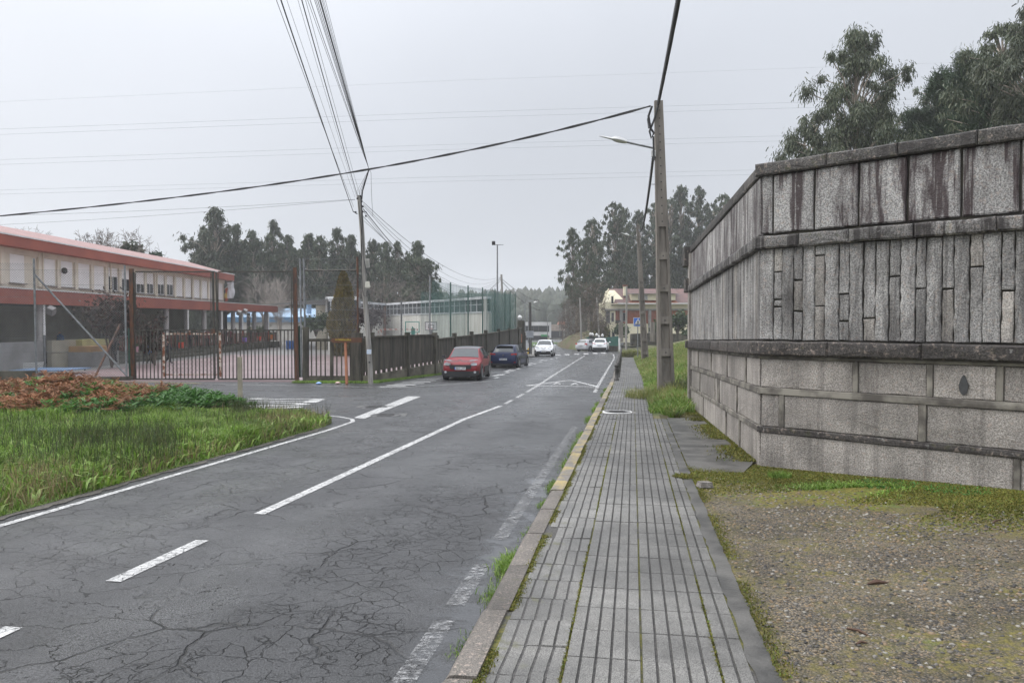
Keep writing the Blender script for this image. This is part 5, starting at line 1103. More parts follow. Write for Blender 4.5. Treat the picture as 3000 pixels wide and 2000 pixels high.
# ------------------------------------------------------------------ poles, lamps and cables
POLE_C = surf('pole_concrete', (.20, .178, .155), (.115, .102, .088), 1.5, .85, .4, 30, streak=(4, 4, .5), rnd=.06, det=8)
POLE_W = surf('weathered_pole_wood', (.30, .285, .265), (.17, .16, .145), 1.5, .8, .3, 30, streak=(8, 8, .4), rnd=.06, det=8)
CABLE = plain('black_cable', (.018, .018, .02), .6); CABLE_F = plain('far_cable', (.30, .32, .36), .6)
def pole_h(name, label, base, top, w0, w1, n0=.0, yaw=.0):
    """tapered concrete lattice pole: two flanges, thin web, rungs between the recesses"""
    base, top = Vector(base), Vector(top); t = thing(name, label, 'utility pole', base); H = (top-base).length; ax = (top-base)/H
    mb = MB(); sol = .42                                   # top part solid
    X = lambda h: base+ax*h; W = lambda h: w0+(w1-w0)*h/H; D = lambda h: .62*W(h)
    def blk(h0, h1, x0, x1, d0, d1):
        vs = []
        for h in (h0, h1):
            c = X(h); w = W(h); d = D(h)
            for fx, fd in ((x0, d0), (x1, d0), (x1, d1), (x0, d1)): vs.append(c+Vector((fx*w/2, fd*d/2, 0)))
        mb.add(vs, [(3, 2, 1, 0), (4, 5, 6, 7), (0, 1, 5, 4), (1, 2, 6, 5), (2, 3, 7, 6), (3, 0, 4, 7)])
    hs = H*(1-sol)
    blk(0, hs, -1, -.62, -1, 1); blk(0, hs, .62, 1, -1, 1); blk(0, hs, -.62, .62, -.35, .5); blk(hs, H, -1, 1, -1, 1)
    step = .98; h = .35
    while h < hs-.2: blk(h, h+.22, -.62, .62, -.92, .92); h += step
    mb.build('shaft', POLE_C, t)
    mb = MB(); h = .46
    while h < hs-.2: mb.lathe([(.022, -.006), (.022, .006)], X(h)+Vector((0, -D(h)*.47, 0)), 6, 'y'); h += step
    h = hs+.15
    while h < H-.2: mb.lathe([(.022, -.006), (.022, .006)], X(h)+Vector((0, -D(h)*.5, 0)), 6, 'y'); h += .24
    setp(mb.build('bolt_holes', CABLE, t), kind='stuff'); return t, X
b1 = G(1952, 1160); t1 = P(1929, 296, b1.y)
pole1, PX1 = pole_h('concrete_pole', 'tall tapering concrete pole with ladder-like recesses beside the granite wall', b1-Vector((0, 0, .1)), t1, .50, .245)
def lamp_arm(parent, a, b, head=.55, r=.03):
    a, b = Vector(a), Vector(b); mb = MB(); mb.tube([a, b], r, 7); mb.build('lamp_arm', GALV, parent, smooth=40); d = (b-a).normalized(); mb = MB()
    pr = [(.0, .055), (.12, .085), (.3, .10), (.45, .085), (.55, .04), (.8, .028), (1.0, .012)]
    sec = []
    for q, r_ in pr:
        c = b+d*(q*head-.05); w = r_*1.5
        sec += [c+Vector((0, -w, 0)), c+Vector((0, -w*.6, r_)), c+Vector((0, w*.6, r_)), c+Vector((0, w, 0)), c+Vector((0, w*.6, -r_*.5)), c+Vector((0, -w*.6, -r_*.5))]
    n = len(pr); mb.add(sec, [(i*6+k, i*6+(k+1) % 6, i*6+6+(k+1) % 6, i*6+6+k) for i in range(n-1) for k in range(6)]+[(0, 1, 2, 3, 4, 5), tuple(range(6*n-1, 6*n-7, -1))]); mb.build('lamp_head', WHITE, parent, smooth=50)
d1 = b1.y
lamp_arm(pole1, P(1913, 434, d1), P(1832, 416, d1-.4), .95)
mb = MB(); mb.box(P(1914, 450, d1-.1), (.12, .1, .18)); mb.build('junction_box', WHITE, pole1)
mb = MB(); mb.tube([P(1910, 312, d1-.1), P(1900, 340, d1-.15), P(1905, 375, d1-.15), P(1916, 390, d1-.15), P(1908, 405, d1-.15), P(1903, 385, d1-.15), P(1917, 350, d1-.15), P(1928, 310, d1-.15)], .035, 6); mb.tube([P(1909, 313, d1-.15), P(1903, 325, d1-.2), P(1897, 350, d1-.2), P(1900, 377, d1-.2), P(1907, 362, d1-.2)], .015, 5)
mb.tube([P(1914, 400, d1-.2), P(1916, 470, d1-.2)], .03, 5); mb.build('cable_loop', CABLE, pole1)
mb = MB(); mb.tube([P(1922, 540, d1), P(1908, 540, d1-.1)], .012, 5); mb.build('hook', GALV, pole1)
b2 = P(1890, 1036, 57); pole2, _ = pole_h('concrete_pole', 'second concrete pole further down the pavement by the zebra crossing sign', (b2.x, 57, b2.z-.4), P(1869, 660, 57), .50, .22)
lamp_arm(pole2, P(1869, 700, 57), P(1842, 690, 56.5), .8)
# wooden pole at the fence corner
b3 = R(1086, 1124); t3 = P(1053, 573, b3.y+.3)
wp = thing('wooden_pole', 'leaning grey wooden pole carrying many wires at the fence corner', 'utility pole', b3)
L3 = lambda q: b3+(t3-b3)*q
mb = MB(); mb.tube([L3(k/10)+Vector((.02*math.sin(k), 0, -.1 if k == 0 else 0)) for k in range(11)], [.108-.018*k/10 for k in range(11)], 12); mb.build('shaft', POLE_W, wp, smooth=40)
mb = MB(); mb.box(P(1076, 771, b3.y-.05), (.16, .14, .36)); [mb.box(P(1076, 762+3.4*k, b3.y-.13), (.14, .03, .012)) for k in range(7)]; mb.build('junction_box', plain('grey_plastic_box', (.42, .41, .38), .5), wp)
mb = MB(); c = P(1077, 833, b3.y-.08); mb.box(c, (.20, .18, .24), taper=.72); mb.box(c-Vector((0, 0, .14)), (.14, .12, .05)); mb.build('meter_box', plain('cream_plastic_box', (.55, .53, .45), .5), wp)
mb = MB()
for k, pts in enumerate((((1050, 590), (1056, 650), (1060, 700), (1061, 745), (1058, 770)), ((1057, 580), (1062, 640), (1063, 700), (1066, 760), (1072, 790), (1074, 800)), ((1060, 600), (1060, 680), (1058, 745), (1060, 800), (1062, 850), (1066, 867), (1074, 868), (1076, 850)))): mb.tube([P(x, y, b3.y-.14) for x, y in pts], .014, 5)
for x, y in ((1056, 575), (1060, 590), (1063, 605), (1062, 620), (1047, 582), (1042, 622), (1072, 633)): mb.box(P(x, y, b3.y-.1), (.06, .06, .07))
mb.tube([P(1034, 619, b3.y), P(1047, 627, b3.y)], .02, 5); mb.tube([P(1064, 622, b3.y), P(1073, 620, b3.y), P(1075, 624, b3.y)], .012, 5); mb.build('cables_and_brackets', CABLE, wp)
mb = MB(); mb.box(P(1081, 1030, b3.y-.17), (.19, .004, .19), rz=.0, ry=.04); mb.build('notice', surf('printed_notice', (.6, .62, .66), (.45, .55, .68), 9, .6, rnd=0), wp)
mb = MB(); mb.box(P(1082, 1061, b3.y-.115), (.07, .01, .07)); mb.build('plate', CABLE, wp)
# cables
def wire(name, label, pts, r, mat=None, group=None, n=4, sag=0.0, seg=14):
    pts = [Vector(p) for p in pts]
    if len(pts) == 2: a, b = pts; pts = [a+(b-a)*(i/seg)-Vector((0, 0, 4*sag*(i/seg)*(1-i/seg))) for i in range(seg+1)]
    mb = MB(); mb.tube(pts, r, n, cap=False); o = mb.build(name, mat or CABLE); return setp(o, label, 'cable', group)
def twisted(name, label, a, b, sag, r, pitch=.5, strands=3):
    a, b = Vector(a), Vector(b); L = (b-a).length; n = int(L/pitch*8); mb = MB(); d = (b-a).normalized(); u = d.orthogonal().normalized(); w = d.cross(u)
    for s_ in range(strands):
        pts = []
        for i in range(n+1):
            q = i/n; t = q*L/pitch*2*pi+s_*2*pi/strands; pts.append(a+(b-a)*q-Vector((0, 0, 4*sag*q*(1-q)))+(u*math.cos(t)+w*math.sin(t))*r*1.05)
        mb.tube(pts, r, 5, cap=False)
    return setp(mb.build(name, CABLE), label, 'cable')
nodeP = P(1081, 496, 30.5)
aa = P(1905, 311, d1-.15); cc = P(-220, 652, 36.5)
def quad_through(a, m, c, seg=40):               # sagging curve through three points
    q = .39; B = (m-a*(1-q)**2-c*q*q)/(2*q*(1-q)); return [a*(1-k/seg)**2+B*(2*k/seg*(1-k/seg))+c*(k/seg)**2 for k in range(seg+1)]
curve = quad_through(aa, nodeP, cc)
mb = MB()
for s_ in range(2): mb.tube([p+Vector((0, .022*math.cos(i*1.3+s_*pi), .022*math.sin(i*1.3+s_*pi))) for i, p in enumerate(curve)], .023, 5, cap=False)
setp(mb.build('twisted_cable', CABLE), 'black twisted cable sagging across the street from the tall concrete pole to the left', 'cable')
far_top = P(1985, 0, 13.5); dirv = far_top-P(1930, 300, d1-.2)
twisted('twisted_cable', 'thick black twisted cable rising from the tall concrete pole out of the top edge', P(1928, 305, d1-.2), P(1928, 305, d1-.2)+dirv*1.9, .12, .024, .45)
twisted('twisted_cable', 'black twisted cable sagging from the tall concrete pole to the second one', P(1914, 455, d1-.1), P(1872, 672, 57), .9, .024, .6)
low = [(815, 0, 1036, 606, .006), (828, 0, 1034, 618, .014), (845, 0, 1040, 578, .004), (877, 0, 1046, 580, .004), (888, 0, 1049, 580, .012), (899, 0, 1055, 575, .005)]
hi = [(904, 0, .005), (911, 0, .007), (924, 0, .006), (928, 0, .006), (933, 0, .008), (938, 0, .009), (941, 0, .011), (946, 0, .006), (950, 0, .005), (955, 0, .005)]
for i, (x, y, x2, y2, r) in enumerate(low):
    a = P(x2, y2, b3.y); b = P(x, y, 14.5+.15*i); wire('overhead_wire', 'overhead wire fanning from the wooden pole, %s from left at the top edge' % ordn[i], [a, a+(b-a)*1.8], r, sag=.10, group='wires fanning up from the wooden pole', seg=24)
for i, (x, y, r) in enumerate(hi):
    b = P(x, y, 15.3+.1*i); wire('overhead_wire', 'overhead wire from the cable knot, %s from left at the top edge' % ordn[i], [nodeP, nodeP+(b-nodeP)*1.8], r, sag=.06, group='wires bundled above the wooden pole', seg=24)
mb = MB()
for dx, r in ((0, .025), (-4, .01), (-9, .006), (-16, .005)): mb.tube([nodeP, P(1062+dx, 560, b3.y-.3), P(1060+dx*.5, 585, b3.y)], r, 5, cap=False)
mb.tube([nodeP, P(1087, 505, 31), P(1088, 560, 32), P(1092, 634, 33)], .008, 4); setp(mb.build('hanging_wires', CABLE), 'loose black wires hanging from the cable knot down to the wooden pole top', 'cable')
fp = P(1464, 812, 76)
for i, (y1, dx, dy, r, sg) in enumerate(((592, 0, 0, .010, 1.3), (598, 2, 3, .008, 1.7), (603, 3, 5, .008, 2.0), (612, 1, 9, .016, 2.6), (618, 4, 12, .008, 2.9), (634, 2, 18, .010, 2.2), (645, 0, 24, .007, 1.6))):
    wire('overhead_wire', 'overhead wire sagging right from the wooden pole along the road, %s from the top' % ordn[i], [P(1064, y1, b3.y), P(1463+dx, 812+dy*.6, 76)], r, sag=sg, group='wires along the road')
wire('overhead_wire', 'upper thin service wire leaving the photo at the left edge from the wooden pole', [P(1040, 584, b3.y), P(-120, 634, 36)], .006, sag=.1); wire('overhead_wire', 'lower thin service wire leaving the photo at the left edge from the wooden pole', [P(1040, 585, b3.y), P(-120, 664, 40)], .006, sag=.1)
pw = [(302, 175), (380, 282), (396, 298), (469, 381), (483, 396), (557, 482), (569, 496), (268, 130)]
for i, (ya, yb) in enumerate(pw[:7]):
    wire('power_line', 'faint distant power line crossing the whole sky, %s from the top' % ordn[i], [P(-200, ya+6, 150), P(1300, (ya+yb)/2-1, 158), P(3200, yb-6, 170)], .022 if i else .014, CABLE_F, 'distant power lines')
# ------------------------------------------------------------------ mast, far poles and street lamps
mast = thing('floodlight_mast', 'slim grey floodlight mast behind the green net', 'mast', (P(1460, 900, 66).x, 66, YZ)); tp = P(1457, 716, 66)
mb = MB(); mb.tube([(tp.x, 66, YZ), (tp.x, 66, tp.z)], [.10, .05], 8); mb.tube([P(1444, 717, 66), P(1475, 717, 66)], .03, 5); mb.build('shaft', GALV, mast); mb = MB(); mb.box(P(1446, 712, 65.9), (.28, .2, .3), rx=.4); mb.build('floodlight', CABLE, mast)
def wpole(px0, py0, px1, py1, d, lab, r=.13, mat=None):
    a, b = P(px0, py0, d), P(px1, py1, d); t = thing('wooden_pole', lab, 'utility pole', a); mb = MB(); mb.tube([a-Vector((0, 0, .8)), b], [r, r*.75], 8); mb.build('shaft', mat or POLE_W, t, smooth=40); return t
wpole(1477, 990, 1469, 804, 76, 'grey wooden pole behind the floodlight mast at the end of the wires')
wpole(1554, 1020, 1553, 886, 80, 'dark pole with a small lamp at the end of the plank fence', .16, plain('dark_pole', (.05, .045, .042), .8))
lamp_arm(bpy.data.objects['wooden_pole.002'], P(1556, 888, 80), P(1565, 885.5, 80), .5, .02)
for i, (a, b, c, d_, dd, lab) in enumerate(((1664, 1000, 1656, 895, 118, 'slim pole left of the roadside trees'), (1704, 1000, 1699, 872, 104, 'pale straight pole on the grass bank beside the road'), (1757, 1000, 1748, 870, 112, 'leaning pale pole behind the white gateposts'), (1834, 1010, 1836, 838, 88, 'grey pole in front of the yellow house'))): wpole(a, b, c, d_, dd, lab)
for i, (px, base, top, hx, d) in enumerate(((1538, 1010, 880, 1566, 82), (1548, 1005, 907, 1571, 104), (1604, 985, 917, 1620, 135), (1640, 985, 920, 1653, 150))):
    a, b = P(px, base, d), P(px, top+12, d); c = P(hx, top, d); t = thing('street_lamp', ['curved street lamp just past the end of the plank fence', 'second curved street lamp behind the first', 'small street lamp in front of the white and black building', 'farthest street lamp before the brown hillside'][i], 'street lamp', a, group='curved street lamps')
    mb = MB(); m_ = b+(c-b)*.35+Vector((0, 0, (c.z-b.z)*.45)); mb.tube([a, b, m_, c], [.07, .05, .04, .03], 6); mb.build('post', GALV, t); mb = MB(); mb.box(c+Vector((.2, 0, 0)), (.6, .2, .08)); mb.build('lamp_head', STEEL_D, t)
wire('overhead_wire', 'long wire from the far wooden pole to the roadside trees, upper', [fp, P(1660, 888, 118)], .02, sag=1.2); wire('overhead_wire', 'long wire from the far wooden pole to the roadside trees, lower', [P(1465, 818, 76), P(1660, 891, 118)], .025, sag=2.0); wire('overhead_wire', 'wire from the dark pole to the roadside trees', [P(1556, 888, 80), P(1660, 897, 118)], .02, sag=.7)
# brown arrow sign
sg = thing('arrow_sign', 'brown wooden arrow sign pointing left on a rusty post', 'sign', R(1016, 1126)); sd = 32.4; BROWN = surf('brown_sign_board', (.12, .045, .018), (.09, .035, .015), 5, .55, .1, rnd=0)
mb = MB(); mb.tube([R(1016, 1126), P(1012, 1000, sd+.05)], .06, 8); mb.build('post', surf('orange_rust_post', (.28, .10, .04), (.2, .07, .03), 4, .7), sg, smooth=40)
mb = MB(); mb.prism([P(x, y, sd-.03) for x, y in ((967, 997.5), (975, 990.5), (1060, 989), (1060, 1002.5), (976, 1004.5))], (0, .05, 0)); mb.build('board', BROWN, sg)
tmx = text_mesh('A CARBALLEIRA', .13, plain('yellow_letters', (.55, .42, .05), .5), 'lettering', .004, bold=.003); w_ = max(v.co.x for v in tmx.vertices)-min(v.co.x for v in tmx.vertices); k = (47*sd/F)/w_
c = P(1005.5, 995.2, sd-.037); tmx.transform(Matrix.Translation(c) @ Matrix.Rotation(rad(1.2), 4, 'Y') @ Matrix.Rotation(pi/2, 4, 'X') @ Matrix.Scale(k, 4)); link('lettering', tmx, sg, world=True)
# zebra crossing sign
zs = thing('crossing_sign', 'blue square pedestrian crossing sign on a grey post by the pavement', 'sign', P(1868, 1022, 62)); zd = 62
def zrect(x0, y0, x1, y1, z_, mat, name, th=.02): mb = MB(); mb.prism([P(x, y, zd-z_) for x, y in ((x0, y0), (x1, y0), (x1, y1), (x0, y1))], (0, th, 0)); return mb.build(name, mat, zs)
mb = MB(); mb.tube([P(1868.5, 1028, zd)-Vector((0, 0, .5)), P(1868.5, 935, zd)], .04, 7); mb.build('post', GALV, zs)
BLU = plain('sign_blue', (.02, .13, .55), .4); zrect(1856, 930.2, 1882.4, 956, .04, WHITE, 'border'); zrect(1857, 931.2, 1881.4, 955, .05, BLU, 'panel')
mb = MB(); mb.prism([P(x, y, zd-.065) for x, y in ((1858, 951.5), (1880.4, 951.5), (1869.2, 932.2))], (0, .012, 0)); mb.build('triangle', WHITE, zs)
mb = MB(); Zp = lambda *l: [P(1869.2+x, y, zd-.08) for x, y in l]
for q in (((-1, 939.5), (1.2, 939.5), (1, 944.5), (-1.2, 944.5)), ((-1.1, 944), (.2, 944), (-2, 949), (-3.2, 949)), ((0, 944), (1.2, 944), (3, 949), (1.8, 949)), ((-1, 940), (-2.8, 943.5), (-2.2, 944), (-.6, 941.5)), ((1, 940), (2.6, 943.5), (2, 944), (.6, 941.5)), ((-.7, 936.8), (.7, 936.8), (.8, 938.8), (-.8, 938.8))): mb.prism(Zp(*q), (0, .01, 0))
for k in range(6): x = -8+3.0*k; mb.prism(Zp((x+.5, 948.2), (x+1.6, 948.2), (x+1.4, 951), (x-.2, 951)), (0, .01, 0))
mb.build('walking_figure', CABLE, zs)
# sign seen from behind, hydrant post, fence end
t = thing('road_sign', 'grey back of a road sign in front of the dark pole', 'sign', R(1556, 1033)); mb = MB(); mb.tube([P(1554, 1036, 77), P(1553, 970, 77)], .05, 6); mb.build('post', GALV, t); mb = MB(); mb.prism([P(x, y, 76.9) for x, y in ((1542, 969), (1563, 969), (1563, 989), (1542, 989))], (0, .03, 0)); mb.build('panel', surf('sign_back', (.35, .37, .4), None, 2, .5), t)
p = R(1548, 1036); t = thing('yellow_hydrant', 'short yellow hydrant post at the end of the plank fence', 'hydrant', p); mb = MB(); mb.lathe([(.14, 0), (.14, .1), (.10, .14), (.10, .35), (.14, .4), (.14, .46), (.09, .5), (.09, .58), (.03, .62)], (0, 0, 0), 10); mb.build('body', plain('yellow_paint', (.6, .38, .02), .5), t, world=False)
t = thing('stone_gatepost', 'mossy stone pillar with orange bars at the far end of the plank fence', 'gatepost', (P(1530, 950, 75).x, 75, -1.4)); a = P(1516, 939, 76); b = P(1537, 1030, 76); mb = MB(); mb.box(((a.x+b.x)/2, 76.4, (a.z+b.z)/2), (b.x-a.x, .7, a.z-b.z)); mb.build('pillar', CONC_M, t)
mb = MB(); [mb.prism([P(x, 978, 75.9), P(x+3, 978, 75.9), P(x+3.6, 1003, 75.9), P(x+.6, 1003, 75.9)], (0, .05, 0)) for x in (1522, 1526)]; mb.build('orange_bars', plain('orange_bar', (.35, .12, .06), .6), t)
mb = MB(); mb.prism([P(x, y, 76) for x, y in ((1512, 962), (1516, 962), (1540, 975), (1541, 1042), (1512, 1042))], (.0, .5, 0)); mb.build('end_wall', CONC_F, t); mb = MB(); mb.lathe([(.0, -.25), (.18, -.12), (.22, .05), (.12, .2), (0, .24)], P(1523, 930, 76), 10); mb.build('white_globe', WHITE, t)
# bollards along the pavement edge
BOL = surf('black_bollard_paint', (.03, .028, .026), (.055, .05, .045), 4, .5, .2)
pb = [(1.0, 33.3)]; s = 33.3; k = 0
bw = None
while s < 84 and k < 16:
    x, y = ST(s, -.68+ct(s)); lab = 'black bollard with a ball top, nearest of the row on the pavement edge' if k == 0 else ('black bollard, %s after the nearest in the row on the pavement edge' % ordn[k-1] if k < 15 else 'black bollard at the far end of the row on the pavement edge')
    if bw is None:
        bw = thing('bollard', lab, 'bollard', (x, y, g(x, y)-.02), 0, 'bollards along the pavement edge'); mb = MB(); mb.lathe([(.11, 0), (.11, .08), (.075, .12), (.07, .48), (.085, .50), (.085, .53), (.06, .55)], (0, 0, 0), 10); mb.build('shaft', BOL, bw, smooth=40, world=False); mb = MB(); mb.lathe([(.0, .53), (.07, .56), (.10, .63), (.07, .71), (0, .74)], (0, 0, 0), 10); mb.build('ball', BOL, bw, smooth=True, world=False)
    else: o = copy_tree(bw); o.location = (x, y, g(x, y)-.02); o['label'] = lab
    s += 2.9; k += 1
# marker posts: wooden stake in the grass, small white post
p = G(704, 1205, -.15); t = thing('marker_post', 'pale square post standing in the grass island', 'post', p); mb = MB(); h_ = P(704, 1045, p.y).z-p.z; mb.box((0, 0, h_/2-.1), (.095, .095, h_+.2)); mb.build('stake', surf('pale_concrete_post', (.36, .32, .25), (.26, .23, .18), 3, .85, .3), t, world=False)
p = P(1815, 1020, 84); t = thing('white_marker', 'thin white marker post at the far end of the pavement', 'post', p); mb = MB(); mb.tube([P(1815, 1030, 84), P(1814.5, 990, 84)], .10, 6); mb.build('stake', WHITE, t)
# ------------------------------------------------------------------ cars
RUB = plain('tyre_rubber', (.015, .015, .016), .8); RIMM = plain('grey_rim', (.25, .25, .26), .35, .6); BLK = plain('black_trim', (.018, .018, .02), .5); CHR = plain('chrome_trim', (.65, .66, .68), .15, .9); LAMPG = (lambda m: m.end((.55, .57, .60), .08, None, .3, .8))(Mt('headlamp_glass')); REDL = (lambda m: m.end((.40, .02, .015), .12, None, 0, .6))(Mt('tail_lamp_red')); CGL = (lambda m: m.end((.03, .036, .04), .06, None, 0, .45))(Mt('car_glass')); PLATE = plain('plate_white', (.72, .73, .74), .5); PBLUE = plain('plate_blue', (.03, .1, .5), .5)
def carpaint(name, c, rough=.32): m = Mt(name); return m.end(m.bright(m.mix(0, c, c), m.mr(m.noise(m.obj(), 3, 4), .3, .7, .92, 1.04)), rough, None, 0, .3)
def car(label, loc, rz, paint, roofm=None, L=4.0, W=1.74, H=1.47, clear=.18, suv=0.0, cat='car', rearlamp=None):
    t = thing('parked_car' if 'parked' in label else 'car', label, cat, loc, rz); w = W/2; h = H; roofm = roofm or paint; bz = .66*h+.02*suv; s = L/4.0
    # stations: x, low z, belt z, half width, roof z, roof half width
    st = [(2.00*s, .30, .56, w*.60, .58, .50*w), (1.93*s, .24, .66, w*.84, .70, .66*w), (1.72*s, .22, .74, w*.95, .84, .74*w), (1.35*s, .20, .60*h-.02, w, .62*h, .80*w), (.92*s, .20, bz-.02, w, bz+.02, .82*w), (.30*s, .20, bz, w, .955*h, .68*w), (.05*s, .20, bz, w, .985*h, .70*w), (-.55*s, .20, bz+.01, w, h, .71*w), (-1.15*s, .20, bz+.03, w, .975*h, .69*w), (-1.55*s, .21, bz+.04, w*.985, .925*h, .66*w), (-1.86*s, .24, bz-.02, w*.94, bz+.04, .76*w), (-1.96*s, .27, .56*h, w*.90, .575*h, .74*w), (-2.0*s, .32, .40, w*.80, .42, .66*w)]
    def ring(a):
        x, zl, zb, hw, zr, wr = a; zl += clear-.18
        half = [(x, 0, zl), (x, hw*.86, zl), (x, hw*.985, zl+.10), (x, hw, (zl+zb)/2+.05), (x, hw*.965, zb), (x, wr, zr), (x, wr*.55, zr+.025), (x, 0, zr+.035)]
        return half+[(x, -y, z) for x, y, z in half[-2:0:-1]]
    rings = [ring(a) for a in st]; n = len(rings[0]); body = MB(); glass = {}
    def face(i, k): return [rings[i][k], rings[i][(k+1) % n], rings[i+1][(k+1) % n], rings[i+1][k]]
    ws, rw = 4, 9                                   # windscreen between stations 4-5, rear window 9-10
    top = {5, 6, 7, 8}; side = {4, 9}
    gf = {}
    for i in range(len(st)-1):
        for k in range(n):
            kind = None
            if i == ws and k in top: kind = 'windscreen'
            elif i == rw and k in top: kind = 'rear_window'
            elif k in side and 5 <= i <= 8: kind = 'side_window_l' if k == 4 else 'side_window_r'
            if kind: gf.setdefault(kind, []).append((i, k))
            mi = 1 if (k in top and 5 <= i <= 8) else 0
            body.add(face(i, k), [(0, 1, 2, 3)], mi)
    body.add(rings[0], [tuple(range(n))]); body.add(rings[-1], [tuple(range(n-1, -1, -1))])
    me = body.mesh('body', [paint, roofm], False); bm = bmesh.new(); bm.from_mesh(me); bmesh.ops.remove_doubles(bm, verts=bm.verts, dist=.002); bmesh.ops.recalc_face_normals(bm, faces=bm.faces); bm.to_mesh(me); bm.free(); me.polygons.foreach_set('use_smooth', [True]*len(me.polygons)); me.set_sharp_from_angle(angle=rad(38)); link('body', me, t)
    for kind, fs in gf.items():
        g_ = MB(); pts = [Vector(p) for i, k in fs for p in face(i, k)]; c = sum(pts, Vector())/len(pts)
        for i, k in fs:
            vs = [Vector(p) for p in face(i, k)]; nn = (vs[1]-vs[0]).cross(vs[2]-vs[0]); nn = nn.normalized() if nn.length > 1e-6 else Vector((0, 0, 1))
            if nn.dot(c-Vector((0, 0, .8))) < 0: nn = -nn
            q = [c+(v-c)*(.90 if 'side' in kind else .93)+nn*.012 for v in vs]; g_.add(q, [(0, 1, 2, 3)])
        m2 = g_.mesh(kind[:11] if 'side' in kind else kind, CGL); link('side_window' if 'side' in kind else kind, m2, t)
    r = .33+.03*suv
    for x in (1.24*s, -1.27*s):
        for sy in (-1, 1):
            mb = MB(); y0 = sy*(w-.10); mb.lathe([(r*.62, -.11), (r*.93, -.11), (r, -.07), (r, .07), (r*.93, .11), (r*.62, .11)], (x, y0, r), 18, 'y'); wh = mb.build('wheel', RUB, t, smooth=40, world=False)
            mb = MB(); mb.lathe([(.06, -.118), (r*.60, -.112), (r*.62, .112), (.06, .118)], (x, y0, r), 14, 'y'); mb.build('rim', RIMM, wh, world=False)
            mb = MB(); pts = [(x+math.cos(a)*(r+.07), sy*(w+.004), r+math.sin(a)*(r+.07)) for a in np.linspace(-.25, pi+.25, 12)]; mb.prism(pts, (0, -sy*.03, 0)); mb.build('wheel_arch', BLK, t, world=False)
    mb = MB(); mb.box((0, 0, clear+.04), (3.1*s, W*.97, .16)); mb.build('underside', BLK, t, world=False)
    for sy in (-1, 1): mb = MB(); mb.box((.78*s, sy*(w+.10), bz+.07), (.16, .20, .13), taper=.8); mb.build('mirror', BLK if paint.name != 'white_car_paint' else paint, t, world=False)
    return t, w, s, h
def fit(name, t, mat, pts, th=.03, ax=(-1, 0, 0)): mb = MB(); mb.prism(pts, Vector(ax)*-th); return mb.build(name, mat, t, world=False)
def plate(t, x, z, text, f):                      # f: +1 front, -1 rear
    mb = MB(); mb.box((x, 0, z), (.02, .50, .115)); p = mb.build('number_plate', PLATE, t, world=False); mb = MB(); mb.box((x+f*.011, f*-.228 , z), (.004, .04, .11)); mb.build('blue_band', PBLUE, p, world=False)
    m = text_mesh(text, .105, BLK, 'plate_number', .002, bold=.002); ww = max(v.co.x for v in m.vertices)-min(v.co.x for v in m.vertices)
    m.transform(Matrix.Translation((x+f*.013, f*.02, z)) @ Matrix.Rotation(f*pi/2, 4, 'Z') @ Matrix.Rotation(pi/2, 4, 'X') @ Matrix.Diagonal((.40/ww, 1, 1, 1))); link('plate_number', m, p)
def heading(a, b): return math.atan2(b[1]-a[1], b[0]-a[0])
# red hatchback facing the viewer
pc = R(1363, 1115); rdir = math.atan2(CA, SA)
cx, cy = pc.x-.02, pc.y+2.0
t, w, s, h = car('red parked hatchback with a grey roof facing the viewer', (cx, cy, gr(cx, cy)), rdir+pi+rad(3), carpaint('red_car_paint', (.18, .005, .010)), carpaint('grey_roof_paint', (.10, .105, .115)), 3.99, 1.75, 1.47, .20, .6)
for sy in (-1, 1):
    fit('headlight', t, LAMPG, [(1.96, sy*.46, .70), (1.955, sy*.72, .72), (1.95, sy*.74, .80), (1.955, sy*.62, .84), (1.96, sy*.46, .80)], .09, (1, 0, 0)); fit('running_light', t, LAMPG, [(1.93, sy*.42, .90), (1.86, sy*.76, .95), (1.86, sy*.76, .985), (1.92, sy*.42, .95)], .12, (1, 0, 0))
    mb = MB(); mb.lathe([(.055, 0), (.055, .05)], (1.97, sy*.66, .42), 10, 'x'); mb.build('fog_lamp', LAMPG, t, world=False)
for z in (.885, .925): mb = MB(); [mb.beam((2.005-abs(y)*.02, y, z), (2.005-abs(y2)*.02, y2, z+(0)), .03, .018) for y, y2 in ((-.62, -.12), (.12, .62))]; mb.beam((2.01, -.12, z), (2.015, 0, z+.05), .03, .02); mb.beam((2.01, .12, z), (2.015, 0, z+.05), .03, .02); mb.build('chevron_bar', CHR, t, world=False)
fit('grille', t, BLK, [(2.02, y, z) for y, z in ((-.50, .74), (.50, .74), (.46, .56), (-.46, .56))], .04, (1, 0, 0)); fit('lower_bumper', t, BLK, [(2.015, y, z) for y, z in ((-.83, .48), (-.5, .46), (.5, .46), (.83, .48), (.84, .30), (.6, .22), (-.6, .22), (-.84, .30))], .16, (1, 0, 0))
plate(t, 2.05, .585, '0641 JVP', 1)
for sy in (-1, 1): mb = MB(); mb.box((-.15, sy*.885, .47), (1.35, .03, .26)); mb.build('door_bump_panel', BLK, t, world=False)
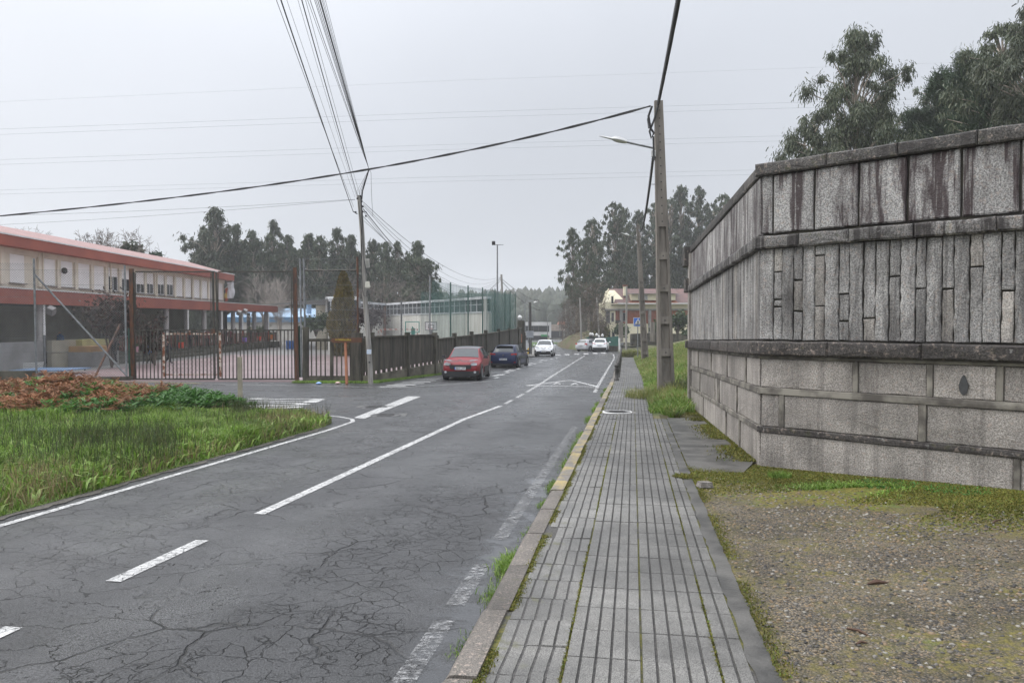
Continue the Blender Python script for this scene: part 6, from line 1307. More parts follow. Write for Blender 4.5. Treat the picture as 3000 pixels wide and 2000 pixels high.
# dark blue hatchback seen from behind
pc = R(1487, 1078); cx, cy = pc.x+.16, pc.y+2.05
t, w, s, h = car('dark blue parked hatchback seen from behind with red tail lamps', (cx, cy, gr(cx, cy)), rdir-rad(4), carpaint('blue_car_paint', (.008, .016, .055), .18), None, 4.05, 1.78, 1.45, .18)
for sy in (-1, 1): fit('tail_lamp', t, REDL, [(-1.985, sy*.50, .93), (-1.93, sy*.85, .96), (-1.93, sy*.86, .86), (-1.985, sy*.52, .83)], -.1, (1, 0, 0)); fit('reflector', t, REDL, [(-2.02, sy*.55, .42), (-2.02, sy*.80, .42), (-2.02, sy*.80, .38), (-2.02, sy*.55, .38)], -.05, (1, 0, 0))
fit('rear_bumper_insert', t, BLK, [(-2.02, y, z) for y, z in ((-.7, .36), (.7, .36), (.62, .20), (-.62, .20))], -.06, (1, 0, 0)); mb = MB(); mb.box((-1.60, 0, 1.40), (.22, 1.1, .03)); mb.build('spoiler', BLK, t, world=False); plate(t, -2.045, .58, '0668 KXP', -1)
mb = MB(); mb.lathe([(.045, 0), (.045, .02)], (-2.0, 0, .84), 10, 'x'); mb.build('badge', CHR, t, world=False); mb = MB(); mb.beam((-1.80, -.1, 1.02), (-1.78, .35, 1.05), .02); mb.build('wiper', BLK, t, world=False)
# white car coming towards the viewer
WPT = carpaint('white_car_paint', (.74, .75, .77), .25); pc = R(1592, 1044.5); cx, cy = pc.x+.25, pc.y+2.1
t, w, s, h = car('white crossover driving towards the viewer', (cx, cy, gr(cx, cy)), rdir+pi+rad(2), WPT, None, 4.36, 1.80, 1.56, .22, 1.0)
for sy in (-1, 1): fit('headlight', t, plain('dark_lamp', (.12, .13, .14), .1), [(2.13, sy*.36, .86), (2.0, sy*.80, .93), (1.98, sy*.82, 1.0), (2.1, sy*.40, .92)], .12, (1, 0, 0)); fit('bumper_slot', t, BLK, [(2.15, sy*.68, .58), (2.12, sy*.82, .68), (2.12, sy*.84, .48), (2.15, sy*.72, .44)], .1, (1, 0, 0))
fit('badge', t, BLK, [(2.19, y, z) for y, z in ((-.35, .91), (0, .84), (.35, .91), (.3, .87), (.12, .79), (-.12, .79), (-.3, .87))], .05, (1, 0, 0)); fit('lower_grille', t, BLK, [(2.19, y, z) for y, z in ((-.62, .54), (.62, .54), (.72, .34), (.5, .24), (-.5, .24), (-.72, .34))], .1, (1, 0, 0)); plate(t, 2.24, .53, '1437 KMK', 1)
# two cars turning off on the right
pc = R(1764, 1031); cx, cy = pc.x+.1, pc.y+2.1
t, w, s, h = car('white crossover seen from behind at the far end of the pavement', (cx, cy, gr(cx, cy)), rdir-rad(2), WPT, None, 4.38, 1.81, 1.60, .22, 1.0)
for sy in (-1, 1): fit('tail_lamp', t, REDL, [(-2.15, sy*.48, 1.02), (-2.05, sy*.86, 1.10), (-2.05, sy*.86, .98), (-2.15, sy*.50, .95)], -.1, (1, 0, 0))
fit('rear_bumper_insert', t, BLK, [(-2.20, y, z) for y, z in ((-.84, .56), (.84, .56), (.74, .28), (-.74, .28))], -.1, (1, 0, 0)); plate(t, -2.2, .80, '5512 KLB', -1)
pc = R(1733, 1030); cx, cy = pc.x+.2, pc.y+3.0
t, w, s, h = car('silver estate car half hidden by the white crossover', (cx, cy, gr(cx, cy)), rdir-rad(30), carpaint('silver_car_paint', (.38, .39, .41), .25), None, 4.5, 1.78, 1.46, .18)
for sy in (-1, 1): fit('tail_lamp', t, REDL, [(-2.22, sy*.55, 1.0), (-2.14, sy*.84, 1.02), (-2.14, sy*.84, .78), (-2.22, sy*.58, .8)], -.1, (1, 0, 0))
plate(t, -2.27, .72, '2840 DRF', -1)
# ------------------------------------------------------------------ yellow house on the right
YEL = surf('pale_yellow_render', (.76, .71, .54), (.68, .62, .45), .5, .8, .1, 50, rnd=0, world=True, det=7); STONE = surf('grey_stone_trim', (.24, .23, .22), None, 2, .8, .3, world=True); HBR = surf('red_brick_wall', (.24, .075, .04), (.19, .06, .035), 3, .8, .2, world=True); RTL = rooftile('dark_red_tiles', (.17, .085, .075), (.10, .06, .055), .30); RTO = rooftile('orange_tiles', (.30, .10, .045), (.20, .07, .04), .30)
hs_ = thing('yellow_house', 'pale yellow house with dark red tiled roof and grey stone trim', 'house', P(1900, 1000, 125)); HD = 122.
def HP(px, py, o=0): return P(px, py, HD+o)
def hbox(name, mat, x0, y0, x1, y1, d0, d1, par=None): mb = MB(); mb.prism([HP(x, y, d0) for x, y in ((x0, y0), (x1, y0), (x1, y1), (x0, y1))], (0, d1-d0, 0)); return mb.build(name, mat, par or hs_)
hbox('wall', YEL, 1773, 884, 2160, 1003, 0, 9)
a, b, c = HP(1773, 886), HP(1830, 886), HP(1790, 848)
mb = MB(); mb.prism([HP(1773, 886, -.02), HP(1835, 886, -.02), HP(1800, 850, 2.5), HP(1781, 850, 4.5)], (.1, 5, 0)); mb.build('gable', YEL, hs_)
# roof: eave along the street side, ridge behind, overhanging gable on the left
e0, e1 = HP(1810, 889, -.9), HP(2170, 889, -.9); r0, r1 = HP(1784, 846, 4.5), HP(2170, 846, 4.5); f0, f1 = e0+Vector((-3.6, 9.6, 0)), e1+Vector((0, 11, 0)); g0 = HP(1765, 893, 1.0)
mb = MB(); mb.add([e0, e1, r1, r0, g0, f1, HP(1775, 889, 10.)], [(0, 1, 2, 3), (0, 3, 4), (3, 2, 5, 6), (4, 3, 6)]); mb.build('roof', RTL, hs_)
mb = MB(); mb.beam(e0, e1, .14, .18); mb.build('gutter', WHITE, hs_); mb = MB(); mb.beam(g0, r0+Vector((-.1, -.2, 0)), .1, .14); mb.beam(g0, e0, .12, .14); mb.build('verge_board', YEL, hs_)
hbox('stone_band', STONE, 1772, 904.5, 2160, 909, -.25, .1)
hbox('brick_wall', HBR, 1803, 909.5, 1930, 948, -.02, .1); hbox('brick_wall', HBR, 1930, 909.5, 2160, 948, -.02, .1)
def win(x0, y0, x1, y1, mull=1, o=-.06):
    wd = hbox('window', STONE, x0-1.5, y0-1.5, x1+1.5, y1+1.5, o, .0); hbox('pane', GLASS_D, x0, y0, x1, y1, o-.03, o-.01, wd)
    if mull:
        mb = MB()
        for x in (x0, (x0+x1)/2, x1): mb.beam(HP(x, y0, o-.06), HP(x, y1, o-.06), .07)
        for y in (y0, (y0+y1)/2, y1): mb.beam(HP(x0, y, o-.06), HP(x1, y, o-.06), .07)
        mb.build('frame', WHITE, wd)
    return wd
win(1792.5, 917, 1797.5, 941, 0); win(1792.6, 869, 1796, 893, 0, -.12); win(1776, 912, 1786, 945, 0); win(1826, 917, 1832, 940, 0, -.1); win(1779, 968, 1787, 1000, 0); win(1794, 974, 1800, 1000, 0)
for x in (1816, 1900): hbox('pillar', STONE, x, 906, x+8, 1000, -.5, -.2)
hbox('balcony_rail', STEEL_D, 1803, 938, 1818, 947, -.6, -.5)
# dormer
hbox('dormer_wall', YEL, 1850, 860, 1979, 879, -.6, 3.0); mb = MB(); mb.add([HP(1842, 860, -1.2), HP(1987, 860, -1.2), HP(1978, 848, 3.6), HP(1845, 848, 3.6)], [(0, 1, 2, 3)]); mb.build('dormer_roof', RTL, hs_); hbox('dormer_eave', STONE, 1842, 859.5, 1987, 861, -1.2, -1.0)
mb = MB(); mb.add([HP(1838, 889, -.97), HP(1990, 889, -.97), HP(1979, 879.5, -.2), HP(1850, 879.5, -.2)], [(0, 1, 2, 3)]); mb.build('apron_roof', RTO, hs_)
win(1872, 864.5, 1880, 876.5, 1, -.72); win(1889, 864.5, 1896, 876.5, 1, -.72); hbox('chimney', YEL, 1828, 838, 1838, 866, 1.0, 2.0); hbox('chimney_cap', RTO, 1827, 834, 1839, 839, .9, 2.1)
# boundary wall, hedge, driveway and green sheeting before the house
t = thing('dark_hedge_wall', 'dark mossy boundary wall with posts before the yellow house', 'wall', P(1930, 1000, 96)); mb = MB(); mb.prism([P(x, y, 96) for x, y in ((1848, 978), (1926, 974), (1990, 978), (2030, 990), (2030, 1010), (1848, 1012))], (0, .6, 0)); mb.build('wall', CONC_M, t); [(lambda m: m.build('post', POLE_C, t))(MB().box(P(x, 972, 95.6), (.5, .4, 2.4))) for x in (1819, 1912)]
for px, top, base, d, w_, mat, lab in ((1934, 936, 1000, 99, 60, LEAF_G, 'dark green shrub between the crossing sign and the tall concrete pole'), (1985, 905, 990, 101, 75, LEAF_G, 'spreading olive-green tree right of the tall concrete pole'), (1818, 952, 990, 110, 44, LEAF_G, 'small dark tree at the left corner of the yellow house'), (1748, 935, 1000, 118, 70, LEAF_Y, 'yellow-green bush left of the yellow house'), (2020, 965, 1000, 97, 50, LEAF_G, 'dark shrub at the end of the boundary wall')): sh(px, top, base, d, w_, px, mat, lab, n=2600, L=.3, W=.15)
gsn = thing('green_sheet_fence', 'green sheeting fence with white-capped posts behind the turning cars', 'fence', P(1770, 1010, 106)); GSH = surf('green_sheeting', (.02, .10, .075), (.03, .13, .10), 2, .7, world=True, rnd=0)
mb = MB(); mb.prism([P(x, y, 106) for x, y in ((1703, 990), (1733, 985), (1765, 989), (1812, 984), (1812, 1018), (1703, 1022))], (0, .05, 0)); mb.build('sheet', GSH, gsn)
for x, y in ((1730, 981), (1736, 982), (1748, 983), (1754, 988), (1765, 985)): mb = MB(); c = P(x, y, 105.8); mb.box(c-Vector((0, 0, 1.0)), (.32, .32, 1.9)); pp = mb.build('gatepost', CABLE, gsn); mb = MB(); mb.lathe([(.0, -.1), (.16, -.05), (.20, .12), (.12, .28), (.0, .36)], c, 8); mb.build('white_cap', WHITE, pp)
st_sheet('driveway', CONC, lambda s: 3.2+(s-66)*.9, lambda s: 7.5+(s-66)*.75, 64, 84, 1.0, lambda x, y: verge_z(x, y)+.08, 6)
# low round posts in a row at the pavement's far end
t = thing('wooden_rail', 'low dark wooden fence stubs at the far end of the bollards', 'fence', P(1800, 1025, 92)); 
for k in range(7): mb = MB(); mb.tube([P(1787+4.5*k, 1031, 94), P(1787+4.5*k, 1013, 94)], .11, 6); mb.build('stub', CONC_F, t)
# ------------------------------------------------------------------ far white and black building, bank, hills
wb = thing('modern_building', 'low white and black modern building at the bottom of the road', 'building', P(1600, 985, 190)); WD = 190.
def wbox(name, mat, x0, y0, x1, y1, o=0, th=6): mb = MB(); mb.prism([P(x, y, WD+o) for x, y in ((x0, y0), (x1, y0), (x1, y1), (x0, y1))], (0, th, 0)); return mb.build(name, mat, wb)
WBW = surf('white_cladding', (.66, .65, .64), None, .3, .6, world=True, rnd=0); WBB = plain('black_cladding', (.035, .036, .042), .4)
wbox('upper_wall', WBW, 1536, 943, 1615, 954, -.6); wbox('upper_glazing', GLASS_D, 1540, 954, 1610, 972, 0); wbox('side_wall', WBW, 1609, 943.5, 1615, 990, -.55); wbox('middle_band', WBW, 1536, 972, 1613, 983, -.5); wbox('lower_glazing', WBB, 1536, 983, 1604, 996, 0); wbox('base', WBW, 1536, 996, 1700, 1003, -.3); wbox('shop_sign', plain('green_sign', (.04, .28, .10), .5), 1585, 980, 1605, 986, -.8, .3)
for x in (1562, 1577): wbox('mullion', WBB, x, 954, x+2, 972, -.1, .2)
for x in (1549, 1576): wbox('roof_unit', WBB, x, 939, x+5, 943, 2, 2)
wbox('side_fence', WBB, 1614, 969, 1648, 992, 3, .3); wbox('side_base', CONC, 1612, 990, 1652, 1000, 2.5, .5); wbox('end_block', CONC, 1649, 968, 1658, 996, 2, 4)
t = thing('far_house', 'distant house with a reddish roof behind the modern building', 'house', P(1640, 960, 260)); mb = MB(); mb.prism([P(x, y, 260) for x, y in ((1614, 950), (1656, 950), (1656, 972), (1614, 972))], (0, 8, 0)); mb.build('wall', surf('brown_render', (.30, .24, .20), None, 1, .8), t); mb = MB(); mb.prism([P(x, y, 259) for x, y in ((1636, 951), (1640, 941), (1655, 941), (1658, 951))], (0, 9, 0)); mb.build('roof', RTO, t)
# grassy bank under the roadside trees
BANK = surf('weedy_bank', (.07, .085, .025), (.10, .075, .045), .5, .9, .5, 4, world=True, rnd=0)
a = R(1634, 1012); mb = MB(); rows = []
for px, pb_, pt_, d in ((1632, 1011, 1006, 122), (1642, 1017, 1000, 112), (1660, 1021, 985, 106), (1690, 1024, 975, 102), (1712, 1025, 985, 100), (1735, 1026, 1000, 101)):
    b_ = R(px, pb_+1); p0 = Vector((b_.x, b_.y, b_.z-.3)); p1 = P(px+2, pt_, b_.y+7); rows.append((p0, p0+(p1-p0)*.5+Vector((0, 0, .5)), p1, p1+Vector((6, 25, .5))))
for r_ in rows: mb.v += list(r_)
mb.f = [(i*4+k, i*4+4+k, i*4+5+k, i*4+1+k) for i in range(len(rows)-1) for k in range(3)]; mb.m = [0]*len(mb.f); setp(mb.build('grassy_bank', BANK, smooth=True), kind='structure')
def brush(rs):
    px = rs.uniform(1650, 1775); d = rs.uniform(104, 122); return (P(px, 950, d).x, d, -.3+rs.rand()**1.3*np.interp(px, [1650, 1690, 1775], [5.0, 8.5, 7]))
mass('brown_brush_foliage', 240, brush, .34, .035, LEAF_B)
for i, (px, top, d) in enumerate(((1648, 905, 118), (1672, 868, 112), (1712, 880, 114), (1735, 905, 110), (1765, 900, 116))): bt(px, top, d, i % 2, 'leafless brown thicket tree under the roadside eucalyptuses, %s from the road' % ordn[i], 1.0, i*1.7, 'leafless roadside thicket', zb=-1.0)
# side pavement and verge beyond the crossing on the left of the road
mb = MB(); mb.add([R(1546, 1046), R(1566, 1046), R(1585, 1018), R(1566, 1018)], [(0, 1, 2, 3)]); mb.v = [(x, y, z+.1) for x, y, z in mb.v]; setp(mb.build('far_pavement', CONC, fixn=False), kind='structure')
mb = MB(); mb.add([R(1556, 1016), R(1610, 1016), R(1640, 1004), R(1556, 1004)], [(0, 1, 2, 3)]); mb.v = [(x, y, z+.12) for x, y, z in mb.v]; setp(mb.build('far_lawn', surf('far_lawn_grass', (.05, .10, .015), None, .5, .9, world=True), fixn=False), kind='structure')
HILL = surf('forest_hillside', (.035, .045, .03), (.055, .06, .045), .03, .95, .0, world=True, rnd=0)
def hill(name, d, prof, depth, bump_, seed):
    rs = np.random.RandomState(seed); mb = MB(); pxs = np.linspace(prof[0][0], prof[-1][0], 140); ys = np.interp(pxs, [p[0] for p in prof], [p[1] for p in prof])
    for px, y in zip(pxs, ys):
        p = P(px, y, d); z = p.z
        for q, hz in ((-depth*.9, -6), (-depth*.45, z*.55), (0, z), (depth, z*.6)): mb.v.append((p.x*(1+q/d), d+q, hz+rs.normal(0, bump_)))
    n = 4; mb.f = [(i*n+k, (i+1)*n+k, (i+1)*n+k+1, i*n+k+1) for i in range(139) for k in range(3)]; mb.m = [0]*len(mb.f); o = mb.build(name, HILL, smooth=True); setp(o, kind='structure'); return pxs, ys
hill('far_hill', 820, [(200, 905), (900, 895), (1250, 880), (1500, 872), (1570, 858), (1640, 850), (1750, 856), (2100, 880), (2600, 900)], 100, .6, 3)
hp = [(400, 915), (1200, 912), (1480, 905), (1560, 896), (1640, 900), (1800, 905), (2300, 915)]
pxs, ys = hill('near_hill', 400, hp, 140, .8, 4)
rs = np.random.RandomState(8); Cc = []; n = 900
V = []; Fq = []
for i in range(n):
    px = rs.uniform(1180, 1850); q = rs.uniform(-110, 10); y = np.interp(px, [p[0] for p in hp], [p[1] for p in hp]); p = P(px, y, 400); d = 400+q; z = p.z*(1 if q > -5 else np.interp(q, [-126, -63, 0], [0, .55, 1])); x = p.x*(1+q/400); h = rs.uniform(5, 11); r = rs.uniform(1.6, 3.0); k = len(V)
    for zz, rr in ((z-2, r*.9), (z+h*.45, r), (z+h*.8, r*.55)):
        for a in range(6): V.append((x+rr*math.cos(a*1.047)*rs.uniform(.7, 1.2), d+rr*math.sin(a*1.047), zz+rs.normal(0, .5)))
    V.append((x, d, z+h))
    for L_ in range(2):
        for a in range(6): Fq += [(k+6*L_+a, k+6*L_+(a+1) % 6, k+6*L_+6+(a+1) % 6), (k+6*L_+a, k+6*L_+6+(a+1) % 6, k+6*L_+6+a)]
    for a in range(6): Fq.append((k+12+a, k+12+(a+1) % 6, k+18))
setp(link('hillside_woods', np_mesh('hillside_woods', V, Fq, HILL)), kind='stuff')
# ------------------------------------------------------------------ rain haze
mb = MB(); mb.box((0, 0, 20), (1990, 1990, 90)); hz = mb.build('haze', [], world=False); m = Mt('rain_haze'); pv = m.n('ShaderNodeVolumePrincipled', {'Color': (.95, .97, 1.0, 1), 'Density': .0006, 'Anisotropy': .0}); m.t.links.new(pv.outputs[0], m.out.inputs[1]); hz.data.materials.append(m.mat); setp(hz, kind='stuff')
# ------------------------------------------------------------------ grass, ferns, moss, pebbles
GRASS = leafmat('meadow_grass', [(.065, .13, .014), (.12, .22, .026), (.18, .285, .046), (.26, .33, .10)], .5, .3)
GRASS_V = leafmat('verge_grass', [(.08, .14, .02), (.15, .19, .04), (.26, .23, .10), (.21, .21, .06)], .55, .3)
RUSH = leafmat('dark_rushes', [(.022, .040, .012), (.04, .06, .018), (.075, .075, .03)], .5, .2)
STRAW = leafmat('dry_straw', [(.20, .15, .07), (.30, .23, .12), (.14, .10, .05)], .7, .25)
FERN_D = leafmat('dead_bracken_fronds', [(.15, .058, .024), (.25, .105, .045), (.32, .165, .085), (.19, .10, .055)], .75, .2)
FERN_G = leafmat('green_ferns', [(.03, .095, .016), (.055, .155, .026), (.085, .20, .036)], .45, .3)
MOSSM = leafmat('moss_tufts', [(.05, .058, .009), (.10, .100, .016), (.165, .14, .026), (.075, .125, .015)], .7, .2)
def blades(name, pts, hgt, wid, lean, mat, rs, parent=None):
    n = len(pts); a = rs.rand(n)*6.283; b = rs.rand(n)*6.283; d = np.stack([np.cos(a), np.sin(a), np.zeros(n)], 1); s = np.stack([np.cos(b), np.sin(b), np.zeros(n)], 1)*(wid/2)[:, None]
    up = np.array([0, 0, 1.]); l = lean*rs.uniform(.2, 1.3, n); m = pts+up*(hgt*.58)[:, None]+d*(hgt*l*.28)[:, None]; t = pts+up*(hgt*(1-.28*l))[:, None]+d*(hgt*l*.85)[:, None]
    V = np.stack([pts-s, pts+s, m-s*.75, m+s*.75, t], 1).reshape(-1, 3); k = (np.arange(n)*5)[:, None]
    Fq = np.concatenate([k+np.array([0, 1, 3]), k+np.array([0, 3, 2]), k+np.array([2, 3, 4])], 0)
    return setp(link(name, np_mesh(name, V, Fq, mat), parent), kind='stuff')
def fronds(name, base, dirs, L, mat, rs, npin=11, pin=.34, wpin=.10):
    C = []; U = []; W = []
    for b, d, l in zip(base, dirs, L):
        d = d/np.linalg.norm(d); sd = np.cross(d, [0, 0, 1.]); sd /= np.linalg.norm(sd)+1e-6
        for i in range(npin):
            q = (i+.6)/npin; p = b+d*l*q+np.array([0, 0, -.30*l*q*q]); w = pin*l*math.sin(pi*min(1, .18+.82*(1-q)))*rs.uniform(.7, 1.15)
            for sg_ in (-1, 1):
                ax = sd*sg_+d*.45+rs.normal(0, .18, 3); ax /= np.linalg.norm(ax); wd = np.cross(ax, rs.normal(size=3)*.4+np.array([0, 0, 1.])); wd = np.cross(wd, ax)*0+wd/ (np.linalg.norm(wd)+1e-6)
                C.append(p+ax*w*.5); U.append(ax*w*.5); W.append(wd*l*wpin*.5*(1-.5*q))
    V, Fq = quads_from_centres(np.array(C), np.array(U), np.array(W)); return setp(link(name, np_mesh(name, V, Fq, mat)), kind='stuff')
rg = np.random.RandomState(21)
# grass island between the main road and the side road
near_line = [np.array(p) for p in [tuple(R(972, 1240))[:2]]+[ST(s, -6.38) for s in (15.4, 14, 12, 10, 8, 6, 4, 1, -3)]+[(-14, -4)]]
back_line = [np.array(p) for p in ([tuple(R(970, 1236))[:2], tuple(R(930, 1231))[:2], tuple(R(880, 1223))[:2], tuple(R(820, 1217))[:2], tuple(R(750, 1210))[:2]]+[(-7.7, 20.6), (-9.8, 22.4), (-14, 25.0), (-19, 27.0), (-26, 29.0), (-38, 31)])]
def polyat(l, u):
    q = u*(len(l)-1); i = min(int(q), len(l)-2); return l[i]+(l[i+1]-l[i])*(q-i)
def mound(x, y):
    return (.42*math.exp(-((x+11.9)/2.6)**2-((y-20.2-.3*(-x-12))/2.1)**2)+.24*math.exp(-((x+17)/3)**2-((y-21.6)/2.2)**2))*(1+.35*math.sin(x*2.1+1)*math.sin(y*1.9))+.17*math.exp(-((x+8.2)/1.2)**2-((y-19.7)/1.0)**2)
def island_z(x, y, e): return gr(x, y)+.012+.10*sm(0, .25, e)+mound(x, y)*sm(0, .12, e)
NU, NV = 90, 26; mb = MB()
for i in range(NU+1):
    a, b = polyat(near_line, i/NU), polyat(back_line, i/NU)
    for j in range(NV+1):
        q = j/NV; p = a+(b-a)*q; e = min(q, 1-q)*2; mb.v.append((p[0], p[1], island_z(p[0], p[1], e)))
mb.f = [(i*(NV+1)+j, i*(NV+1)+j+1, (i+1)*(NV+1)+j+1, (i+1)*(NV+1)+j) for i in range(NU) for j in range(NV)]; mb.m = [0]*len(mb.f)
o = mb.build('grass_island', surf('island_turf', (.065, .10, .016), (.10, .11, .035), 1.6, .9, .5, 20, world=True, rnd=0), smooth=True, fixn=False); setp(o, kind='structure')
for p_ in o.data.polygons[:1]:
    if p_.normal.z < 0: o.data.flip_normals()
def sample(n, dmax=40):
    out = []
    while len(out) < n:
        u = rg.rand(); a, b = polyat(near_line, u), polyat(back_line, u); q = rg.rand(); wdt = np.linalg.norm(b-a); seg = np.linalg.norm(polyat(near_line, min(1, u+.01))-polyat(near_line, max(0, u-.01)))
        if rg.rand() > (wdt*(seg+.12))/7.5: continue
        p = a+(b-a)*q
        if p[1] < 4: continue
        px, py = proj(p[0], p[1], gr(*p))
        if not (-160 < px < 1100 and py < 2050): continue
        e = min(q, 1-q)*2; out.append((p[0], p[1], island_z(p[0], p[1], e)-.01, px, py, q))
    return np.array(out)
S_ = sample(120000); x, y, z, px, py, q = S_.T
mnd = np.array([mound(a, b) for a, b in zip(x, y)])
keep = (mnd < .10) | (rg.rand(len(x)) < .35); edge = np.minimum(q*6, 1)
h = rg.uniform(.06, .21, len(x))*(.45+.55*edge)*(1+.5*np.sin(x*1.7+np.sin(y*2.1))*np.sin(y*1.3+np.sin(x*2.7)))*(1+.35*np.sin(x*5.3+y*3.1)*np.sin(y*4.7-x*2.2)); h *= np.where(py > 1350, .85, 1.)*np.clip((965-px)/110+.1, .15, 1)*np.clip((1-q)*5, .45, 1)
blades('meadow_grass_blades', S_[keep][:, :3], h[keep], rg.uniform(.008, .018, keep.sum())*(1+np.clip((y[keep]-9)/14, 0, 1)), np.full(keep.sum(), 1.), GRASS, rg)
S2 = sample(26000); m2 = (np.exp(-((S2[:, 3]-200)/190)**2-((S2[:, 4]-1330)/60)**2)+np.exp(-((S2[:, 3]-460)/60)**2-((S2[:, 4]-1350)/40)**2)+.8*np.exp(-((S2[:, 3]-715)/45)**2-((S2[:, 4]-1215)/26)**2)+.10) > rg.rand(len(S2))*1.1
S2 = S2[m2]; blades('rush_blades', S2[:, :3], rg.uniform(.25, .52, len(S2)), rg.uniform(.004, .008, len(S2)), np.full(len(S2), .45), RUSH, rg)
S3 = sample(30000); m3 = (np.exp(-((S3[:, 5]-.03)/.05)**2)*.55+.9*np.exp(-((S3[:, 3]-90)/90)**2-((S3[:, 4]-1440)/45)**2)+.5*np.exp(-((S3[:, 3]-830)/90)**2-((S3[:, 4]-1255)/25)**2)+.05) > rg.rand(len(S3))
S3 = S3[m3]; blades('dry_grass_blades', S3[:, :3], rg.uniform(.12, .36, len(S3)), rg.uniform(.004, .008, len(S3)), np.full(len(S3), 1.2), STRAW, rg)
# broad docks near the kerb line
S4 = sample(5200); S4 = S4[(S4[:, 5] < .45)][:1500]; blades('dock_leaves', S4[:, :3], rg.uniform(.12, .26, len(S4)), rg.uniform(.03, .06, len(S4)), np.full(len(S4), 1.3), GRASS, rg)
# bracken mound and ferns
S5 = sample(36000); mm = np.array([mound(a, b) for a, b in S5[:, :2]]); kd = (mm > .06) & (rg.rand(len(S5)) < .75) & (S5[:, 0] < -8.8); D5 = S5[kd][:4600]; n = len(D5)
dirs = np.stack([rg.normal(0, 1, n), rg.normal(-.3, 1, n), rg.uniform(.1, 1.0, n)], 1); fronds('dead_bracken', D5[:, :3]+np.array([0, 0, 1.])*rg.uniform(0, .14, n)[:, None], dirs, rg.uniform(.25, .52, n), FERN_D, rg, 13, .34, .06)
kg = ((mm > .045) & (S5[:, 0] > -10.4)) | ((mm > .06) & (rg.rand(len(S5)) < .16)); D6 = S5[kg][:2200]; n = len(D6)
dirs = np.stack([rg.normal(0, .7, n), rg.normal(0, .7, n), rg.uniform(.6, 1.3, n)], 1); fronds('green_fern_growth', D6[:, :3]+np.array([0, 0, .02]), dirs, rg.uniform(.22, .46, n), FERN_G, rg, 10, .38, .10)
# ragged fringe of soil and tufts along the asphalt edge is part of the island; verge grass on the right
V_ = []
while len(V_) < 62000:
    s = 17.6+66*rg.rand()**2.0; t = .42+(3.6+s*.05)*rg.rand()**1.2; xx, yy = ST(s, t+ct(s))
    if s < 20.4 and t > 1.45-.02*(s-17): continue
    if s < 18.3+.5*math.sin(t*5)+.35*math.sin(t*11+1)+.3*rg.rand(): continue
    V_.append((xx, yy, verge_z(xx, yy)-.01, s, t))
V_ = np.array(V_); n = len(V_); hh = rg.uniform(.12, .34, n)*(.5+.5*np.clip((V_[:, 4]-.4)/.3, 0, 1))*np.where(V_[:, 3] > 34, 1.25, 1.)
mixs = rg.rand(n) < np.clip(.25+.3*np.sin(V_[:, 0]*2.1)*np.sin(V_[:, 1]*.9)+.25*(V_[:, 3] > 36), 0, 1)
wd = rg.uniform(.008, .016, n)*(1+V_[:, 3]/30)
blades('verge_grass_blades', V_[~mixs][:, :3], hh[~mixs], wd[~mixs], np.full((~mixs).sum(), 1.1), GRASS, rg); blades('verge_pale_grass', V_[mixs][:, :3], hh[mixs]*1.1, wd[mixs], np.full(mixs.sum(), 1.1), GRASS_V, rg)
# tall tufts round the foot of the pole and the wall end
def tuft(n, cx, cy, r, h0, h1, w, mat, name, zf=g, lean=1.0):
    a = rg.rand(n)*6.283; q = r*np.sqrt(rg.rand(n)); P_ = np.stack([cx+np.cos(a)*q, cy+np.sin(a)*q], 1); P3 = np.array([(u, v, zf(u, v)-.01) for u, v in P_]); return blades(name, P3, rg.uniform(h0, h1, n), rg.uniform(.6, 1.3, n)*w, np.full(n, lean), mat, rg)
tuft(1700, b1.x-.35, b1.y-.6, 1.0, .12, .5, .012, GRASS_V, 'tall_tuft_grass', verge_z); tuft(900, b1.x+.6, b1.y-.8, .6, .25, .6, .012, RUSH, 'tall_dark_grass', verge_z); tuft(700, 4.2, 20.8, .5, .1, .3, .01, STRAW, 'straw_tufts', verge_z)
p = P(1850, 1025, 70); tuft(1500, p.x, 70, .9, .4, 1.0, .03, GRASS_V, 'tussock_grass', lambda a, b: verge_z(a, b), 1.2)
# grass at the foot of the plank fence and the concrete fence
FG = []
while len(FG) < 9000:
    k = rg.rand()
    if k < .45: u = rg.rand(); xx = -9.2+3.6*u; yy = 33.25-.1*u-rg.rand()*.75*(1-.3*u)
    else:
        qd = rg.rand()**1.6*14; c_, d_ = along(qd); o_ = .08+rg.rand()*.55*(1-qd/18); xx, yy = c_.x+d_.y*o_, c_.y-d_.x*o_
    FG.append((xx, yy, gr(xx, yy)-.01))
FG = np.array(FG); blades('fence_foot_grass', FG, rg.uniform(.04, .16, len(FG)), rg.uniform(.01, .025, len(FG)), np.full(len(FG), 1.2), GRASS, rg)
a_ = np.stack([rg.uniform(-21, -16.6, 1500), 33.0-rg.rand(1500)*.3], 1); blades('low_wall_grass', np.array([(u, v, gr(u, v)-.01) for u, v in a_]), rg.uniform(.04, .2, 1500)*(.4+.6*(a_[:, 0] > -18)), np.full(1500, .02), np.full(1500, 1.), GRASS, rg)
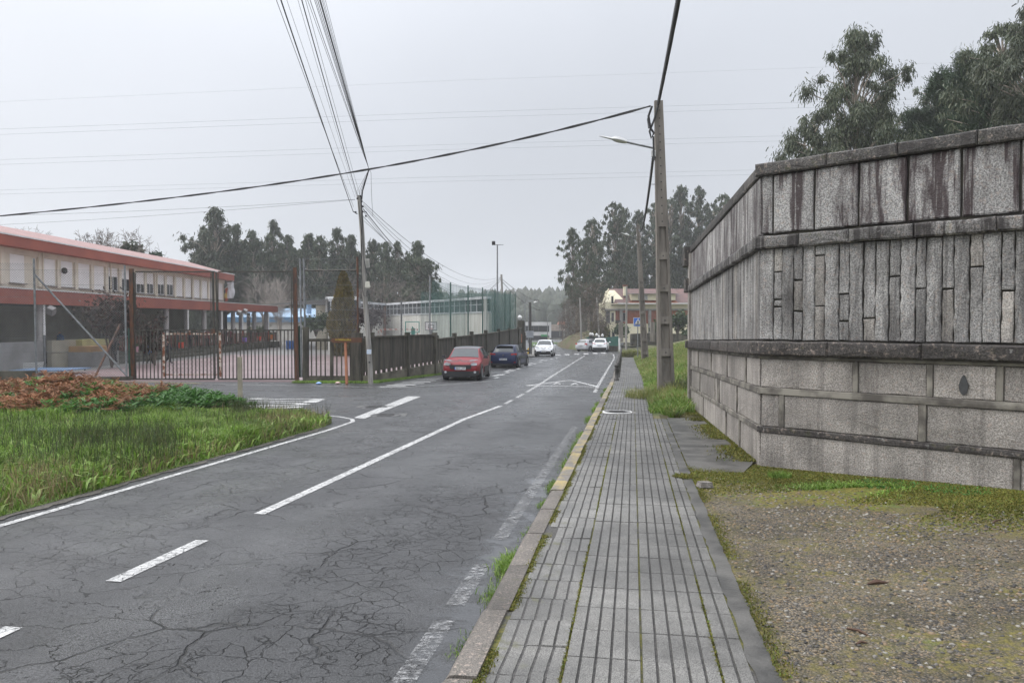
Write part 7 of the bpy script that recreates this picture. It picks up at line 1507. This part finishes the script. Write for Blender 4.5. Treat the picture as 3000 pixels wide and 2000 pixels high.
# gutter weeds and moss along the kerb joints
W_ = []
for s0, n, hh_ in ((3.6, 90, .05), (4.5, 110, .05), (5.4, 160, .07), (6.1, 420, .11), (6.3, 300, .09), (7.3, 120, .05), (8.6, 160, .06), (9.5, 260, .09), (9.9, 160, .07), (11.4, 220, .09), (12.6, 150, .07), (13.4, 260, .1), (15.0, 200, .09), (17.8, 380, .14), (20.4, 320, .14), (22.2, 300, .12), (26, 300, .12), (28.5, 260, .12)):
    for _ in range(n):
        s = s0+rg.normal(0, .13 if s0 < 10 else .3); t = -.945-abs(rg.normal(0, .04 if s0 > 7 else .055)); xx, yy = ST(s, t); W_.append((xx, yy, gr(xx, yy)-.005, hh_))
W_ = np.array(W_); blades('gutter_weeds', W_[:, :3], rg.uniform(.35, 1.1, len(W_))*W_[:, 3], rg.uniform(.003, .007, len(W_))*(1+W_[:, 1]/18), np.full(len(W_), 1.3), GRASS, rg)
K_ = []
while len(K_) < 26000:
    r_ = rg.rand()
    if r_ < .55: s = 1.5+28*rg.rand()**1.3; t = -.762+abs(rg.normal(0, .022))*np.sign(rg.rand()-.25); ok = math.sin(s*2.3)+math.sin(s*5.1+1) > -.6
    elif r_ < .78: s = 1.5+15*rg.rand(); t = (-.352, .448)[rg.randint(2)]+rg.normal(0, .004); ok = math.sin(s*1.1+t*9) > -.75
    else: s = 1.5+15.5*rg.rand(); t = .73+abs(rg.normal(0, .05)); ok = math.sin(s*2.9) > -.7
    if ok: xx, yy = ST(s, t); K_.append((xx, yy, g(xx, yy)-.010))
K_ = np.array(K_); blades('joint_moss', K_, rg.uniform(.008, .022, len(K_)), rg.uniform(.006, .012, len(K_)), np.full(len(K_), 1.5), MOSSM, rg)
# moss carpet and low plants in front of the wall
def yard_z(x, y): s, t = to_st(x, y); return g(x, y)-.016+.10*sm(1.2, 4, t)*sm(13, 8, s)
M_ = []
while len(M_) < 80000:
    k = rg.uniform(-.9, 4.3); dw = abs(rg.normal(0, 1.1))+.02; p = FR.p(k, 0, 0)+FR.n*dw
    f_ = .62+.25*math.sin(k*2.1+1)+.2*math.sin(k*4.7+dw*3)
    if dw > 2.9*f_+.1 or rg.rand() < .22*dw: continue
    s, t = to_st(p.x, p.y)
    if t < .74 or s > 11.5 and t < 1.6: continue
    M_.append((p.x, p.y, yard_z(p.x, p.y)-.004, dw))
M_ = np.array(M_); n = len(M_); gsp = 1.3*np.exp(-((M_[:, 0]-3.75)/.42)**2-((M_[:, 1]-8.85)/.28)**2) > rg.rand(n)*.9
blades('moss_carpet', M_[~gsp][:, :3], rg.uniform(.008, .030, (~gsp).sum()), rg.uniform(.008, .02, (~gsp).sum()), np.full((~gsp).sum(), 1.6), MOSSM, rg); blades('green_clover_patch', M_[gsp][:, :3], rg.uniform(.02, .055, gsp.sum()), rg.uniform(.008, .018, gsp.sum()), np.full(gsp.sum(), 1.5), GRASS, rg)
tuft(500, 3.35, 9.75, .14, .04, .12, .008, GRASS, 'small_grass_tuft', yard_z); tuft(700, 4.35, 9.05, .35, .02, .06, .012, FERN_G, 'low_weeds', yard_z, 1.6); tuft(500, 4.9, 8.55, .35, .02, .06, .012, FERN_G, 'low_weeds', yard_z, 1.6)
tuft(1500, 2.75, 10.35, .42, .012, .04, .012, MOSSM, 'apron_edge_moss', yard_z, 1.5); tuft(600, 2.17, 9.75, .16, .02, .06, .01, MOSSM, 'moss_by_stone', g, 1.5)
ap = []
while len(ap) < 9000:
    k = rg.uniform(.2, 9.2); dw = abs(rg.normal(0, .17))+.01; p = FL.p(k, 0, 0)+FL.n*dw
    if math.sin(k*1.9)+math.sin(k*4.1+2) < -.5 and dw > .1: continue
    ap.append((p.x, p.y, g(p.x, p.y)+.012))
ap = np.array(ap); blades('wall_foot_moss', ap, rg.uniform(.012, .05, len(ap)), rg.uniform(.01, .022, len(ap)), np.full(len(ap), 1.5), MOSSM, rg)
# pebbles: real stones lying on the gravel
PEB = leafmat('pebble_stone', [(.03, .028, .027), (.085, .08, .072), (.17, .145, .11), (.23, .16, .09), (.11, .10, .09), (.33, .31, .27)], .6, 0, .1)
N_ = 34000; ss = rg.uniform(2.6, 11.2, N_); tt = .76+rg.rand(N_)**.85*5.6; xx = ss*SA+tt*CA; yy = ss*CA-tt*SA
u_ = (CX-xx)*FR.n.x*-1; dwv = (xx-CX)*FR.n.x+(yy-CY)*FR.n.y; pn = np.sin(xx*3.1+np.sin(yy*2.3)*2)*np.sin(yy*2.7)*.35
ok = (dwv > 1.15+.5*pn) & (rg.rand(N_) < np.clip((dwv-.9)/1.3, .12, 1)) & (yy > 2.4) & (np.abs(xx) < .75*yy+.3) & (rg.rand(N_) < np.clip(1.05+pn*1.6-.35*(ss > 8), .15, 1)); xx, yy, ss = xx[ok], yy[ok], ss[ok]; N_ = len(xx)
zz = np.array([yard_z(a, b) for a, b in zip(xx, yy)]); rr = np.exp(rg.normal(-5.0, .42, N_))*(1+ss/14); rr = np.clip(rr, .003, .0135)
octa = np.array([(1, 0, 0), (0, 1, 0), (-1, 0, 0), (0, -1, 0), (0, 0, 1), (.7, .7, .55), (-.7, .7, .5), (-.7, -.7, .55), (.7, -.7, .5)]); of = np.array([(0, 5, 8), (1, 6, 5), (2, 7, 6), (3, 8, 7), (0, 1, 5), (1, 2, 6), (2, 3, 7), (3, 0, 8), (5, 6, 4), (6, 7, 4), (7, 8, 4), (8, 5, 4)])
V = octa[None]*rg.uniform(.7, 1.3, (N_, 9, 3))*np.stack([rr*rg.uniform(.8, 1.5, N_), rr*rg.uniform(.8, 1.2, N_), rr*rg.uniform(.5, .9, N_)], 1)[:, None]; an = rg.rand(N_)*6.28; c_, s_ = np.cos(an)[:, None], np.sin(an)[:, None]
V = np.stack([V[..., 0]*c_-V[..., 1]*s_, V[..., 0]*s_+V[..., 1]*c_, V[..., 2]], -1)+np.stack([xx, yy, zz+.001], 1)[:, None]
setp(link('pebbles', np_mesh('pebbles', V.reshape(-1, 3), (of[None]+np.arange(N_)[:, None, None]*9).reshape(-1, 3), PEB)), kind='stuff')
# a few single things lying about
p = G(2057, 1425); t = MB(); t.box((0, 0, .028), (.17, .11, .06), rz=.3, ry=.06, taper=.85); o = t.build('loose_stone', GR_BLOCK, world=False, loc=(p.x+.03, p.y, p.z)); setp(o, 'pale broken stone on the moss where the pavement edging meets the apron', 'stone')
for px_, py_, L_, rz_, lab in ((2570, 1707, .16, .2, 'brown dead leaf lying on the gravel'), (2512, 1845, .13, -.9, 'thin brown twig on the gravel nearest the viewer'), (2525, 1879, .07, .3, 'short grey stick on the gravel'), (2920, 1550, .22, .7, 'dark twig in the moss below the wall')):
    p = G(px_, py_); z_ = yard_z(p.x, p.y)+.008; mb = MB(); mb.tube([(-L_/2, 0, 0), (0, .01, .006), (L_/2, -.004, 0)], [.006, .009, .004] if 'twig' in lab or 'stick' in lab else [.004, .022, .004], 6); setp(mb.build('dead_leaf' if 'leaf' in lab else 'twig', plain('twig_brown', (.075, .04, .025), .8), world=False, loc=(p.x, p.y, z_)), lab, 'leaf' if 'leaf' in lab else 'twig').rotation_euler = (0, 0, rz_)
for px_, py_, c_, lab in ((934, 1126, (.25, .4, .7), 'blue crumpled litter on the grass below the concrete fence'), (990, 1125, (.55, .4, .35), 'pinkish litter by the arrow sign post')):
    p = R(px_, py_); mb = MB(); mb.lathe([(.02, 0), (.10, .02), (.12, .06), (.05, .10), (.01, .11)], (0, 0, 0), 7); setp(mb.build('litter', plain('litter_'+lab[:4], c_, .5), world=False, loc=p), lab, 'litter')
# ------------------------------------------------------------------ children and staff in the school yard
SKIN = plain('skin', (.45, .28, .2), .6); HAIR = plain('dark_hair', (.03, .022, .018), .6)
def person(label, loc, rz, H, jacket, trousers, pose='stand'):
    J = {'pelvis': (0, 0, .53), 'spine': (0, .005, .65), 'chest': (0, .0, .77), 'neck': (0, .005, .855), 'head': (0, .018, .925), 'top': (0, .005, .965)}
    if pose == 'walk':
        J.update(kl=(.055, .09, .30), al=(.05, .13, .055), tl=(.05, .20, .03), kr=(-.055, .02, .29), ar=(-.05, -.14, .085), tr=(-.05, -.09, .03), el=(.15, -.09, .66), hl=(.14, -.06, .53), er=(-.15, .07, .66), hr=(-.13, .16, .56))
    else:
        J.update(kl=(.06, .012, .285), al=(.065, -.01, .045), tl=(.075, .07, .022), kr=(-.06, .012, .285), ar=(-.065, -.01, .045), tr=(-.075, .07, .022), el=(.155, -.01, .645), hl=(.15, .04, .51), er=(-.155, -.01, .645), hr=(-.14, .06, .53))
    J.update(sl=(.105, 0, .80), sr=(-.105, 0, .80), pl=(.055, 0, .50), pr=(-.055, 0, .50))
    E_ = [('pelvis', 'spine'), ('spine', 'chest'), ('chest', 'neck'), ('neck', 'head'), ('head', 'top')]+[e for q in 'lr' for e in (('chest', 's'+q), ('s'+q, 'e'+q), ('e'+q, 'h'+q), ('pelvis', 'p'+q), ('p'+q, 'k'+q), ('k'+q, 'a'+q), ('a'+q, 't'+q))]
    rad_ = dict(pelvis=.085, spine=.085, chest=.092, neck=.036, head=.066, top=.05, s=.046, e=.036, h=.026, p=.066, k=.046, a=.034, t=.028)
    names = list(J); me = bpy.data.meshes.new('body'); me.from_pydata([Vector(J[n])*H for n in names], [(names.index(a), names.index(b)) for a, b in E_], [])
    o = bpy.data.objects.new('body', me); COL.objects.link(o); m = o.modifiers.new('s', 'SKIN'); sk = me.skin_vertices[0].data
    for i, n in enumerate(names): r = rad_.get(n, rad_.get(n[0], .04))*H; sk[i].radius = (r, r*.85); sk[i].use_root = n == 'pelvis'
    s2 = o.modifiers.new('d', 'SUBSURF'); s2.levels = 2; dg = bpy.context.evaluated_depsgraph_get(); dg.update(); nm = bpy.data.meshes.new_from_object(o.evaluated_get(dg)); bpy.data.objects.remove(o)
    nm.materials.clear(); [nm.materials.append(k) for k in (jacket, trousers, SKIN, HAIR, BLK)]
    def dist(p, a, b): a, b = Vector(a)*H, Vector(b)*H; t = max(0, min(1, (p-a).dot(b-a)/(b-a).length_squared)); return (p-a-(b-a)*t).length
    for f in nm.polygons:
        c = Vector(f.center); e = min(E_, key=lambda e: dist(c, J[e[0]], J[e[1]])-.4*rad_.get(e[0], rad_.get(e[0][0], .04))*H); k = 0
        if e[1] in ('head', 'top'): k = 3 if (c.z > .955*H or c.y < .0) else 2
        elif e[0][0] == 'a': k = 4
        elif e[0][0] in 'pk' and e[0] != 'pelvis': k = 1
        elif e[1][0] == 'h' and (c-Vector(J[e[1]])*H).length < .045*H: k = 2
        f.material_index = k; f.use_smooth = True
    b = link('person', nm, None, loc); b.rotation_euler = (0, 0, rz); setp(b, label, 'person', None); return b
NAVY = plain('navy_cloth', (.018, .022, .035), .85); DARK = plain('dark_cloth', (.016, .016, .018), .85); KHAKI = plain('khaki_cloth', (.22, .20, .13), .85); MAROON = plain('maroon_cloth', (.10, .025, .03), .85); BLUEC = plain('blue_cloth', (.03, .12, .30), .8)
def pp(px, d, z): return (P(px, 950, d).x, d, z)
person('child in dark clothes standing beside the terrace, seen through the left gate leaf', pp(424, 48, YZ), .5, 1.5, DARK, NAVY); person('child in a dark coat with a bright blue hood walking right behind the goal', pp(438, 47.6, YZ), -1.5, 1.36, BLUEC, DARK, 'walk'); person('child in navy clothes striding right past the left goal post', pp(492, 48, YZ), -1.5, 1.42, NAVY, DARK, 'walk')
person('person in black walking by the planter behind the chain-link fence', pp(334, 43.5, -.42), -1.9, 1.5, DARK, DARK, 'walk')
person('child in a khaki jacket standing on the porch behind the gate centre', pp(641, 67, -.13), 2.8, 1.38, KHAKI, DARK); person('child in dark clothes standing on the porch right of the khaki jacket', pp(661, 67.5, -.13), 2.2, 1.46, DARK, NAVY); person('child in a maroon jacket on the porch beside two others', pp(673, 68.5, -.13), 3.4, 1.42, MAROON, DARK)
person('person in a blue top standing in the dark behind the beige parapet', pp(176, 46.5, -.3), 2.8, 1.6, BLUEC, DARK)

for i, (px_, d_, c_, lab) in enumerate(((520, 55, DARK, 'person in dark clothes on the porch left of the red plant pot'), (556, 58, NAVY, 'person in navy on the porch right of the red plant pot'), (575, 61, DARK, 'person in dark clothes on the porch beside the fifth column'), (607, 63, MAROON, 'person in maroon on the porch left of the gate centre'), (735, 74, DARK, 'dark-clothed person near the far end of the porch'), (690, 72, NAVY, 'navy-clothed person on the porch behind the railing middle'))):
    person(lab, pp(px_, d_, -.13), 2+i*.7, 1.35+.04*i, c_, DARK)
